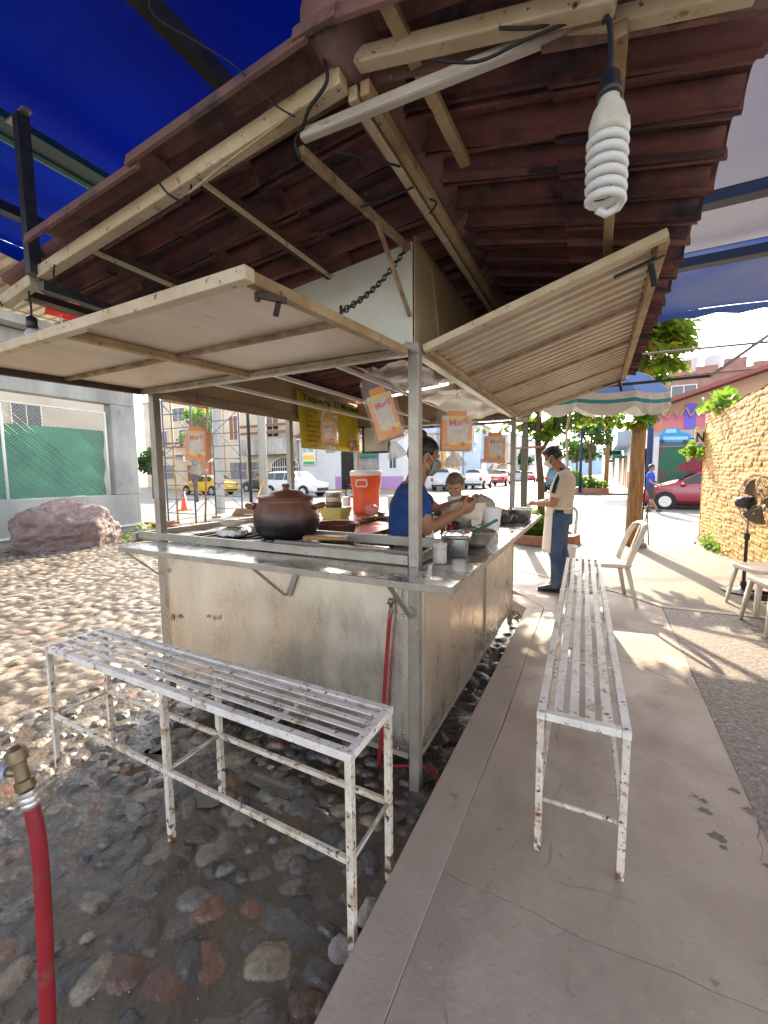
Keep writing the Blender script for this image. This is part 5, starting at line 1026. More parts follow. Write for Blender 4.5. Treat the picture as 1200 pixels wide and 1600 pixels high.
mb = MB(); mb.tube(catmull([(-.345+.148*math.cos(a)*-1, 5.13+.188*math.sin(a), 1.09) for a in [k*math.tau/12 for k in range(12)]], 3, True), .008, 6, closed=True); mb.tube(catmull([(-.20, 5.10, 1.09), (-.165, 5.08, 1.04), (-.17, 5.06, .92), (-.175, 5.05, .80)], 4), .016, 7); mb.build('apron_strings', apr, Mn, smooth=True)
for hp_, kn, an in ft:
    mb = MB(); x, y = an.x, an.y; oloft(mb, [((x+.05, y, .165), (0, 1, 0), .036, .042), ((x+.01, y, .175), (0, 1, 0), .042, .055), ((x-.06, y, .165), (0, 1, 0), .044, .042), ((x-.13, y, .152), (0, 1, 0), .046, .030), ((x-.19, y, .145), (0, 1, 0), .030, .020)]); mb.ball((x-.005, y, .205), (.045, .04, .03)); bake(mb.build('shoe', shoe, Mn), .007, 2)
    MB().box(x-.195, x+.075, y-.043, y+.043, .1215, .134).build('shoe_sole', blk, Mn, bevel=.006)
# the man by the red car
c0 = V(1.78, 17.6, 0.01)
Mb = thing('person', 'man in royal blue shirt and dark shorts walking past the bonnet of the red car', 'person', c0)
f = V(.55, -.25, -.15); side = V(-.35, -.93, 0); hc = c0+V(.03, 0, 1.60); body = MB(); P, M = headm(body, hc, f, (0, 0, 1), 1.0)
limb(body, [c0+V(0, 0, 1.40), c0+V(.01, 0, 1.48), c0+V(.02, 0, 1.54)], [.06, .056, .055])
oloft(body, [(c0+V(0, 0, .9), side, .16, .12), (c0+V(0, 0, 1.1), side, .16, .12), (c0+V(0, 0, 1.3), side, .18, .12), (c0+V(0, 0, 1.43), side, .15, .08)])
for sg, el, wr in ((1, V(-.02, -.26, 1.10), V(.16, -.30, .98)), (-1, V(.10, .22, 1.12), V(.26, .12, 1.05))):
    sh = c0+side*.18*sg+V(0, 0, 1.37); limb(body, [sh, (sh+c0+el)/2, c0+el], [.055, .05, .042]); limb(body, [c0+el, c0+wr], [.042, .028]); handm(body, c0+wr, (.8, -.1, -.4), (0, .3, -1), (0, .5, 1), 1, .4)
lg = []
for sg, kx, fx in ((1, .12, -.05), (-1, .02, .22)):
    hp_ = c0+side*.09*sg+V(0, 0, .9); kn = c0+side*.09*sg+V(kx, 0, .49); an = c0+side*.09*sg+V(fx, 0, .09); lg.append((hp_, kn, an)); limb(body, [hp_, kn], [.09, .06]); limb(body, [kn, kn.lerp(an, .35), an], [.06, .055, .038])
bake(body.build('body', skinb, Mb), .012, 3)
mb = MB(); capm(mb, P, M, 1, .012); bake(mb.build('hair', hairm, Mb), .010, 2)
mb = MB(); oloft(mb, [(c0+V(0, 0, .93), side, .18, .145), (c0+V(0, 0, 1.1), side, .178, .14), (c0+V(0, 0, 1.3), side, .20, .14), (c0+V(0, 0, 1.44), side, .15, .085)])
for sg, el in ((1, V(-.02, -.26, 1.10)), (-1, V(.10, .22, 1.12))): sh = c0+side*.18*sg+V(0, 0, 1.37); limb(mb, [sh, sh.lerp(c0+el, .55)], [.07, .07])
bake(mb.build('shirt', royal, Mb), .014, 3)
mb = MB(); oloft(mb, [(c0+V(0, 0, .82), side, .17, .13), (c0+V(0, 0, .96), side, .17, .13)])
for hp_, kn, an in lg: limb(mb, [hp_, kn+V(0, 0, .04)], [.11, .085])
bake(mb.build('shorts', pm('dark_olive_cloth', (.05, .055, .05), .85), Mb), .014, 2)
for hp_, kn, an in lg: mb = MB(); mb.ball(an+V(.05, 0, -.045), (.13, .05, .04)); mb.build('shoe', blk, Mb, smooth=True)
# ---------------------------------------------------------------- right side: wall, chairs, fan, post, umbrella
wy = pm('yellow_painted_stone', (.62, .37, .085), .75, var=((.48, .27, .07), 2.4, 7), spots=[((.66, .50, .24), 5, .66, .74), ((.30, .19, .08), 26, .66, .72)], bump=(45, .5, .006))
wyf = pm('yellow_stone_face', (.6, .4, .1), .78, attr='Col', spots=[((.66, .56, .34), 4, .62, .72), ((.22, .15, .07), 9, .64, .74)], bump=(45, .6, .006))
ys_ = np.arange(2.6, 10.42, .016); zs_ = np.arange(-.02, 2.72, .012)
g_ = np.random.default_rng(17); Yg, Zg = np.meshgrid(ys_, zs_, indexing='ij')
dep = np.zeros_like(Yg); wc = np.ones(Yg.shape+(3,))*np.array([.34, .22, .09]); zz = -.02; edges = []
while zz < 2.8: hh = g_.uniform(.055, .078); edges.append((zz, zz+hh)); zz += hh
wob = (fbm(Yg*2.2, Zg*0+3, 3, 4)-.5)*.05+(fbm(Yg*9, Zg*3, 2, 7)-.5)*.035; Zw = Zg+wob
for z0, z1 in edges:
    m_ = (Zw >= z0) & (Zw < z1); y = 2.4
    while y < 10.6:
        L_ = g_.uniform(.14, .30); mm = m_ & (Yg >= y) & (Yg < y+L_); pr_ = g_.uniform(.004, .015); wc[mm] = np.array([.52, .29, .07])*g_.uniform(.72, 1.15)*np.array([1, g_.uniform(.9, 1.12), g_.uniform(.7, 1.6)]); sl_ = g_.uniform(-.012, .012)
        ed0 = np.minimum(np.minimum((Zw-z0), (z1-Zw))/.010, np.minimum(Yg-y, y+L_-Yg)/.014).clip(0, 1); ed = ed0[mm]; wc[mm & (ed0 < .35)] = (.34, .22, .09); dep[mm] = ed*(pr_+sl_*(Zw-z0)[mm]/.1); y += L_
dep += (fbm(Yg*12, Zg*16, 4, 11)-.5)*.016
top = 2.62+.06*np.sin(Yg*1.3)+.03*np.sin(Yg*4.1)
n, m = Yg.shape; idx = np.arange(n*m).reshape(n, m); q = np.stack([idx[:-1, :-1], idx[1:, :-1], idx[1:, 1:], idx[:-1, 1:]], -1).reshape(-1, 4)
Zc = np.minimum(Zg, top+(Zg-2.72)*.0); co = np.stack([1.955-dep, Yg, Zc], -1).reshape(-1, 3)
me = bpy.data.meshes.new('stone_wall'); me.from_pydata(co.tolist(), [], q.tolist()); a_ = me.color_attributes.new('Col', 'FLOAT_COLOR', 'POINT'); a_.data.foreach_set('color', np.concatenate([wc.reshape(-1, 3), np.ones((n*m, 1))], 1).astype(np.float32).ravel()); me.materials.append(wyf); me.polygons.foreach_set('use_smooth', [True]*len(me.polygons))
o = bpy.data.objects.new('stone_face', me); COL.objects.link(o)
WL = thing('stone_wall', 'rough yellow painted stone wall along the right edge of the pavement', 'wall', (1.95, 6.5, 0)); o.parent = WL; o.location = (-1.95, -6.5, 0)
mb = MB(); tp_ = [2.62+.06*math.sin(y*1.3)+.03*math.sin(y*4.1) for y in np.arange(2.6, 10.5, .2)]; ny = len(tp_)
mb.add([p for i, t in enumerate(tp_) for p in ((1.945, 2.6+.2*i, t-.005), (2.20, 2.6+.2*i, t-.005), (2.20, 2.6+.2*i, -.02))], [(3*i, 3*i+1, 3*i+4, 3*i+3) for i in range(ny-1)]+[(3*i+1, 3*i+2, 3*i+5, 3*i+4) for i in range(ny-1)])
mb.box(1.94, 2.2, 10.40, 10.425, -.02, 2.62); mb.build('wall_core', wy, WL)
t = thing('wall_sign', 'small white square sign with black lettering fixed high on the end of the yellow wall', 'sign', (1.9, 10.3, 2.0)); MB().box(1.78, 1.96, 10.43, 10.445, 2.03, 2.33).build('plate', white, t)
mb = MB().mat(blk); text(mb, 'N', (1.80, 10.425, 2.08), (1, 0, 0), (0, 0, 1), .26, bold=.03, width=.13); mb.build('lettering', None, t)
# plastic chairs
def chair(name, label, loc, rz, group='cream plastic chairs'):
    t = thing(name, label, 'chair', loc, rz, group, local=True); H = .43
    sm = MB(); P0 = rrect(.215, .21, .07); n = len(P0); lv = [(.97, H-.045), (1.03, H-.03), (1.02, H-.004), (.97, H), (.80, H-.008)]
    sm.add([V(x*s-.0, y*s, z) for s, z in lv for x, y in P0], [(i*n+k, i*n+(k+1) % n, (i+1)*n+(k+1) % n, (i+1)*n+k) for i in range(4) for k in range(n)]+[tuple(4*n+k for k in range(n))])
    sm.build('seat', plas, t, smooth=True, solid=.004, angle=50)
    for sx in (-1, 1):
        for sy in (-1, 1):
            mb = MB(); a = V(.185*sx, .18*sy, H-.02); b = V(.225*sx if sx > 0 else -.265, .225*sy, 0)
            vs = []
            for p, w_ in ((a, .042), (a.lerp(b, .5), .031), (b, .024)):
                vs += [p+V(-sx*w_, sy*.004, 0), p+V(sx*.008, sy*.008, 0), p+V(sx*.004, -sy*w_, 0)]
            mb.add(vs, [(0, 1, 4, 3), (1, 2, 5, 4), (3, 4, 7, 6), (4, 5, 8, 7)]); mb.build('leg', plas, t, smooth=True, solid=.005)
    # open back : two raking side rails meeting a curved top rail, three splats
    for sy in (-1, 1):
        mb = MB(); pts = catmull([(-.17, .205*sy, H-.02), (-.225, .215*sy, H+.15), (-.28, .205*sy, H+.30), (-.315, .17*sy, H+.375)], 5); mb.tube(pts, [(.008, .030)]*len(pts), 10); mb.build('back_rail', plas, t, smooth=True)
    mb = MB(); pts = catmull([(-.305, .185, H+.35), (-.322, .15, H+.395), (-.335, .06, H+.41), (-.335, -.06, H+.41), (-.322, -.15, H+.395), (-.305, -.185, H+.35)], 5); mb.tube(pts, [(.010, .028)]*len(pts), 10); mb.build('top_rail', plas, t, smooth=True)
    for y in (0,):
        mb = MB(); mb.bar((-.20, y, H-.005), (-.325, y*1.1, H+.40), .05, .006, up=(1, 0, .3)); mb.build('back_splat', plas, t, bevel=.002)
    return t
ch = chair('plastic_chair', 'cream plastic chair standing alone behind the far end of the pavement bench', (.125, 4.98, .121), R(190))
def chair2(label, loc, rz):
    r = ch.copy(); COL.objects.link(r); r.location = loc; r.rotation_euler = (0, 0, rz); r['label'] = label; r.name = 'plastic_chair'
    for c_ in list(ch.children): d = c_.copy(); COL.objects.link(d); d.parent = r
    return r
chair2('cream plastic chair in front of the fan by the yellow wall', (1.55, 5.24, .122), R(196))
chair2('nearest cream plastic chair, cut by the right edge of the view', (1.50, 4.62, .122), R(188))
# pedestal fan
t = thing('pedestal_fan', 'black pedestal fan with wire cage standing against the yellow wall', 'fan', (1.55, 5.95, .12)); c = V(1.55, 5.95, .12)
MB().lathe(c, [(0, 0), (.20, 0), (.205, .012), (.06, .03), (.03, .05), (.028, .12)], 30).build('fan_base', blk, t, smooth=True, angle=30)
mb = MB(); mb.tube([c+V(0, 0, .1), c+V(0, 0, .62)], .017, 12); mb.tube([c+V(0, 0, .60), c+V(0, 0, .67)], .026, 12); mb.build('fan_column', blk, t, smooth=True, angle=30)
MB().tube([c+V(0, 0, .67), c+V(0, 0, .98)], .012, 12).build('chrome_pole', zinc, t, smooth=True)
hd = c+V(0, 0, 1.02); ax = V(.62, -.76, .12).normalized()
mb = MB(); mb.lathe(hd-ax*.13, [(0, 0), (.05, .004), (.068, .03), (.072, .12), (.06, .17), (.03, .19)], 20, ax); mb.bar(hd-V(0, 0, .09), hd-V(0, 0, .03), .05, .04); mb.build('motor_housing', blk, t, smooth=True, angle=40)
cc = hd+ax*.10; a1 = ax.orthogonal().normalized(); a2 = ax.cross(a1)
mb = MB()
for k in range(44):
    a = math.tau*k/44; d = a1*math.cos(a)+a2*math.sin(a); mb.tube([cc-ax*.03+d*.06, cc-ax*.06+d*.16, cc-ax*.04+d*.25, cc+d*.29], .002, 4, caps=False); mb.tube([cc+d*.29, cc+ax*.06+d*.24, cc+ax*.09+d*.06], .002, 4, caps=False)
for r_, o_ in ((.29, 0), (.17, -.06), (.11, -.05), (.06, .09)): mb.tube([cc+ax*o_+(a1*math.cos(a)+a2*math.sin(a))*r_ for a in [q*math.tau/36 for q in range(36)]], .003, 6, closed=True)
mb.build('wire_cage', blk, t)
for k in range(3):
    a = math.tau*k/3+.5; mb = MB()
    mb.grid(lambda u, v: cc+(a1*math.cos(a+(v-.5)*(.9+.3*u))+a2*math.sin(a+(v-.5)*(.9+.3*u)))*(.05+.20*u)+ax*((v-.5)*.05), 6, 6); mb.build('fan_blade', pm('grey_blade', (.2, .19, .18), .35) if k == 0 else MATS['grey_blade'], t, smooth=True, solid=.002)
mb = MB(); mb.poly([hd-ax*.02+V(-.055, -.055, 0)*1.0+V(0, 0, .012*math.sin(a))+V(.7, -.7, 0)*.012*math.cos(a) for a in [k*math.tau/12 for k in range(12)]]); mb.build('red_badge', red, t)
t = thing('hose_coil', 'dark hose coiled on the pavement behind the plastic chairs', 'hose', (1.68, 5.75, .12)); mb = MB(); pts = [(1.66+(.17-.012*(k/24))*math.cos(k*math.tau/24), 5.68+(.15-.012*(k/24))*math.sin(k*math.tau/24), .135+.012*(k/24)) for k in range(24*4)]; mb.tube(pts, .012, 7); mb.build('coil', rubk, t, smooth=True)
# wood post and what hangs on it
t = thing('timber_post', 'round weathered timber post holding up the umbrella side of the terrace', 'post', (.66, 8.84, .12))
mb = MB(); g_ = random.Random(4); pts = [V(.66+.028*(z*.35)+g_.uniform(-.003, .003), 8.84, .12+z) for z in [i*.2 for i in range(18)]]; mb.tube(pts, [.128-.0012*i+g_.uniform(-.003, .003) for i in range(18)], 22); mb.build('post_trunk', woodp, t, smooth=True)
mb = MB(); mb.tube(catmull([(.80, 8.82, 1.9), (.815, 8.80, 1.2), (.80, 8.82, .6), (.83, 8.78, .15)], 6), .012, 6); mb.build('cable', rubk, t, smooth=True)
rock('footing_stone', 'lump of mortar at the foot of the timber post', (.80, 8.74, .14), (.09, .08, .07), rkg, 9)
t = thing('black_stand', 'thin black metal stand propped behind the timber post', 'stand', (.86, 8.9, .12)); mb = MB(); mb.tube(catmull([(.84, 8.9, .95), (.90, 8.9, .9), (.86, 8.9, .6), (.84, 8.9, .3), (.84, 8.9, .13)], 5), .01, 6); mb.tube([(.87, 8.92, .85), (.93, 8.92, .13)], .01, 6); mb.build('rods', blk, t)
# umbrella
UC = V(.02, 6.52, 0); um = thing('patio_umbrella', 'faded blue and cream striped patio umbrella with scalloped valance beside the timber post', 'umbrella', (UC.x, UC.y, .12))
ublue = pm('umbrella_blue', (.13, .22, .48), .8, trans=.25); ucr = pm('umbrella_cream', (.66, .60, .50), .85, var=((.55, .5, .42), 6), trans=.4); utl = pm('umbrella_teal', (.04, .25, .22), .85, trans=.3)
def ring(k, r_, z): a = math.tau*(k/8)+R(-63+22.5*0); return UC+V(r_*math.cos(a), r_*math.sin(a), z+.12*r_*(-.4535*math.cos(a)+.889*math.sin(a)))
RZ = [(0.02, 2.99), (.26, 2.91), (.5, 2.80), (.70, 2.66), (.82, 2.55)]
mb = MB()
for k in range(8):
    for i in range(4):
        mb.mat([ublue, ublue, ublue, ublue][i]); (ra, za), (rb, zb2) = RZ[i], RZ[i+1]
        for j in range(4):
            def q_(t_, r_, z): p = ring(k, r_, z).lerp(ring(k+1, r_, z), t_); return p-V(0, 0, .03*math.sin(t_*math.pi)*r_)
            mb.add([q_(j/4, ra, za), q_((j+1)/4, ra, za), q_((j+1)/4, rb, zb2), q_(j/4, rb, zb2)], [(0, 1, 2, 3)])
mb.build('canopy', None, um, smooth=True)
mb = MB()
for k in range(8):
    for m_, d0, d1, fl in ((ucr, 0, .08, 0), (utl, .08, .125, 0), (ucr, .125, .27, 1)):
        mb.mat(m_)
        for j in range(8):
            def q2(t_, d_): 
                p = ring(k, .82, 2.55).lerp(ring(k+1, .82, 2.55), t_)-V(0, 0, .03*math.sin(t_*math.pi)*.82); o_ = (p-UC); o_.z = 0
                return p+o_.normalized()*(.012*math.sin(t_*20)*d_/.19)-V(0, 0, d_*(1-(.34*(abs(t_-.5)*2)**2 if fl and d_ > .2 else 0)))
            mb.add([q2(j/8, d0), q2((j+1)/8, d0), q2((j+1)/8, d1), q2(j/8, d1)], [(0, 1, 2, 3)])
mb.build('valance', None, um)
MB().tube(catmull([(-.33, 6.1, .125), (-.33, 6.1, 1.4), (-.33, 6.1, 2.25), UC+V(.01, .0, 3.02)], 4), .016, 10).build('umbrella_pole', creams, um, smooth=True)
for k in range(8): MB().tube([ring(k, .03, 2.98), ring(k, .58, 2.76), ring(k, .80, 2.53)], .006, 5).build('rib', creams, um)

# planter with hedge, green pole and the small tree
bk = pm('planter_brick', (.40, .17, .10), .8, var=((.28, .12, .08), 9), bump=(25, .4)); soil = pm('soil', (.05, .035, .025), .9, bump=(30, .8))
leafb = pm('bright_leaf', (.20, .34, .03), .45, var=((.10, .22, .02), 1.3), trans=.5); leafd = pm('deep_leaf', (.06, .14, .03), .5, var=((.03, .08, .02), 2), trans=.3); leafg = pm('glossy_leaf', (.13, .22, .05), .3, var=((.32, .38, .06), 1.6), trans=.4); leafy = pm('turning_leaf', (.42, .40, .05), .45, var=((.5, .22, .04), 3), trans=.5)
bark = pm('bark', (.16, .11, .07), .85, var=((.09, .06, .04), 9), streak=(3, 3, .6), bump=(12, .8, .02))
def leafcloud(mb, n, fpos, size, seed, mats=None, droop=.3, wide=.42):
    g = np.random.default_rng(seed)
    for i in range(n):
        p = V(*fpos(g)); d = V(*g.normal(size=3)); d.z -= droop; d.normalize(); s = size*g.uniform(.6, 1.25); sd_ = d.cross(V(*g.normal(size=3))).normalized()*(s*wide); n_ = d.cross(sd_).normalized()*(s*.10)
        if mats: mb.mat(mats[0] if g.random() < .7 else mats[g.integers(len(mats))])
        mb.add([p, p+d*(s*.30)+sd_*.8, p+d*(s*.72)+sd_+n_, p+d*s-n_, p+d*(s*.72)-sd_+n_, p+d*(s*.30)-sd_*.8], [(0, 1, 2, 3), (0, 3, 4, 5)])
def ellip(cs):
    w = np.array([c[3]*c[4]*c[5] for c in cs]); w = w/w.sum()
    def f(g):
        c = cs[g.choice(len(cs), p=w)]; v = g.normal(size=3); v /= np.linalg.norm(v); r_ = g.uniform(.35, 1)**.5
        return (c[0]+c[3]*v[0]*r_, c[1]+c[4]*v[1]*r_, c[2]+c[5]*v[2]*r_)
    return f
def planter(label, c, r_, h=.17, sx=1, sy=1, n=900, hh=.30, gl=None, cat='planter', z0=.12):
    t = thing('brick_planter', label, cat, (c[0], c[1], z0), group='round brick planters')
    MB().lathe((c[0], c[1], z0), [(r_, 0), (r_*.98, h), (r_*.82, h), (r_*.82, h-.04)], 12, sx=sx, sy=sy).build('planter_ring', bk, t, bevel=.01)
    MB().lathe((c[0], c[1], z0), [(0, h-.03), (r_*.84, h-.04)], 12, sx=sx, sy=sy).build('planter_soil', soil, t)
    return t
planter('round brick planter with a clipped hedge right behind the man in the cream shirt', (-.92, 8.75), .72)
hd_ = thing('hedge', 'low bright green hedge growing in the planter behind the man', 'hedge', (-.95, 8.72, .28)); mb = MB()
leafcloud(mb, 3800, ellip([(-1.12, 8.65, .46, .34, .36, .24), (-.90, 8.85, .42, .36, .38, .2), (-1.22, 8.75, .60, .25, .3, .22)]), .055, 3, [leafb, leafd, leafb], .0); mb.build('hedge_leaves', None, hd_)
mb = MB()
for k in range(9): mb.tube([(-1.05+.05*k, 8.7+.03*k, .26), (-1.15+.08*k, 8.65+.05*k, .52)], .006, 5)
mb.build('hedge_stems', bark, hd_)
t = thing('green_post', 'square dark green post with a nailed crosspiece, left of the man in cream', 'post', (-1.30, 8.9, .12)); MB().box(-1.36, -1.24, 8.85, 8.97, .12, 3.4).build('post_body', pm('grey_green_post', (.10, .12, .08), .7, var=((.16, .16, .11), 8)), t, bevel=.01); MB().bar((-1.52, 8.83, 1.98), (-.95, 8.82, 2.0), .04, .035).build('crosspiece', wood, t)
tr = thing('almond_tree', 'tall tropical almond tree spreading big bright leaves above the umbrella', 'tree', (-1.0, 9.0, .12))
mb = MB(); limb(mb, [V(-.95, 8.95, .12), V(-.98, 9.0, 1.2), V(-1.06, 9.0, 2.2), V(-1.0, 8.8, 3.2)], [.085, .07, .06, .05]); limb(mb, [V(-1.0, 9, 1.9), V(-.75, 8.9, 2.3), V(-.2, 8.7, 3.1), V(.4, 8.6, 3.5)], [.045, .04, .035, .02]); limb(mb, [V(-1.05, 9, 2.3), V(-1.6, 8.9, 2.8), V(-2.2, 8.7, 3.4)], [.04, .035, .02]); limb(mb, [V(-1.0, 8.8, 3.1), V(-.8, 7.8, 3.7), V(-.5, 7.0, 4.0)], [.045, .035, .02]); limb(mb, [V(-.95, 8.95, 2.4), V(-.4, 9.6, 3.1), V(.6, 10.0, 3.5)], [.04, .03, .02])
mb.build('trunk', bark, tr, smooth=True)
def almond(cs, n, seed, nm='crown'):
    g = np.random.default_rng(seed); mb = MB(); F_ = ellip(cs)
    for i in range(n):
        p = V(*F_(g)); 
        for k in range(9):
            a = math.tau*k/9+g.uniform(-.3, .3); d = V(math.cos(a), math.sin(a), g.uniform(-.75, .05)).normalized(); s = g.uniform(.15, .27); up = V(0, 0, 1); sd_ = d.cross(up).normalized(); u_ = sd_.cross(d)
            mb.mat(leafb if g.random() < .62 else (leafg if g.random() < .8 else leafy))
            w = s*.23; vs = [p+d*.02, p+d*(s*.45)+sd_*w*.7+u_*.012, p+d*(s*.80)+sd_*w-u_*.004, p+d*(s*1.02)-u_*.04, p+d*(s*.80)-sd_*w-u_*.004, p+d*(s*.45)-sd_*w*.7+u_*.012, p+d*(s*.5)-u_*.006]
            mb.add(vs, [(0, 1, 6), (1, 2, 6), (2, 3, 6), (3, 4, 6), (4, 5, 6), (5, 0, 6)])
    return mb.build(nm, None, tr)
almond([(-.6, 8.0, 4.0, 1.9, 1.7, .7), (-1.4, 7.3, 3.75, 1.0, .9, .5), (-1.5, 6.9, 3.6, .8, .6, .35), (.5, 8.8, 3.9, .9, .9, .6), (-2.2, 8.7, 3.7, .9, .9, .5), (.1, 7.0, 4.0, 1.1, .9, .5), (-.3, 6.6, 4.1, 1.3, .7, .4), (.9, 8.3, 3.5, .45, .5, .35), (-.4, 9.3, 2.65, .5, .35, .3), (-1.2, 9.2, 2.75, .6, .4, .3), (.55, 8.6, 2.75, .25, .25, .2), (-2.0, 9.2, 2.5, .3, .2, .15), (.62, 8.55, 2.42, .16, .14, .10), (.25, 8.7, 2.5, .25, .2, .14), (-.95, 9.1, 2.30, .35, .2, .25)], 1150, 5)
#almond([(.62, 8.55, 2.42, .16, .14, .10), (.78, 8.6, 2.55, .1, .1, .1), (.25, 8.7, 2.5, .18, .14, .1), (-.95, 9.1, 2.30, .35, .2, .25), (1.0, 8.9, 3.3, .25, .3, .35)], 26, 8, 'low_leaf_cluster')
for i_, (c_, n_) in enumerate((((-.95, 9.05, 2.42, .38, .2, .22), 14), ((-1.35, 9.1, 2.55, .3, .2, .2), 9), ((-.45, 9.0, 2.62, .3, .2, .16), 8), ((.60, 8.62, 2.40, .14, .12, .10), 5), ((.86, 8.66, 2.52, .14, .1, .12), 5), ((1.02, 8.9, 3.35, .24, .3, .3), 12), ((.20, 8.8, 2.56, .16, .14, .1), 5))): almond([c_], n_, 30+i_, 'leaf_cluster')  # LOWC
t = thing('plastic_bucket', 'white plastic bucket on the pavement behind the man, holding the umbrella pole', 'bucket', (-.33, 6.1, .12)); MB().lathe((-.33, 6.1, .12), [(0, 0), (.115, 0), (.118, .005), (.14, .35), (.145, .352), (.145, .362), (.135, .36), (.115, .02)], 26).build('bucket_body', white, t, smooth=True, angle=40)
mb = MB(); mb.tube([(-.33+.146*math.cos(a), 6.1+.146*math.sin(a), .485) for a in [k*math.tau/24 for k in range(24)]], .005, 6, closed=True); mb.build('rim', white, t, smooth=True)
# weeds by the wall, and the plants spilling over it
def weed(label, loc, n, sp, h, size, seed, m_=None, cat='plant', nm='weed'):
    t = thing(nm, label, cat, loc); mb = MB(); leafcloud(mb, n, lambda g: (loc[0]+g.normal()*sp[0], loc[1]+g.normal()*sp[1], loc[2]+abs(g.normal())*h), size, seed, m_ or [leafb, leafd], -.3); mb.build('leaves', None, t)
    mb = MB(); g = random.Random(seed)
    for k in range(8): mb.tube([loc, (loc[0]+g.gauss(0, sp[0]), loc[1]+g.gauss(0, sp[1]), loc[2]+h*1.2)], .003, 4)
    mb.build('stems', leafd, t); return t
weed('small weeds sprouting at the foot of the yellow wall', (1.86, 9.1, .12), 260, (.05, .35), .09, .05, 3)
weed('leafy shoots spilling over the top end of the yellow wall', (1.98, 9.6, 2.62), 70, (.10, .30), .12, .16, 4, [leafb, leafg]); weed('drooping leaves hanging beside the small sign on the wall end', (1.80, 10.5, 1.75), 36, (.10, .05), .18, .15, 6, [leafb, leafg])
weed('tuft of grass growing beside the boulder', (-9.3, 5.9, 0), 160, (.12, .2), .14, .10, 7, [leafb, leafd])
# ---------------------------------------------------------------- left: concrete frame building, scaffold, poles
cw = pm('raw_concrete', (.42, .42, .39), .85, var=((.24, .25, .24), 1.4, 8), streak=(1, 1, .45), spots=[((.18, .18, .17), 3, .60, .74), ((.42, .28, .15), 1.3, .66, .76)], bump=(16, .5, .01))
t = thing('concrete_building', 'raw grey concrete frame of an unfinished building with a wide opening, left of the stand', 'building', (-11.2, 3, 0))
mb = MB()
def panel_x(x0, x1, y0, y1, z0, z1): mb.box(x0, x1, y0, y1, z0, z1)
panel_x(-11.30, -11.0, -6, 6.95, -.05, 1.0); panel_x(-11.299, -11.0, 6.32, 6.949, 1.001, 3.3); panel_x(-11.30, -11.0, -6, 6.95, 3.301, 4.6); panel_x(-11.299, -11.001, -6, -1.2, 1.001, 3.3)
panel_x(-18, -11.301, 6.6, 6.95, -.05, .9)
mb.build('wall', cw, t, bevel=.02)
mb = MB(); panel_x(-19, -10.6, -7, 7.0, 4.62, 4.8); mb.build('floor_slab', cw, t)
MB().box(-10.99, -10.95, -6, 6.94, .16, .20).build('conduit', white, t)
fl = thing('chain_link_fence', 'chain link fence filling the opening of the concrete wall', 'fence', (-11.1, 3, 1.0))
mb = MB(); sp_ = .075; Zt, Zb, Y0_, Y1_ = 3.05, 1.02, -1.1, 6.22; n = int((Y1_-Y0_+2.1)/sp_)
for k in range(n):
    for s in (1, -1):
        ya = Y0_-2.05+k*sp_ if s > 0 else Y0_+k*sp_; za, zb2 = Zb, Zt; yb = ya+s*(Zt-Zb)
        t0 = max(0, ((Y0_-ya)/(yb-ya)) if s > 0 else ((ya-Y1_)/(ya-yb))); t1 = min(1, ((Y1_-ya)/(yb-ya)) if s > 0 else ((ya-Y0_)/(ya-yb)))
        if t1 > t0+.01:
            a = V(-11.10+.004*s, ya+(yb-ya)*t0, za+(zb2-za)*t0); b = V(-11.10+.004*s, ya+(yb-ya)*t1, za+(zb2-za)*t1); mb.tube([a, b], .0034, 3, caps=False)
mb.build('wire_mesh', galv, fl)
for y in (-1.1, 2.3, 4.15, 6.22): MB().tube([(-11.10, y, 1.0), (-11.10, y, 3.10)], .028, 8).build('fence_post', white, fl, smooth=True)
MB().tube([(-11.10, -1.1, 3.07), (-11.10, 6.22, 3.07)], .018, 8).build('top_rail', white, fl)
crump('shade_net', (-11.20, -1.1, 1.01), (0, 7.3, 0), (0, 0, 1.62), pm('green_shade_net', (.035, .20, .14), .7, var=((.06, .27, .2), 1.6, 6), trans=.35), .035, 60, 4)
tag(bpy.data.objects['shade_net'], 'dark green shade netting stretched behind the chain link fence', 'netting')
rb = pm('peach_roof_sheet', (.62, .50, .36), .6, var=((.5, .4, .3), 2))
t = thing('sheet_roof', 'pale ribbed sheet roof jutting out high above the concrete building', 'roof', (-10.5, 3, 4.8))
mb = MB(); vs = [(i+q)/40 for i in range(40) for q in (0, .5, .55, .95)]+[1.0]
mb.add([V(-9.1-3.6*u, -3+9.2*v, 5.45-.10*u+(.05 if j % 4 in (2, 3) else 0)) for u in (0, 1) for j, v in enumerate(vs)], [(j, j+1, len(vs)+j+1, len(vs)+j) for j in range(len(vs)-1)]); mb.build('roof_sheet', rb, t, solid=.01)
mb = MB(); mb.box(-9.2, -9.1, -3, 6.2, 5.35, 5.44); mb.box(-12.7, -9.2, 5.9, 6.0, 5.2, 5.33); mb.box(-12.7, -9.2, 1.4, 1.5, 5.2, 5.33); mb.build('roof_beam', rb, t)
for y in (1.45, 5.95): MB().box(-12.7, -12.6, y-.05, y+.05, 4.8, 5.3).build('roof_post', rb, t)
t = thing('railing', 'thin metal railing with red cloth on it, high on the concrete building', 'railing', (-10.7, 3, 4.8)); mb = MB()
for z in (5.0, 5.25, 5.5): mb.tube([(-10.7, -3, z-.1), (-10.7, 6.6, z-.1)], .015, 5)
for k in range(8): mb.tube([(-10.7, -3+k*1.37, 4.8), (-10.7, -3+k*1.37, 5.4)], .015, 5)
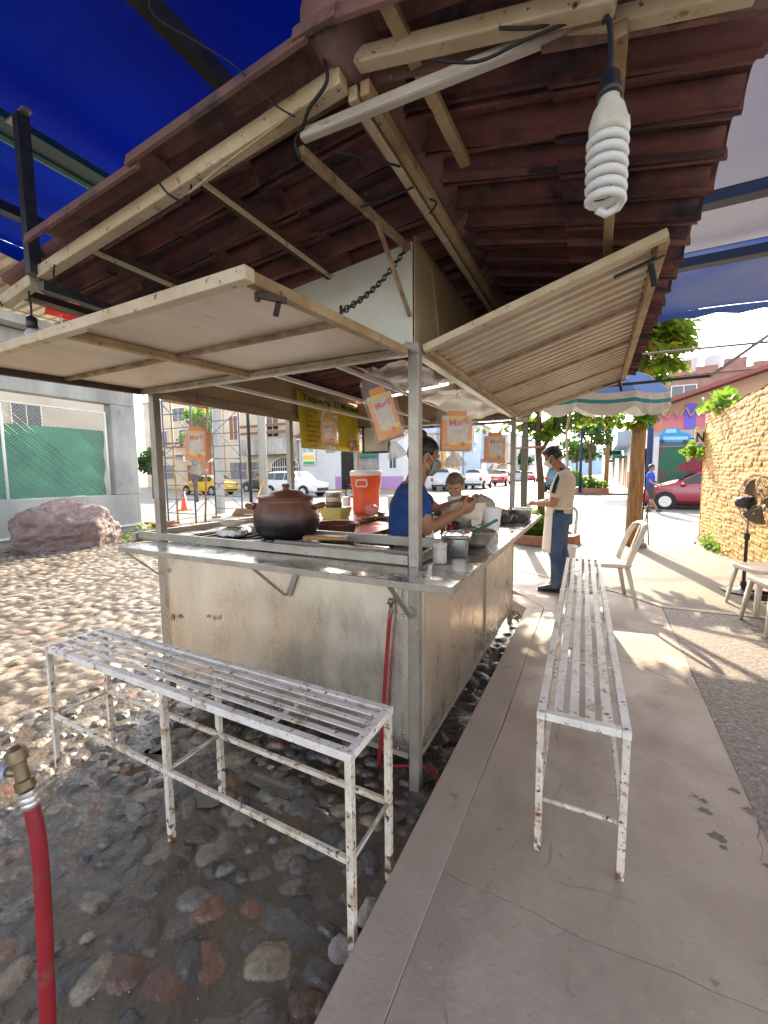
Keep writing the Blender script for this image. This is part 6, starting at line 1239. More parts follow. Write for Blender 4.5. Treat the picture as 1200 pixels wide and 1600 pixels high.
mb.build('rails', zinc, t); crump('red_cloth', (-10.68, 4.9, 4.98), (0, .9, .05), (0, .05, .38), pm('red_cloth', (.6, .03, .03), .8), .04, 12, 2, t)
# scaffold
scb = pm('blue_scaffold_paint', (.05, .09, .26), .5, var=((.13, .12, .12), 18))
t = thing('scaffold_tower', 'blue tubular scaffold tower with cross braces standing on timber blocks', 'scaffold', (-10.6, 8.8, 0))
c4 = [(-10.36, 8.16), (-10.36, 9.95), (-11.6, 8.16), (-11.6, 9.95)]
mb = MB()
for x, y in c4: mb.tube([(x, y, .08), (x, y, 5.2)], .024, 8)
mb.build('uprights', scb, t, smooth=True)
mb = MB()
for z in [.35+.42*k for k in range(12)]:
    mb.tube([(-10.36, 8.16, z), (-11.6, 8.16, z)], .014, 6); mb.tube([(-10.36, 9.95, z), (-11.6, 9.95, z)], .014, 6)
mb.build('ladder_rungs', scb, t)
for z0 in (.4, 2.1, 3.8):
    for x in (-10.36, -11.6):
        for a, b in ((0, 1.5), (1.5, 0), (1.6, 1.6)): MB().tube([(x, 8.16, z0+a), (x, 9.95, z0+b)], .012, 6).build('cross_brace', scb, t)
for x, y in c4: MB().box(x-.12, x+.12, y-.09, y+.09, .005, .08).build('timber_foot', wood, t)
MB().box(-11.7, -10.3, 8.3, 9.8, 3.72, 3.76).build('plank_deck', wood, t)
t = thing('brick_heap', 'small heap of broken planks and bricks at the foot of the concrete wall', 'rubble', (-10.6, 7.3, 0)); mb = MB(); g_ = random.Random(3)
for k in range(14): mb.frame((-10.7+g_.uniform(-.3, .35), 7.35+g_.uniform(-.35, .35), .05+.012*k), (math.cos(k*1.3), math.sin(k*1.3), 0), (-math.sin(k*1.3), math.cos(k*1.3), 0), (0, 0, 1), .30, .11, .055)
mb.build('pieces', bk, t)
t = thing('timber_stack', 'short timber offcuts stacked on the pavement by the scaffold', 'timber', (-10.0, 9.7, 0)); mb = MB()
for k in range(4): mb.frame((-11.3+.04*k, 11.0-.05*k, .05+.07*k), (.9, .43, 0), (-.43, .9, 0), (0, 0, 1), .95-.12*k, .14, .065)
mb.build('offcuts', wood, t)
for i, (x, y, l_) in enumerate(((-11.9, 8.7, 'rusty prop pole leaning inside the scaffold'), (-11.0, 9.0, 'pale bamboo pole leaning against the scaffold'))):
    mb = MB(); mb.tube([(x, y, 0), (x-.2+.5*i, y+.1, 4.4)], .03, 8); one(mb, 'prop_pole', [creamd, woodp][i], l_, 'pole', (x, y, 0), smooth=True)
# utility poles
pc = pm('pole_concrete', (.46, .45, .42), .8, var=((.34, .33, .31), 2), streak=(2, 2, .3), bump=(20, .3))
def pole(name, label, x, y, r0_, r1_, h, m_, seg=14, grp='utility poles'):
    t = thing(name, label, 'pole', (x, y, 0), group=grp); MB().tube([(x, y, 0), (x, y, h)], [r0_, r1_], seg).build('shaft', m_, t, smooth=seg > 6)
    return t
pole('utility_pole', 'thick pale concrete utility pole behind the scaffold with yellow tape tied to it', -11.65, 12.35, .17, .13, 9, pc)
pole('utility_pole', 'square concrete utility pole beside the hanging bread bag, nearer the scaffold', -12.9, 11.3, .16, .14, 9, pc, 4)
pole('steel_pole', 'slim black steel pole standing between the two concrete utility poles', -11.9, 11.9, .065, .06, 8, blk, 8)
pole('utility_pole', 'slim grey lamp pole beside the far planter and leafy tree', -.85, 29.7, .09, .07, 9, navy)
pole('utility_pole', 'brown wooden pole far along the right hand pavement', .75, 34.8, .16, .13, 9, woodp)
pole('utility_pole', 'grey steel pole close to the garage corner behind the timber post', 2.0, 20.6, .11, .10, 8, navy)
t = thing('caution_tape', 'yellow caution tape strung between the poles and scaffold', 'tape', (-11.5, 11.5, .5)); mb = MB()
for a, b in (((-11.45, 12.2, 1.3), (-11.55, 11.9, .7)), ((-11.5, 12.1, 1.1), (-10.9, 11.0, .2))): mb.bar(a, b, .004, .02)
mb.build('tape_strip', prY, t)
t = thing('traffic_cone', 'orange traffic cone beyond the scaffold', 'cone', (-15.4, 11.6, 0)); MB().lathe((-15.4, 11.6, .012), [(.17, .03), (.15, .05), (.03, .78), (.0, .79)], 16).build('cone_body', orng, t, smooth=True); MB().box(-15.62, -15.18, 11.38, 11.82, .012, .045).build('cone_base', orng, t)
# overhead cables
for k, (a, b, s_, l_) in enumerate((((-11.65, 12.35, 8.5), (2.0, 20.6, 7.2), .8, 'black overhead cable crossing the street, uppermost'), ((-.85, 29.7, 7.9), (2.0, 20.6, 6.9), .4, 'thin overhead cable above the tree by the far planter'), ((2.0, 20.6, 7.5), (14, 19.0, 7.9), .5, 'overhead cable running off to the right above the garage roof'))):
    mb = MB(); mb.tube([V(a).lerp(V(b), i/16)-V(0, 0, s_*math.sin(math.pi*i/16)) for i in range(17)], .018, 5, caps=False); one(mb, 'overhead_cable', rubk, l_, 'cable', a)
# ---------------------------------------------------------------- far buildings
wA = pm('cream_render', (.56, .50, .40), .85, var=((.46, .40, .31), .6, 6)); wB = pm('orange_render', (.55, .16, .08), .85, var=((.45, .12, .06), .7)); wC = pm('white_render', (.66, .65, .66), .85, var=((.56, .55, .56), .5, 6)); pur = pm('purple_dado', (.42, .24, .46), .8); wD = pm('pale_blue_render', (.42, .55, .70), .85, var=((.35, .46, .62), .4)); wE = pm('ochre_render', (.55, .33, .09), .85)
stn2 = pm('stained_parapet', (.5, .48, .44), .9, var=((.14, .12, .11), 1.1, 7), streak=(1, 1, .3)); win = glass
def block(name, label, x0, x1, y0, y1, h, m_, feats=(), cat='building', roof=None, face='y', z0=0):
    """walls with real openings' furniture: feats = (kind, a0, a1, z0, z1, material) on the street face"""
    t = thing(name, label, cat, ((x0+x1)/2, (y0+y1)/2, z0)); MB().box(x0, x1, y0, y1, -.03, h).build('wall', m_, t)
    mb = MB(); mb.box(x0-.1, x1+.1, y0-.1, y1+.1, h+.002, h+.18); mb.build('roof', roof or cw, t)
    for ft_ in feats:
        k, a0, a1, b0, b1, mm = ft_
        if face == 'y': B = lambda d0, d1, p0, p1, q0, q1: MB().box(p0, p1, y0-d1, y0-d0, q0, q1)
        elif face == 'x+': B = lambda d0, d1, p0, p1, q0, q1: MB().box(x1+d0, x1+d1, p0, p1, q0, q1)
        else: B = lambda d0, d1, p0, p1, q0, q1: MB().box(x0-d1, x0-d0, p0, p1, q0, q1)
        if k == 'window':
            w = B(.004, .03, a0, a1, b0, b1).build('window', mm or win, t); f_ = MB()
            for q in (B(.03, .07, a0-.05, a0, b0-.05, b1+.05), B(.03, .07, a1, a1+.05, b0-.05, b1+.05), B(.03, .07, a0, a1, b1, b1+.05), B(.03, .07, a0, a1, b0-.05, b0), B(.03, .06, (a0+a1)/2-.02, (a0+a1)/2+.02, b0, b1)): f_.add(q.v, q.f)
            f_.build('window_frame', white, w)
        elif k == 'grille':
            w = B(.004, .03, a0, a1, b0, b1).build('window', mm or win, t); f_ = MB()
            n = int((a1-a0)/.16)
            for i in range(n+1): q = B(.06, .08, a0+(a1-a0)*i/n-.012, a0+(a1-a0)*i/n+.012, b0, b1); f_.add(q.v, q.f)
            for z in (b0, (b0+b1)/2, b1): q = B(.055, .085, a0, a1, z-.015, z+.015); f_.add(q.v, q.f)
            f_.build('window_bars', white, w)
        elif k == 'arch':
            pts = [(a0, y0-.03, b0), (a1, y0-.03, b0)]+[((a0+a1)/2+(a1-a0)/2*math.cos(a), y0-.03, b1-.9+.9*math.sin(a)) for a in [math.pi*i/14 for i in range(15)]]
            w = MB().prism(pts, (0, .025, 0)).build('arched_gate', mm or win, t); f_ = MB(); n = 12
            for i in range(n+1): u = -1+2*i/n; zt = b1-.9+.9*math.sqrt(max(0, 1-u*u)); xx = (a0+a1)/2+(a1-a0)/2*u; f_.box(xx-.02, xx+.02, y0-.09, y0-.05, b0, zt)
            f_.tube([((a0+a1)/2+(a1-a0)/2*math.cos(a), y0-.07, b1-.9+.9*math.sin(a)) for a in [math.pi*i/14 for i in range(15)]], .035, 6); f_.box(a0, a1, y0-.095, y0-.045, b1-.93, b1-.87); f_.build('gate_bars', cupm, w)
        else:
            d = {'balcony': (.0, 1.0), 'rail': (.9, .98), 'dado': (.0, .02), 'door': (.004, .04), 'column': (.0, .25), 'awning': (.0, 1.1), 'ledge': (.0, .35), 'parapet': (.95, 1.05), 'sign': (.05, .12), 'shutter': (.004, .05)}[k]
            B(d[0]+.001, d[1], a0, a1, b0, b1).build(k, mm or m_, t)
    return t
brn = pm('brown_timber', (.22, .10, .06), .8); tilr = pm('roof_tile_red', (.28, .10, .07), .8, var=((.15, .07, .05), 3), bump=(8, .6, .05))
block('apartment_house', 'cream three storey house with balconies behind the scaffold, far across the street', -46, -33.4, 30, 38, 9.5, wA, [('window', -44, -42, 4.5, 6.3, None), ('window', -40, -38, 4.5, 6.3, None), ('balcony', -41, -34, 3.6, 3.9, None), ('rail', -41, -34, 4.3, 4.5, brn), ('rail', -41, -34, 4.7, 4.85, brn), ('column', -36.6, -35.4, .1, 9.4, wB), ('door', -39, -37.5, .1, 2.5, brn), ('grille', -43.5, -41, 1, 2.6, None), ('window', -35, -33.9, 5, 7, None), ('window', -41, -39, 7.2, 8.6, None)])
block('side_street_house', 'cream and orange house seen through the chain link opening', -44, -32, 3, 20, 8, wA, [('column', 6.2, 8.2, .1, 7.8, wB), ('window', 9.5, 11, 4.2, 6, None), ('balcony', 9, 15, 3.4, 3.7, None), ('rail', 9, 15, 4.3, 4.4, brn), ('window', 12.5, 14, 4.2, 6, None), ('door', 16, 17.4, .1, 2.6, brn), ('window', 4, 5.4, 4, 6, None)], face='x+')
block('balcony_house', 'cream house with stained balcony parapet and brown rails behind the taxi', -33.3, -24.2, 30, 38, 9.2, wA, [('window', -32.5, -31.4, 4.9, 7.2, brn), ('window', -27.6, -26.2, 4.9, 6.8, None), ('balcony', -30.2, -24.3, 3.3, 3.5, None), ('parapet', -30.2, -24.3, 3.3, 4.7, stn2), ('rail', -30.2, -24.3, 5.15, 5.4, brn), ('rail', -30.2, -24.3, 5.8, 6.05, brn), ('grille', -32.6, -30.4, 1.0, 2.7, None), ('grille', -29.9, -28.9, 1.0, 2.7, None), ('arch', -27.2, -24.0, .15, 3.05, None), ('window', -31, -29.6, 7.4, 8.4, None)])
t = block('white_shop', 'white single storey shop with purple dado and an open counter, behind the white car', -24.1, -13.6, 30.2, 38, 4.75, wC, [('dado', -24.0, -21.5, -.02, 1.15, wC), ('dado', -20.2, -19.6, .0, 1.25, pur), ('dado', -17.2, -13.7, .0, 1.25, pur), ('door', -19.5, -18.3, .1, 3.4, win), ('door', -18.25, -15.9, .1, 3.4, pm('shop_interior', (.16, .15, .15), .7, var=((.35, .3, .28), 1.5))), ('window', -14.9, -14.3, 1.9, 3.1, None), ('ledge', -24.1, -13.6, 4.5, 4.7, wC)])
block('orange_upper_storey', 'orange upper storey set back above the white shop', -23.5, -19.0, 33, 38, 9.3, wB, [], z0=4.9)
mb = MB(); mb.prism([(-24.2, 29.6, 4.78), (-24.2, 33, 5.9), (-24.2, 33, 6.0), (-24.2, 29.6, 4.9)], (10.5, 0, 0)); o = mb.build('tiled_canopy_roof', tilr, t)
mb = MB(); mb.box(-18.1, -16.0, 29.9, 30.15, .1, 1.25); o = mb.build('shop_counter', pm('pink_counter', (.5, .08, .2), .6, var=((.7, .5, .5), 2)), t)
mb = MB()
for i in range(6): mb.box(-19.45+.2*i, -19.42+.2*i, 30.02, 30.05, .1, 3.3)
for z in (.8, 1.6, 2.4, 3.2): mb.box(-19.5, -18.35, 30.0, 30.05, z, z+.03)
mb.build('door_bars', blk, t)
MB().box(-18.2, -15.95, 29.9, 30.1, 2.85, 3.3).build('green_sign', pm('green_sign', (.02, .16, .12), .5), t)
t = thing('shop_sign', 'small square white, green and yellow sign on the white wall above the white car', 'sign', (-23.0, 30.1, 2.4)); MB().box(-23.6, -22.2, 30.06, 30.12, 2.3, 4.1).build('plate', white, t); MB().box(-23.5, -22.3, 30.03, 30.058, 2.75, 3.15).build('yellow_band', prY, t); MB().box(-23.5, -22.3, 30.03, 30.058, 2.35, 2.6).build('green_band', pm('sign_green', (.05, .4, .12), .5), t)
mb = MB().mat(pm('sign_ink', (.02, .2, .16), .5)); text(mb, 'O YSE', (-23.5, 30.05, 3.45), (1, 0, 0), (0, 0, 1), .42, bold=.03); mb.build('lettering', None, t)
block('orange_porch_house', 'white house with bright ochre columns on the left of the far street', -24, -13.5, 38.6, 46, 5.2, wC, [('column', 38.7, 39.5, .1, 4.2, wE), ('column', 42, 42.7, .1, 4.2, wE), ('grille', 39.8, 41.7, .9, 3, None), ('door', 43.2, 45, .1, 3, win)], face='x+')
block('pale_blue_building', 'tall pale blue plain walled building along the left of the far street', -26, -13.4, 46.4, 60, 7.6, wD, [('window', 47.5, 49.5, 5.2, 6.8, None), ('window', 50.5, 52.5, 5.2, 6.8, None), ('door', 54, 56.5, .1, 3.2, win), ('window', 57.5, 59.3, 5.2, 6.8, None)], face='x+')
block('distant_house', 'cream house beyond the pale blue building', -26, -13.6, 60.5, 80, 6.2, wA, [('door', 62, 65, .1, 3, win), ('window', 68, 71, 3.6, 5.2, None), ('awning', 66, 72, 2.9, 3.0, brn), ('door', 74, 77, .1, 3, win)], face='x+')
block('distant_block', 'grey block closing the left side of the far street', -26, -13.2, 81, 120, 8.5, wC, [('window', 84, 88, 4, 6, None), ('awning', 90, 98, 3, 3.1, tilr), ('window', 100, 106, 4, 6, None)], face='x+')
block('right_shop', 'white building with red dado and teal awnings on the right of the far street', 2.4, 12, 29.6, 48, 4.6, wC, [('dado', 29.7, 34, .1, 1.5, wB), ('door', 34.4, 36.4, .1, 2.9, wE), ('dado', 36.6, 40, .1, 1.4, wB), ('awning', 41, 46, 2.7, 2.8, utl), ('door', 41.5, 43, .1, 2.6, wE), ('door', 44, 46, .1, 2.6, brn), ('balcony', 36, 47, 3.5, 4.5, wD)], face='x-')
block('right_ochre_house', 'ochre fronted house farther along the right pavement', 2.6, 12, 48.5, 70, 5.6, wA, [('door', 50, 53, .1, 3, wE), ('door', 56, 59, .1, 3, brn), ('awning', 49, 60, 3.1, 3.2, utl), ('window', 62, 66, 3.5, 5, None)], face='x-')
block('right_far_house', 'pale house at the far end of the right pavement', 2.8, 12, 71, 120, 6.8, wC, [('awning', 75, 90, 3.2, 3.3, tilr), ('door', 80, 84, .1, 3, brn)], face='x-')
block('street_end_house', 'hazy pale blocks closing the end of the far street', -12, 2.5, 190, 200, 9, wD, [('window', -9, -7, 5, 7, None), ('window', -4, -2, 5, 7, None)])
# garage with mural, brown roof and brick building behind
G0 = 22.0
t = thing('garage', 'garage with painted mural and red and green roller shutter behind the red car', 'garage', (6, 24, 0))
MB().box(2.25, 14, G0, 28, -.03, 3.95).build('wall', pm('lilac_wall', (.34, .31, .38), .85, var=((.35, .28, .45), 1)), t)
MB().box(2.5, 5.6, G0-.03, G0-.002, .1, 2.55).build('roller_shutter', pm('green_red_shutter', (.02, .16, .08), .6, var=((.02, .16, .08), 1), spots=[((.30, .02, .04), .9, .48, .54)]), t)
mb = MB()
for i in range(28): mb.box(2.5, 5.6, G0-.05, G0-.032, .12+.087*i, .16+.087*i)
mb.build('shutter_ribs', pm('green_red_shutter_rib', (.02, .10, .06), .6, spots=[((.22, .02, .03), .9, .48, .54)]), t)
MB().box(2.28, 2.48, G0-.06, G0-.002, .1, 3.0).build('door_jamb', wC, t)
mb = MB().mat(pm('mural_sky', (.62, .20, .10), .7, var=((.42, .10, .42), .8))); mb.box(2.27, 7, G0-.02, G0-.002, 3.25, 3.93)
mb.mat(pm('mural_ground', (.10, .10, .14), .7)); mb.box(2.5, 5.6, G0-.02, G0-.002, 2.58, 2.9); mb.mat(pm('mural_grey', (.38, .36, .38), .7)); mb.box(2.5, 5.6, G0-.02, G0-.002, 2.9, 3.249)
mb.mat(pm('mural_purple', (.16, .12, .55), .7)); mb.box(3.35, 3.75, G0-.06, G0-.021, 3.3, 4.35); mb.build('mural', None, t)
mb = MB().mat(pm('mural_blue', (.03, .30, .60), .6)); y = G0-.04
mb.prism([(2.5, y, 2.78), (3.55, y, 2.72), (3.6, y, 3.02), (3.45, y, 3.12), (3.25, y, 3.15), (3.15, y, 3.36), (2.65, y, 3.36), (2.55, y, 3.12), (2.48, y, 3.0)], (0, .012, 0)); mb.mat(pm('mural_pale_blue', (.35, .55, .70), .6)); mb.prism([(2.66, y-.01, 3.15), (3.1, y-.01, 3.14), (3.05, y-.01, 3.31), (2.72, y-.01, 3.31)], (0, .008, 0)); mb.prism([(2.62, y-.01, 2.86), (3.5, y-.01, 2.82), (3.5, y-.01, 2.96), (2.62, y-.01, 2.99)], (0, .008, 0)); mb.mat(blk); mb.prism([(2.58+.09*math.cos(a), y-.012, 2.78+.10*math.sin(a)) for a in [k*math.tau/14 for k in range(14)]], (0, .008, 0)); mb.prism([(3.42+.09*math.cos(a), y-.012, 2.74+.10*math.sin(a)) for a in [k*math.tau/14 for k in range(14)]], (0, .008, 0)); mb.build('painted_car', None, t)
mb = MB(); mb.prism([(2.0, 21.2, 4.15), (9.5, 21.2, 6.6), (9.5, 21.2, 6.75), (2.0, 21.2, 4.32)], (0, 7, 0)); mb.build('garage_roof', pm('brown_red_roof', (.26, .07, .06), .6), t)
mb = MB(); mb.prism([(2.25, G0-.01, 3.952), (9.5, G0-.01, 3.952), (9.5, G0-.01, 6.55), (2.25, G0-.01, 4.2)], (0, .12, 0)); mb.build('gable_wall', pm('tan_render', (.48, .30, .18), .85), t)
mb = MB()
for k in range(14): x = 2.3+.42*k; mb.bar((x, G0-.14, 3.72+.02*k), (x+.21, G0-.14, 4.12+.05*k), .05, .04); mb.bar((x+.21, G0-.14, 4.12+.05*k), (x+.42, G0-.14, 3.74+.02*k), .05, .04)
mb.build('lattice_truss', pm('salmon_steel', (.5, .26, .18), .6), t)
bkm = pm('far_brick', (.38, .21, .16), .85, var=((.26, .16, .13), 2.2, 6), bump=(9, .5, .03))
t = block('brick_building', 'unplastered brick building with ragged parapet behind the garage roof', 2.6, 22, 31, 40, 7.2, bkm, [('window', 4.0, 5.2, 5.4, 6.6, None)], roof=bkm)
mb = MB(); g_ = random.Random(8)
for k in range(14): mb.box(2.6+1.3*k, 3.6+1.3*k, 31, 31.4, 7.39, 7.6+g_.uniform(0, .5))
mb.build('parapet', bkm, t)
tk = pm('tank_grey', (.55, .56, .60), .6)
for x, l_ in ((5.0, 'left of the two pale water tanks on the brick roof'), (6.2, 'right of the two pale water tanks on the brick roof')):
    mb = MB(); mb.lathe((x, 32.4, 7.39), [(.42, 0), (.44, .9), (.46, 1.0), (.3, 1.2), (.1, 1.28), (0, 1.28)], 20); one(mb, 'water_tank', tk, l_, 'water tank', (x, 32.4, 7.39), 'rooftop water tanks', smooth=True, angle=40)
# ---------------------------------------------------------------- cars
tyre = pm('tyre', (.02, .02, .02), .8); rimm = pm('alloy', (.62, .62, .62), .3, .8); lampr = pm('tail_lamp', (.5, .02, .02), .25); lampc = pm('head_lamp', (.7, .72, .74), .15, spec=.8)
def paint(n, c): return pm(n, c, .32, .0, coat=.8)
def car(label, loc, rz, L_, W_, H_, m_, kind='suv', group=None, name='parked_car'):
    t = thing(name, label, 'car', loc, rz, group, local=True); hw = W_/2; rw = .34 if kind != 'sedan' else .31
    b = H_*.60; hd_ = H_*.58
    if kind == 'suv': prof = [(-.5, .42, .55, 0), (-.485, .40, .62, 0), (-.46, .36, .66, .55), (-.40, .34, .66, .96), (-.2, .34, .64, 1), (.05, .34, .63, 1.0), (.13, .34, .62, .93), (.25, .34, .61, .12), (.36, .34, .585, 0), (.46, .34, .53, 0), (.495, .38, .45, 0)]
    elif kind == 'pickup': prof = [(-.5, .45, .62, 0), (-.49, .42, .64, 0), (-.2, .40, .64, 0), (-.12, .40, .64, .95), (.05, .38, .63, 1), (.12, .38, .62, .9), (.22, .38, .61, .1), (.4, .38, .58, 0), (.48, .38, .52, 0), (.5, .42, .45, 0)]
    else: prof = [(-.5, .36, .56, 0), (-.485, .30, .64, 0), (-.40, .28, .67, .10), (-.26, .28, .67, .92), (-.1, .28, .66, 1), (.06, .28, .65, .96), (.24, .28, .63, .10), (.36, .28, .58, 0), (.46, .28, .51, 0), (.498, .34, .43, 0)]
    def ring(i, off=0):
        x, zb_, zbelt, gh = prof[i]; tp = 1-.16*max(0, abs(x)-.30)/.2; w = hw*tp; X_ = x*L_; z0 = zb_*.62*H_*.8; zb2 = zbelt*H_; zt = zb2+gh*(H_-zb2)
        wr = w*(.97-.23*gh)
        return [(X_, 0, z0), (X_, w*.86, z0), (X_, w*.985, z0+.10), (X_, w, (z0+zb2)/2), (X_, w*.965, zb2), (X_, wr, zt-.03 if gh > .05 else zb2+.015), (X_, wr*.80, zt+.02), (X_, 0, zt+.04)]
    mb = MB(); vs = []
    for i in range(len(prof)):
        r_ = ring(i); full = r_+[(x, -y, z) for x, y, z in r_[-2:0:-1]]; vs += full
    m = len(vs)//len(prof); fs_ = [(i*m+k, (i+1)*m+k, (i+1)*m+(k+1) % m, i*m+(k+1) % m) for i in range(len(prof)-1) for k in range(m)]+[tuple(range(m)), tuple((len(prof)-1)*m+k for k in range(m-1, -1, -1))]
    mb.add(vs, fs_); body = mb.build('body', m_, t, smooth=True, subsurf=1, angle=35)
    def P(xf, u, s_, off=.012):
        xs_ = [p[0] for p in prof]; i = max(0, min(len(prof)-2, sum(1 for q in xs_ if q <= xf)-1)); f_ = (xf-xs_[i])/(xs_[i+1]-xs_[i]); a, b_ = ring(i), ring(i+1); lo = V(a[4]).lerp(V(b_[4]), f_); hi = V(a[5]).lerp(V(b_[5]), f_); p = lo.lerp(hi, u); return V(p.x, s_*(p.y+off), p.z)
    wx = {'suv': [(-.42, -.24), (-.225, -.055), (-.04, .145)], 'sedan': [(-.27, -.12), (-.10, .165)], 'pickup': [(-.115, .0), (.015, .155)]}[kind]
    for s_ in (1, -1):
        for a, c_ in wx:
            mb = MB(); mb.grid(lambda u, v: P(a+(c_-a)*u, .10+.78*v, s_), 6, 2); mb.build('side_window', glass, t, smooth=True)
        MB().ball((L_*.17, s_*(hw+.07), H_*.64), (.09, .10, .07), 10, 7).build('mirror', m_, t, smooth=True)
        MB().box(L_*.02, L_*.06, s_*(hw*.985), s_*(hw*.985+.02), H_*.54, H_*.56).build('door_handle', m_, t)
        MB().ball((L_*.465, s_*hw*.72, H_*.44), (.12, .17, .07), 12, 8).build('headlight', lampc, t, smooth=True)
        MB().ball((-L_*.488, s_*hw*.80, H_*.53), (.07, .13, .15 if kind == 'suv' else .09), 12, 8).build('tail_light', lampr, t, smooth=True)
        for xw in (-.30, .30):
            c_ = V(xw*L_, s_*(hw-.08), rw); ax = (0, s_, 0)
            MB().lathe(V(c_.x, s_*(hw*.972), rw+.01), [(rw*1.22, 0), (rw*1.20, .03), (0, .031)], 22, ax).build('wheel_arch', tyre, t)
            w = MB().lathe(c_, [(0, -.10), (rw*.9, -.10), (rw, -.08), (rw, .10), (rw*.93, .125), (rw*.66, .125), (rw*.64, .07), (0, .06)], 26, ax).build('tyre', tyre, t, smooth=True, angle=40)
            mb = MB(); mb.lathe(c_, [(rw*.67, .127), (rw*.61, .122), (rw*.59, .10)], 22, ax)
            for k in range(7): a = math.tau*k/7; mb.bar(c_+V(0, s_*.11, 0), c_+V(rw*.60*math.cos(a), s_*.115, rw*.60*math.sin(a)), .05, .03, up=(0, 1, 0))
            mb.ball(c_+V(0, s_*.115, 0), (.06, .02, .06), 10, 6); mb.build('rim', rimm, w)
    fi = {'suv': (6, 7), 'sedan': (5, 6), 'pickup': (5, 6)}[kind]; ri = {'suv': (3, 2), 'sedan': (3, 2), 'pickup': (3, 2)}[kind]
    for nm, (i0, i1) in (('windscreen', fi), ('rear_window', ri)):
        a, b_ = ring(i0), ring(i1); fx = 1 if nm == 'windscreen' else -1
        mb = MB(); mb.grid(lambda u, v: (V(a[6]).lerp(V(b_[6] if nm == 'windscreen' or kind != 'pickup' else a[4]), .08+.80*v) if True else 0)*1+V(.02*fx+.025*fx*math.sin(u*math.pi), 0, .025), 1, 1); mb = MB()
        def G(u, v):
            p = V(a[6]).lerp(V(b_[5]), .06+.82*v); return V(p.x+fx*(.02+.02*math.sin(math.pi*u)), p.y*(2*u-1)*.98, p.z+.022+.02*math.sin(math.pi*u))
        mb.grid(G, 8, 3); mb.build(nm, glass, t, smooth=True)
    MB().box(L_*.47, L_*.505, -hw*.6, hw*.6, H_*.24, H_*.36).build('grille', blk, t, bevel=.02); MB().box(-L_*.505, -L_*.48, -hw*.25, hw*.25, H_*.40, H_*.46).build('number_plate', white, t); MB().box(-L_*.503, -L_*.47, -hw*.85, hw*.85, H_*.22, H_*.30).build('rear_bumper', blk, t, bevel=.03)
    return t
yl = paint('taxi_yellow', (.80, .48, .02)); wp = paint('white_car_paint', (.72, .72, .74)); rp = paint('dark_red_paint', (.30, .012, .035)); sp2 = paint('silver_paint', (.48, .49, .52)); rd2 = paint('red_paint', (.50, .02, .04)); dk = paint('dark_paint', (.03, .035, .05)); tl = paint('teal_paint', (.03, .12, .16))
car('yellow taxi seen from the side behind the scaffold', (-25.9, 21.6, .01), R(180), 4.5, 1.7, 1.45, yl, 'sedan')
car('dark car parked behind the yellow taxi at the far kerb', (-25.4, 27.2, .01), R(180), 4.6, 1.8, 1.5, dk, 'sedan')
car('white car seen from the side, parked before the white shop', (-17.9, 21.9, .01), 0, 4.6, 1.85, 1.66, wp, 'suv')
car('dark red car beside the yellow wall with its front wheel showing, before the garage', (3.75, 19.9, .01), R(180), 4.4, 1.75, 1.5, rp, 'sedan')
car('silver car seen from behind, nearest parked car in the far street', (-11.0, 33.6, .01), R(90), 4.3, 1.8, 1.75, sp2, 'suv')
car('white car seen from behind, second car along the far street', (-9.7, 38.4, .01), R(90), 4.3, 1.8, 1.7, wp, 'suv')
car('dark red pickup seen from behind, beyond the white car', (-9.3, 46.5, .01), R(90), 5, 1.9, 1.75, rd2, 'pickup')
car('pale grey car parked past the pickup in the far street', (-8.6, 54, .01), R(90), 4.3, 1.8, 1.6, sp2, 'suv')
car('small red car farthest along the street', (-8.8, 66, .01), R(90), 4.2, 1.8, 1.55, rd2, 'sedan')
car('teal van like car parked by the right kerb behind the man in the cream shirt', (-2.4, 34.5, .01), R(90), 4.5, 1.9, 1.9, tl, 'suv')
# motorbike by the white car
t = thing('motorbike', 'dark motorbike parked in front of the bonnet of the white car', 'motorbike', (-13.2, 22.4, 0), R(20), local=True)
for x in (-.6, .62): mb = MB(); mb.tube([(x+.29*math.cos(a), 0, .30+.29*math.sin(a)) for a in [k*math.tau/20 for k in range(20)]], .045, 7, closed=True); w = mb.build('wheel', tyre, t, smooth=True); mb = MB(); [mb.bar((x, 0, .30), (x+.27*math.cos(a), 0, .30+.27*math.sin(a)), .014, .014) for a in [k*math.tau/8 for k in range(8)]]; mb.build('spokes', zinc, w)
mb = MB(); mb.tube(catmull([(-.6, 0, .3), (-.2, 0, .42), (.2, 0, .45), (.45, 0, .8), (.62, 0, .3)], 4), .035, 7); mb.ball((0, 0, .42), (.22, .12, .16)); mb.build('frame', blk, t, smooth=True); MB().ball((.12, 0, .78), (.25, .12, .12)).build('tank', rd2, t, smooth=True); MB().ball((-.38, 0, .76), (.34, .12, .06)).build('saddle', rubk, t, smooth=True); mb = MB(); mb.tube([(.40, -.32, 1.02), (.45, 0, .95), (.40, .32, 1.02)], .014, 6); mb.build('handlebar', zinc, t); MB().ball((.56, 0, .86), (.08, .09, .09)).build('headlight', lampc, t, smooth=True)
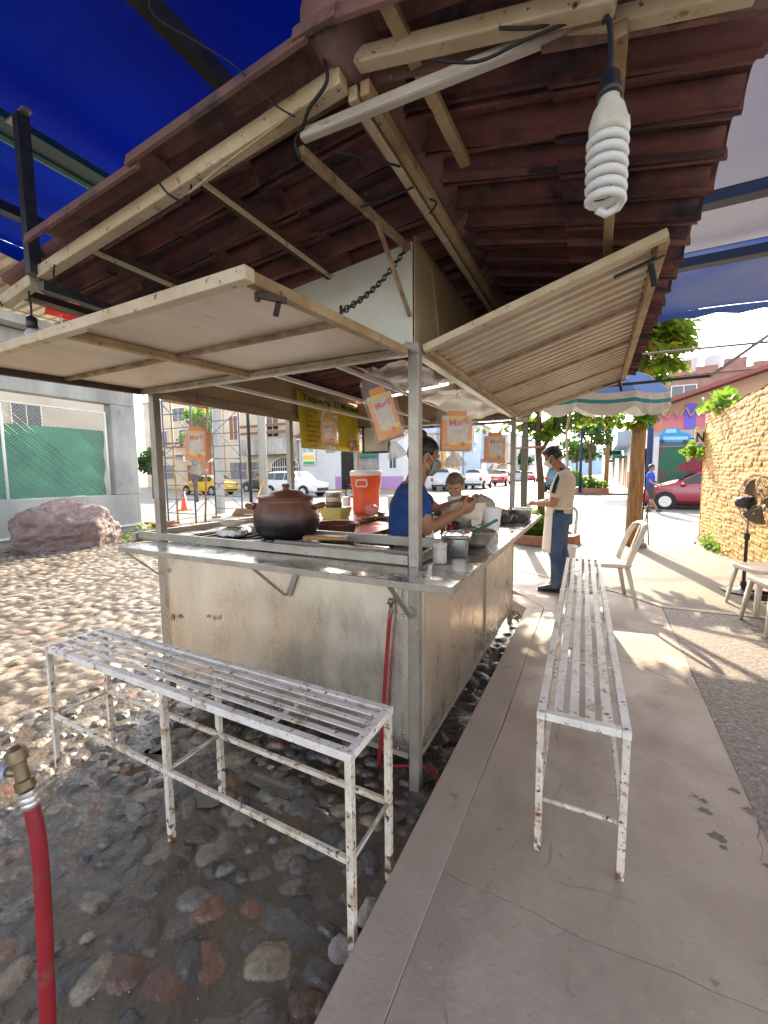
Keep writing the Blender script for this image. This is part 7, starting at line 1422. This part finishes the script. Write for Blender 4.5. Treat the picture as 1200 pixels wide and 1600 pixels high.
# ---------------------------------------------------------------- trees along the street
def tree(label, c, h, r_, n, leaf, seed, mats, trunk=.12, name='street_tree', sx=1, z0=.12, sq=.8):
    t = thing(name, label, 'tree', (c[0], c[1], z0)); g = random.Random(seed); mb = MB(); x, y = c
    limb(mb, [V(x, y, z0), V(x+g.uniform(-.1, .1), y, h*.35), V(x, y, h*.75)], [trunk, trunk*.8, trunk*.4])
    cs = []
    for k in range(9):
        a = g.uniform(0, 6.3); q = g.uniform(.2, .75)*r_; cz = h*(.62+.34*g.random()); cs.append((x+q*math.cos(a)*sx, y+q*math.sin(a), cz, r_*g.uniform(.3, .5), r_*g.uniform(.3, .5), r_*g.uniform(.22, .4)*sq)); limb(mb, [V(x, y, h*.45), V(x, y, h*.45).lerp(V(cs[-1][:3]), .5)+V(0, 0, .1), V(cs[-1][:3])], [trunk*.4, trunk*.25, trunk*.1], 6)
    mb.build('trunk', bark, t, smooth=True); mb = MB(); leafcloud(mb, n, ellip(cs), leaf, seed, mats, .2); mb.build('crown', None, t); return t
leafm = pm('mid_leaf', (.09, .18, .04), .5, var=((.06, .12, .03), .8), trans=.35)
tree('leafy street tree in the far brick planter beside the grey lamp pole', (-.25, 30.3), 5.6, 1.9, 2600, .20, 4, [leafm, leafd, leafb], .13, sx=1)
planter('far round brick planter around the street tree', (-.15, 30.6), 1.0, .3)
t = thing('shrub', 'bright low shrubs in the far planter under the street tree', 'shrub', (-.3, 30.4, .3)); mb = MB(); leafcloud(mb, 2200, ellip([(-.5, 30.4, .75, .7, .6, .4), (.2, 30.3, .6, .6, .5, .3), (-1.3, 31, 1.0, .6, .6, .6)]), .13, 5, [leafb, leafm], 0); mb.build('shrub_leaves', None, t); MB().tube([(-.3, 30.4, .2), (-.3, 30.4, .8)], .03, 6).build('shrub_stem', bark, t)
tree('young tree behind the scaffold with pale green leaves', (-19.5, 15.5), 5.2, 1.5, 1500, .16, 9, [leafb, leafm], .08, z0=0)
tree('dark shrub like tree at the foot of the cream house behind the scaffold', (-25.5, 17.0), 3.2, 1.2, 1500, .16, 12, [leafd, leafm], .08, z0=0)
tree('rounded tree far down the middle of the street', (-3.5, 95), 7.5, 4.5, 1700, .6, 15, [leafm, leafb], .25)
tree('rounded tree far down on the left pavement', (-12.9, 84), 6, 2.6, 1200, .45, 16, [leafm, leafd], .2)
tree('distant tree beside the right pavement past the shrubs', (1.2, 58), 5.5, 2.2, 1200, .35, 17, [leafm, leafd], .16)
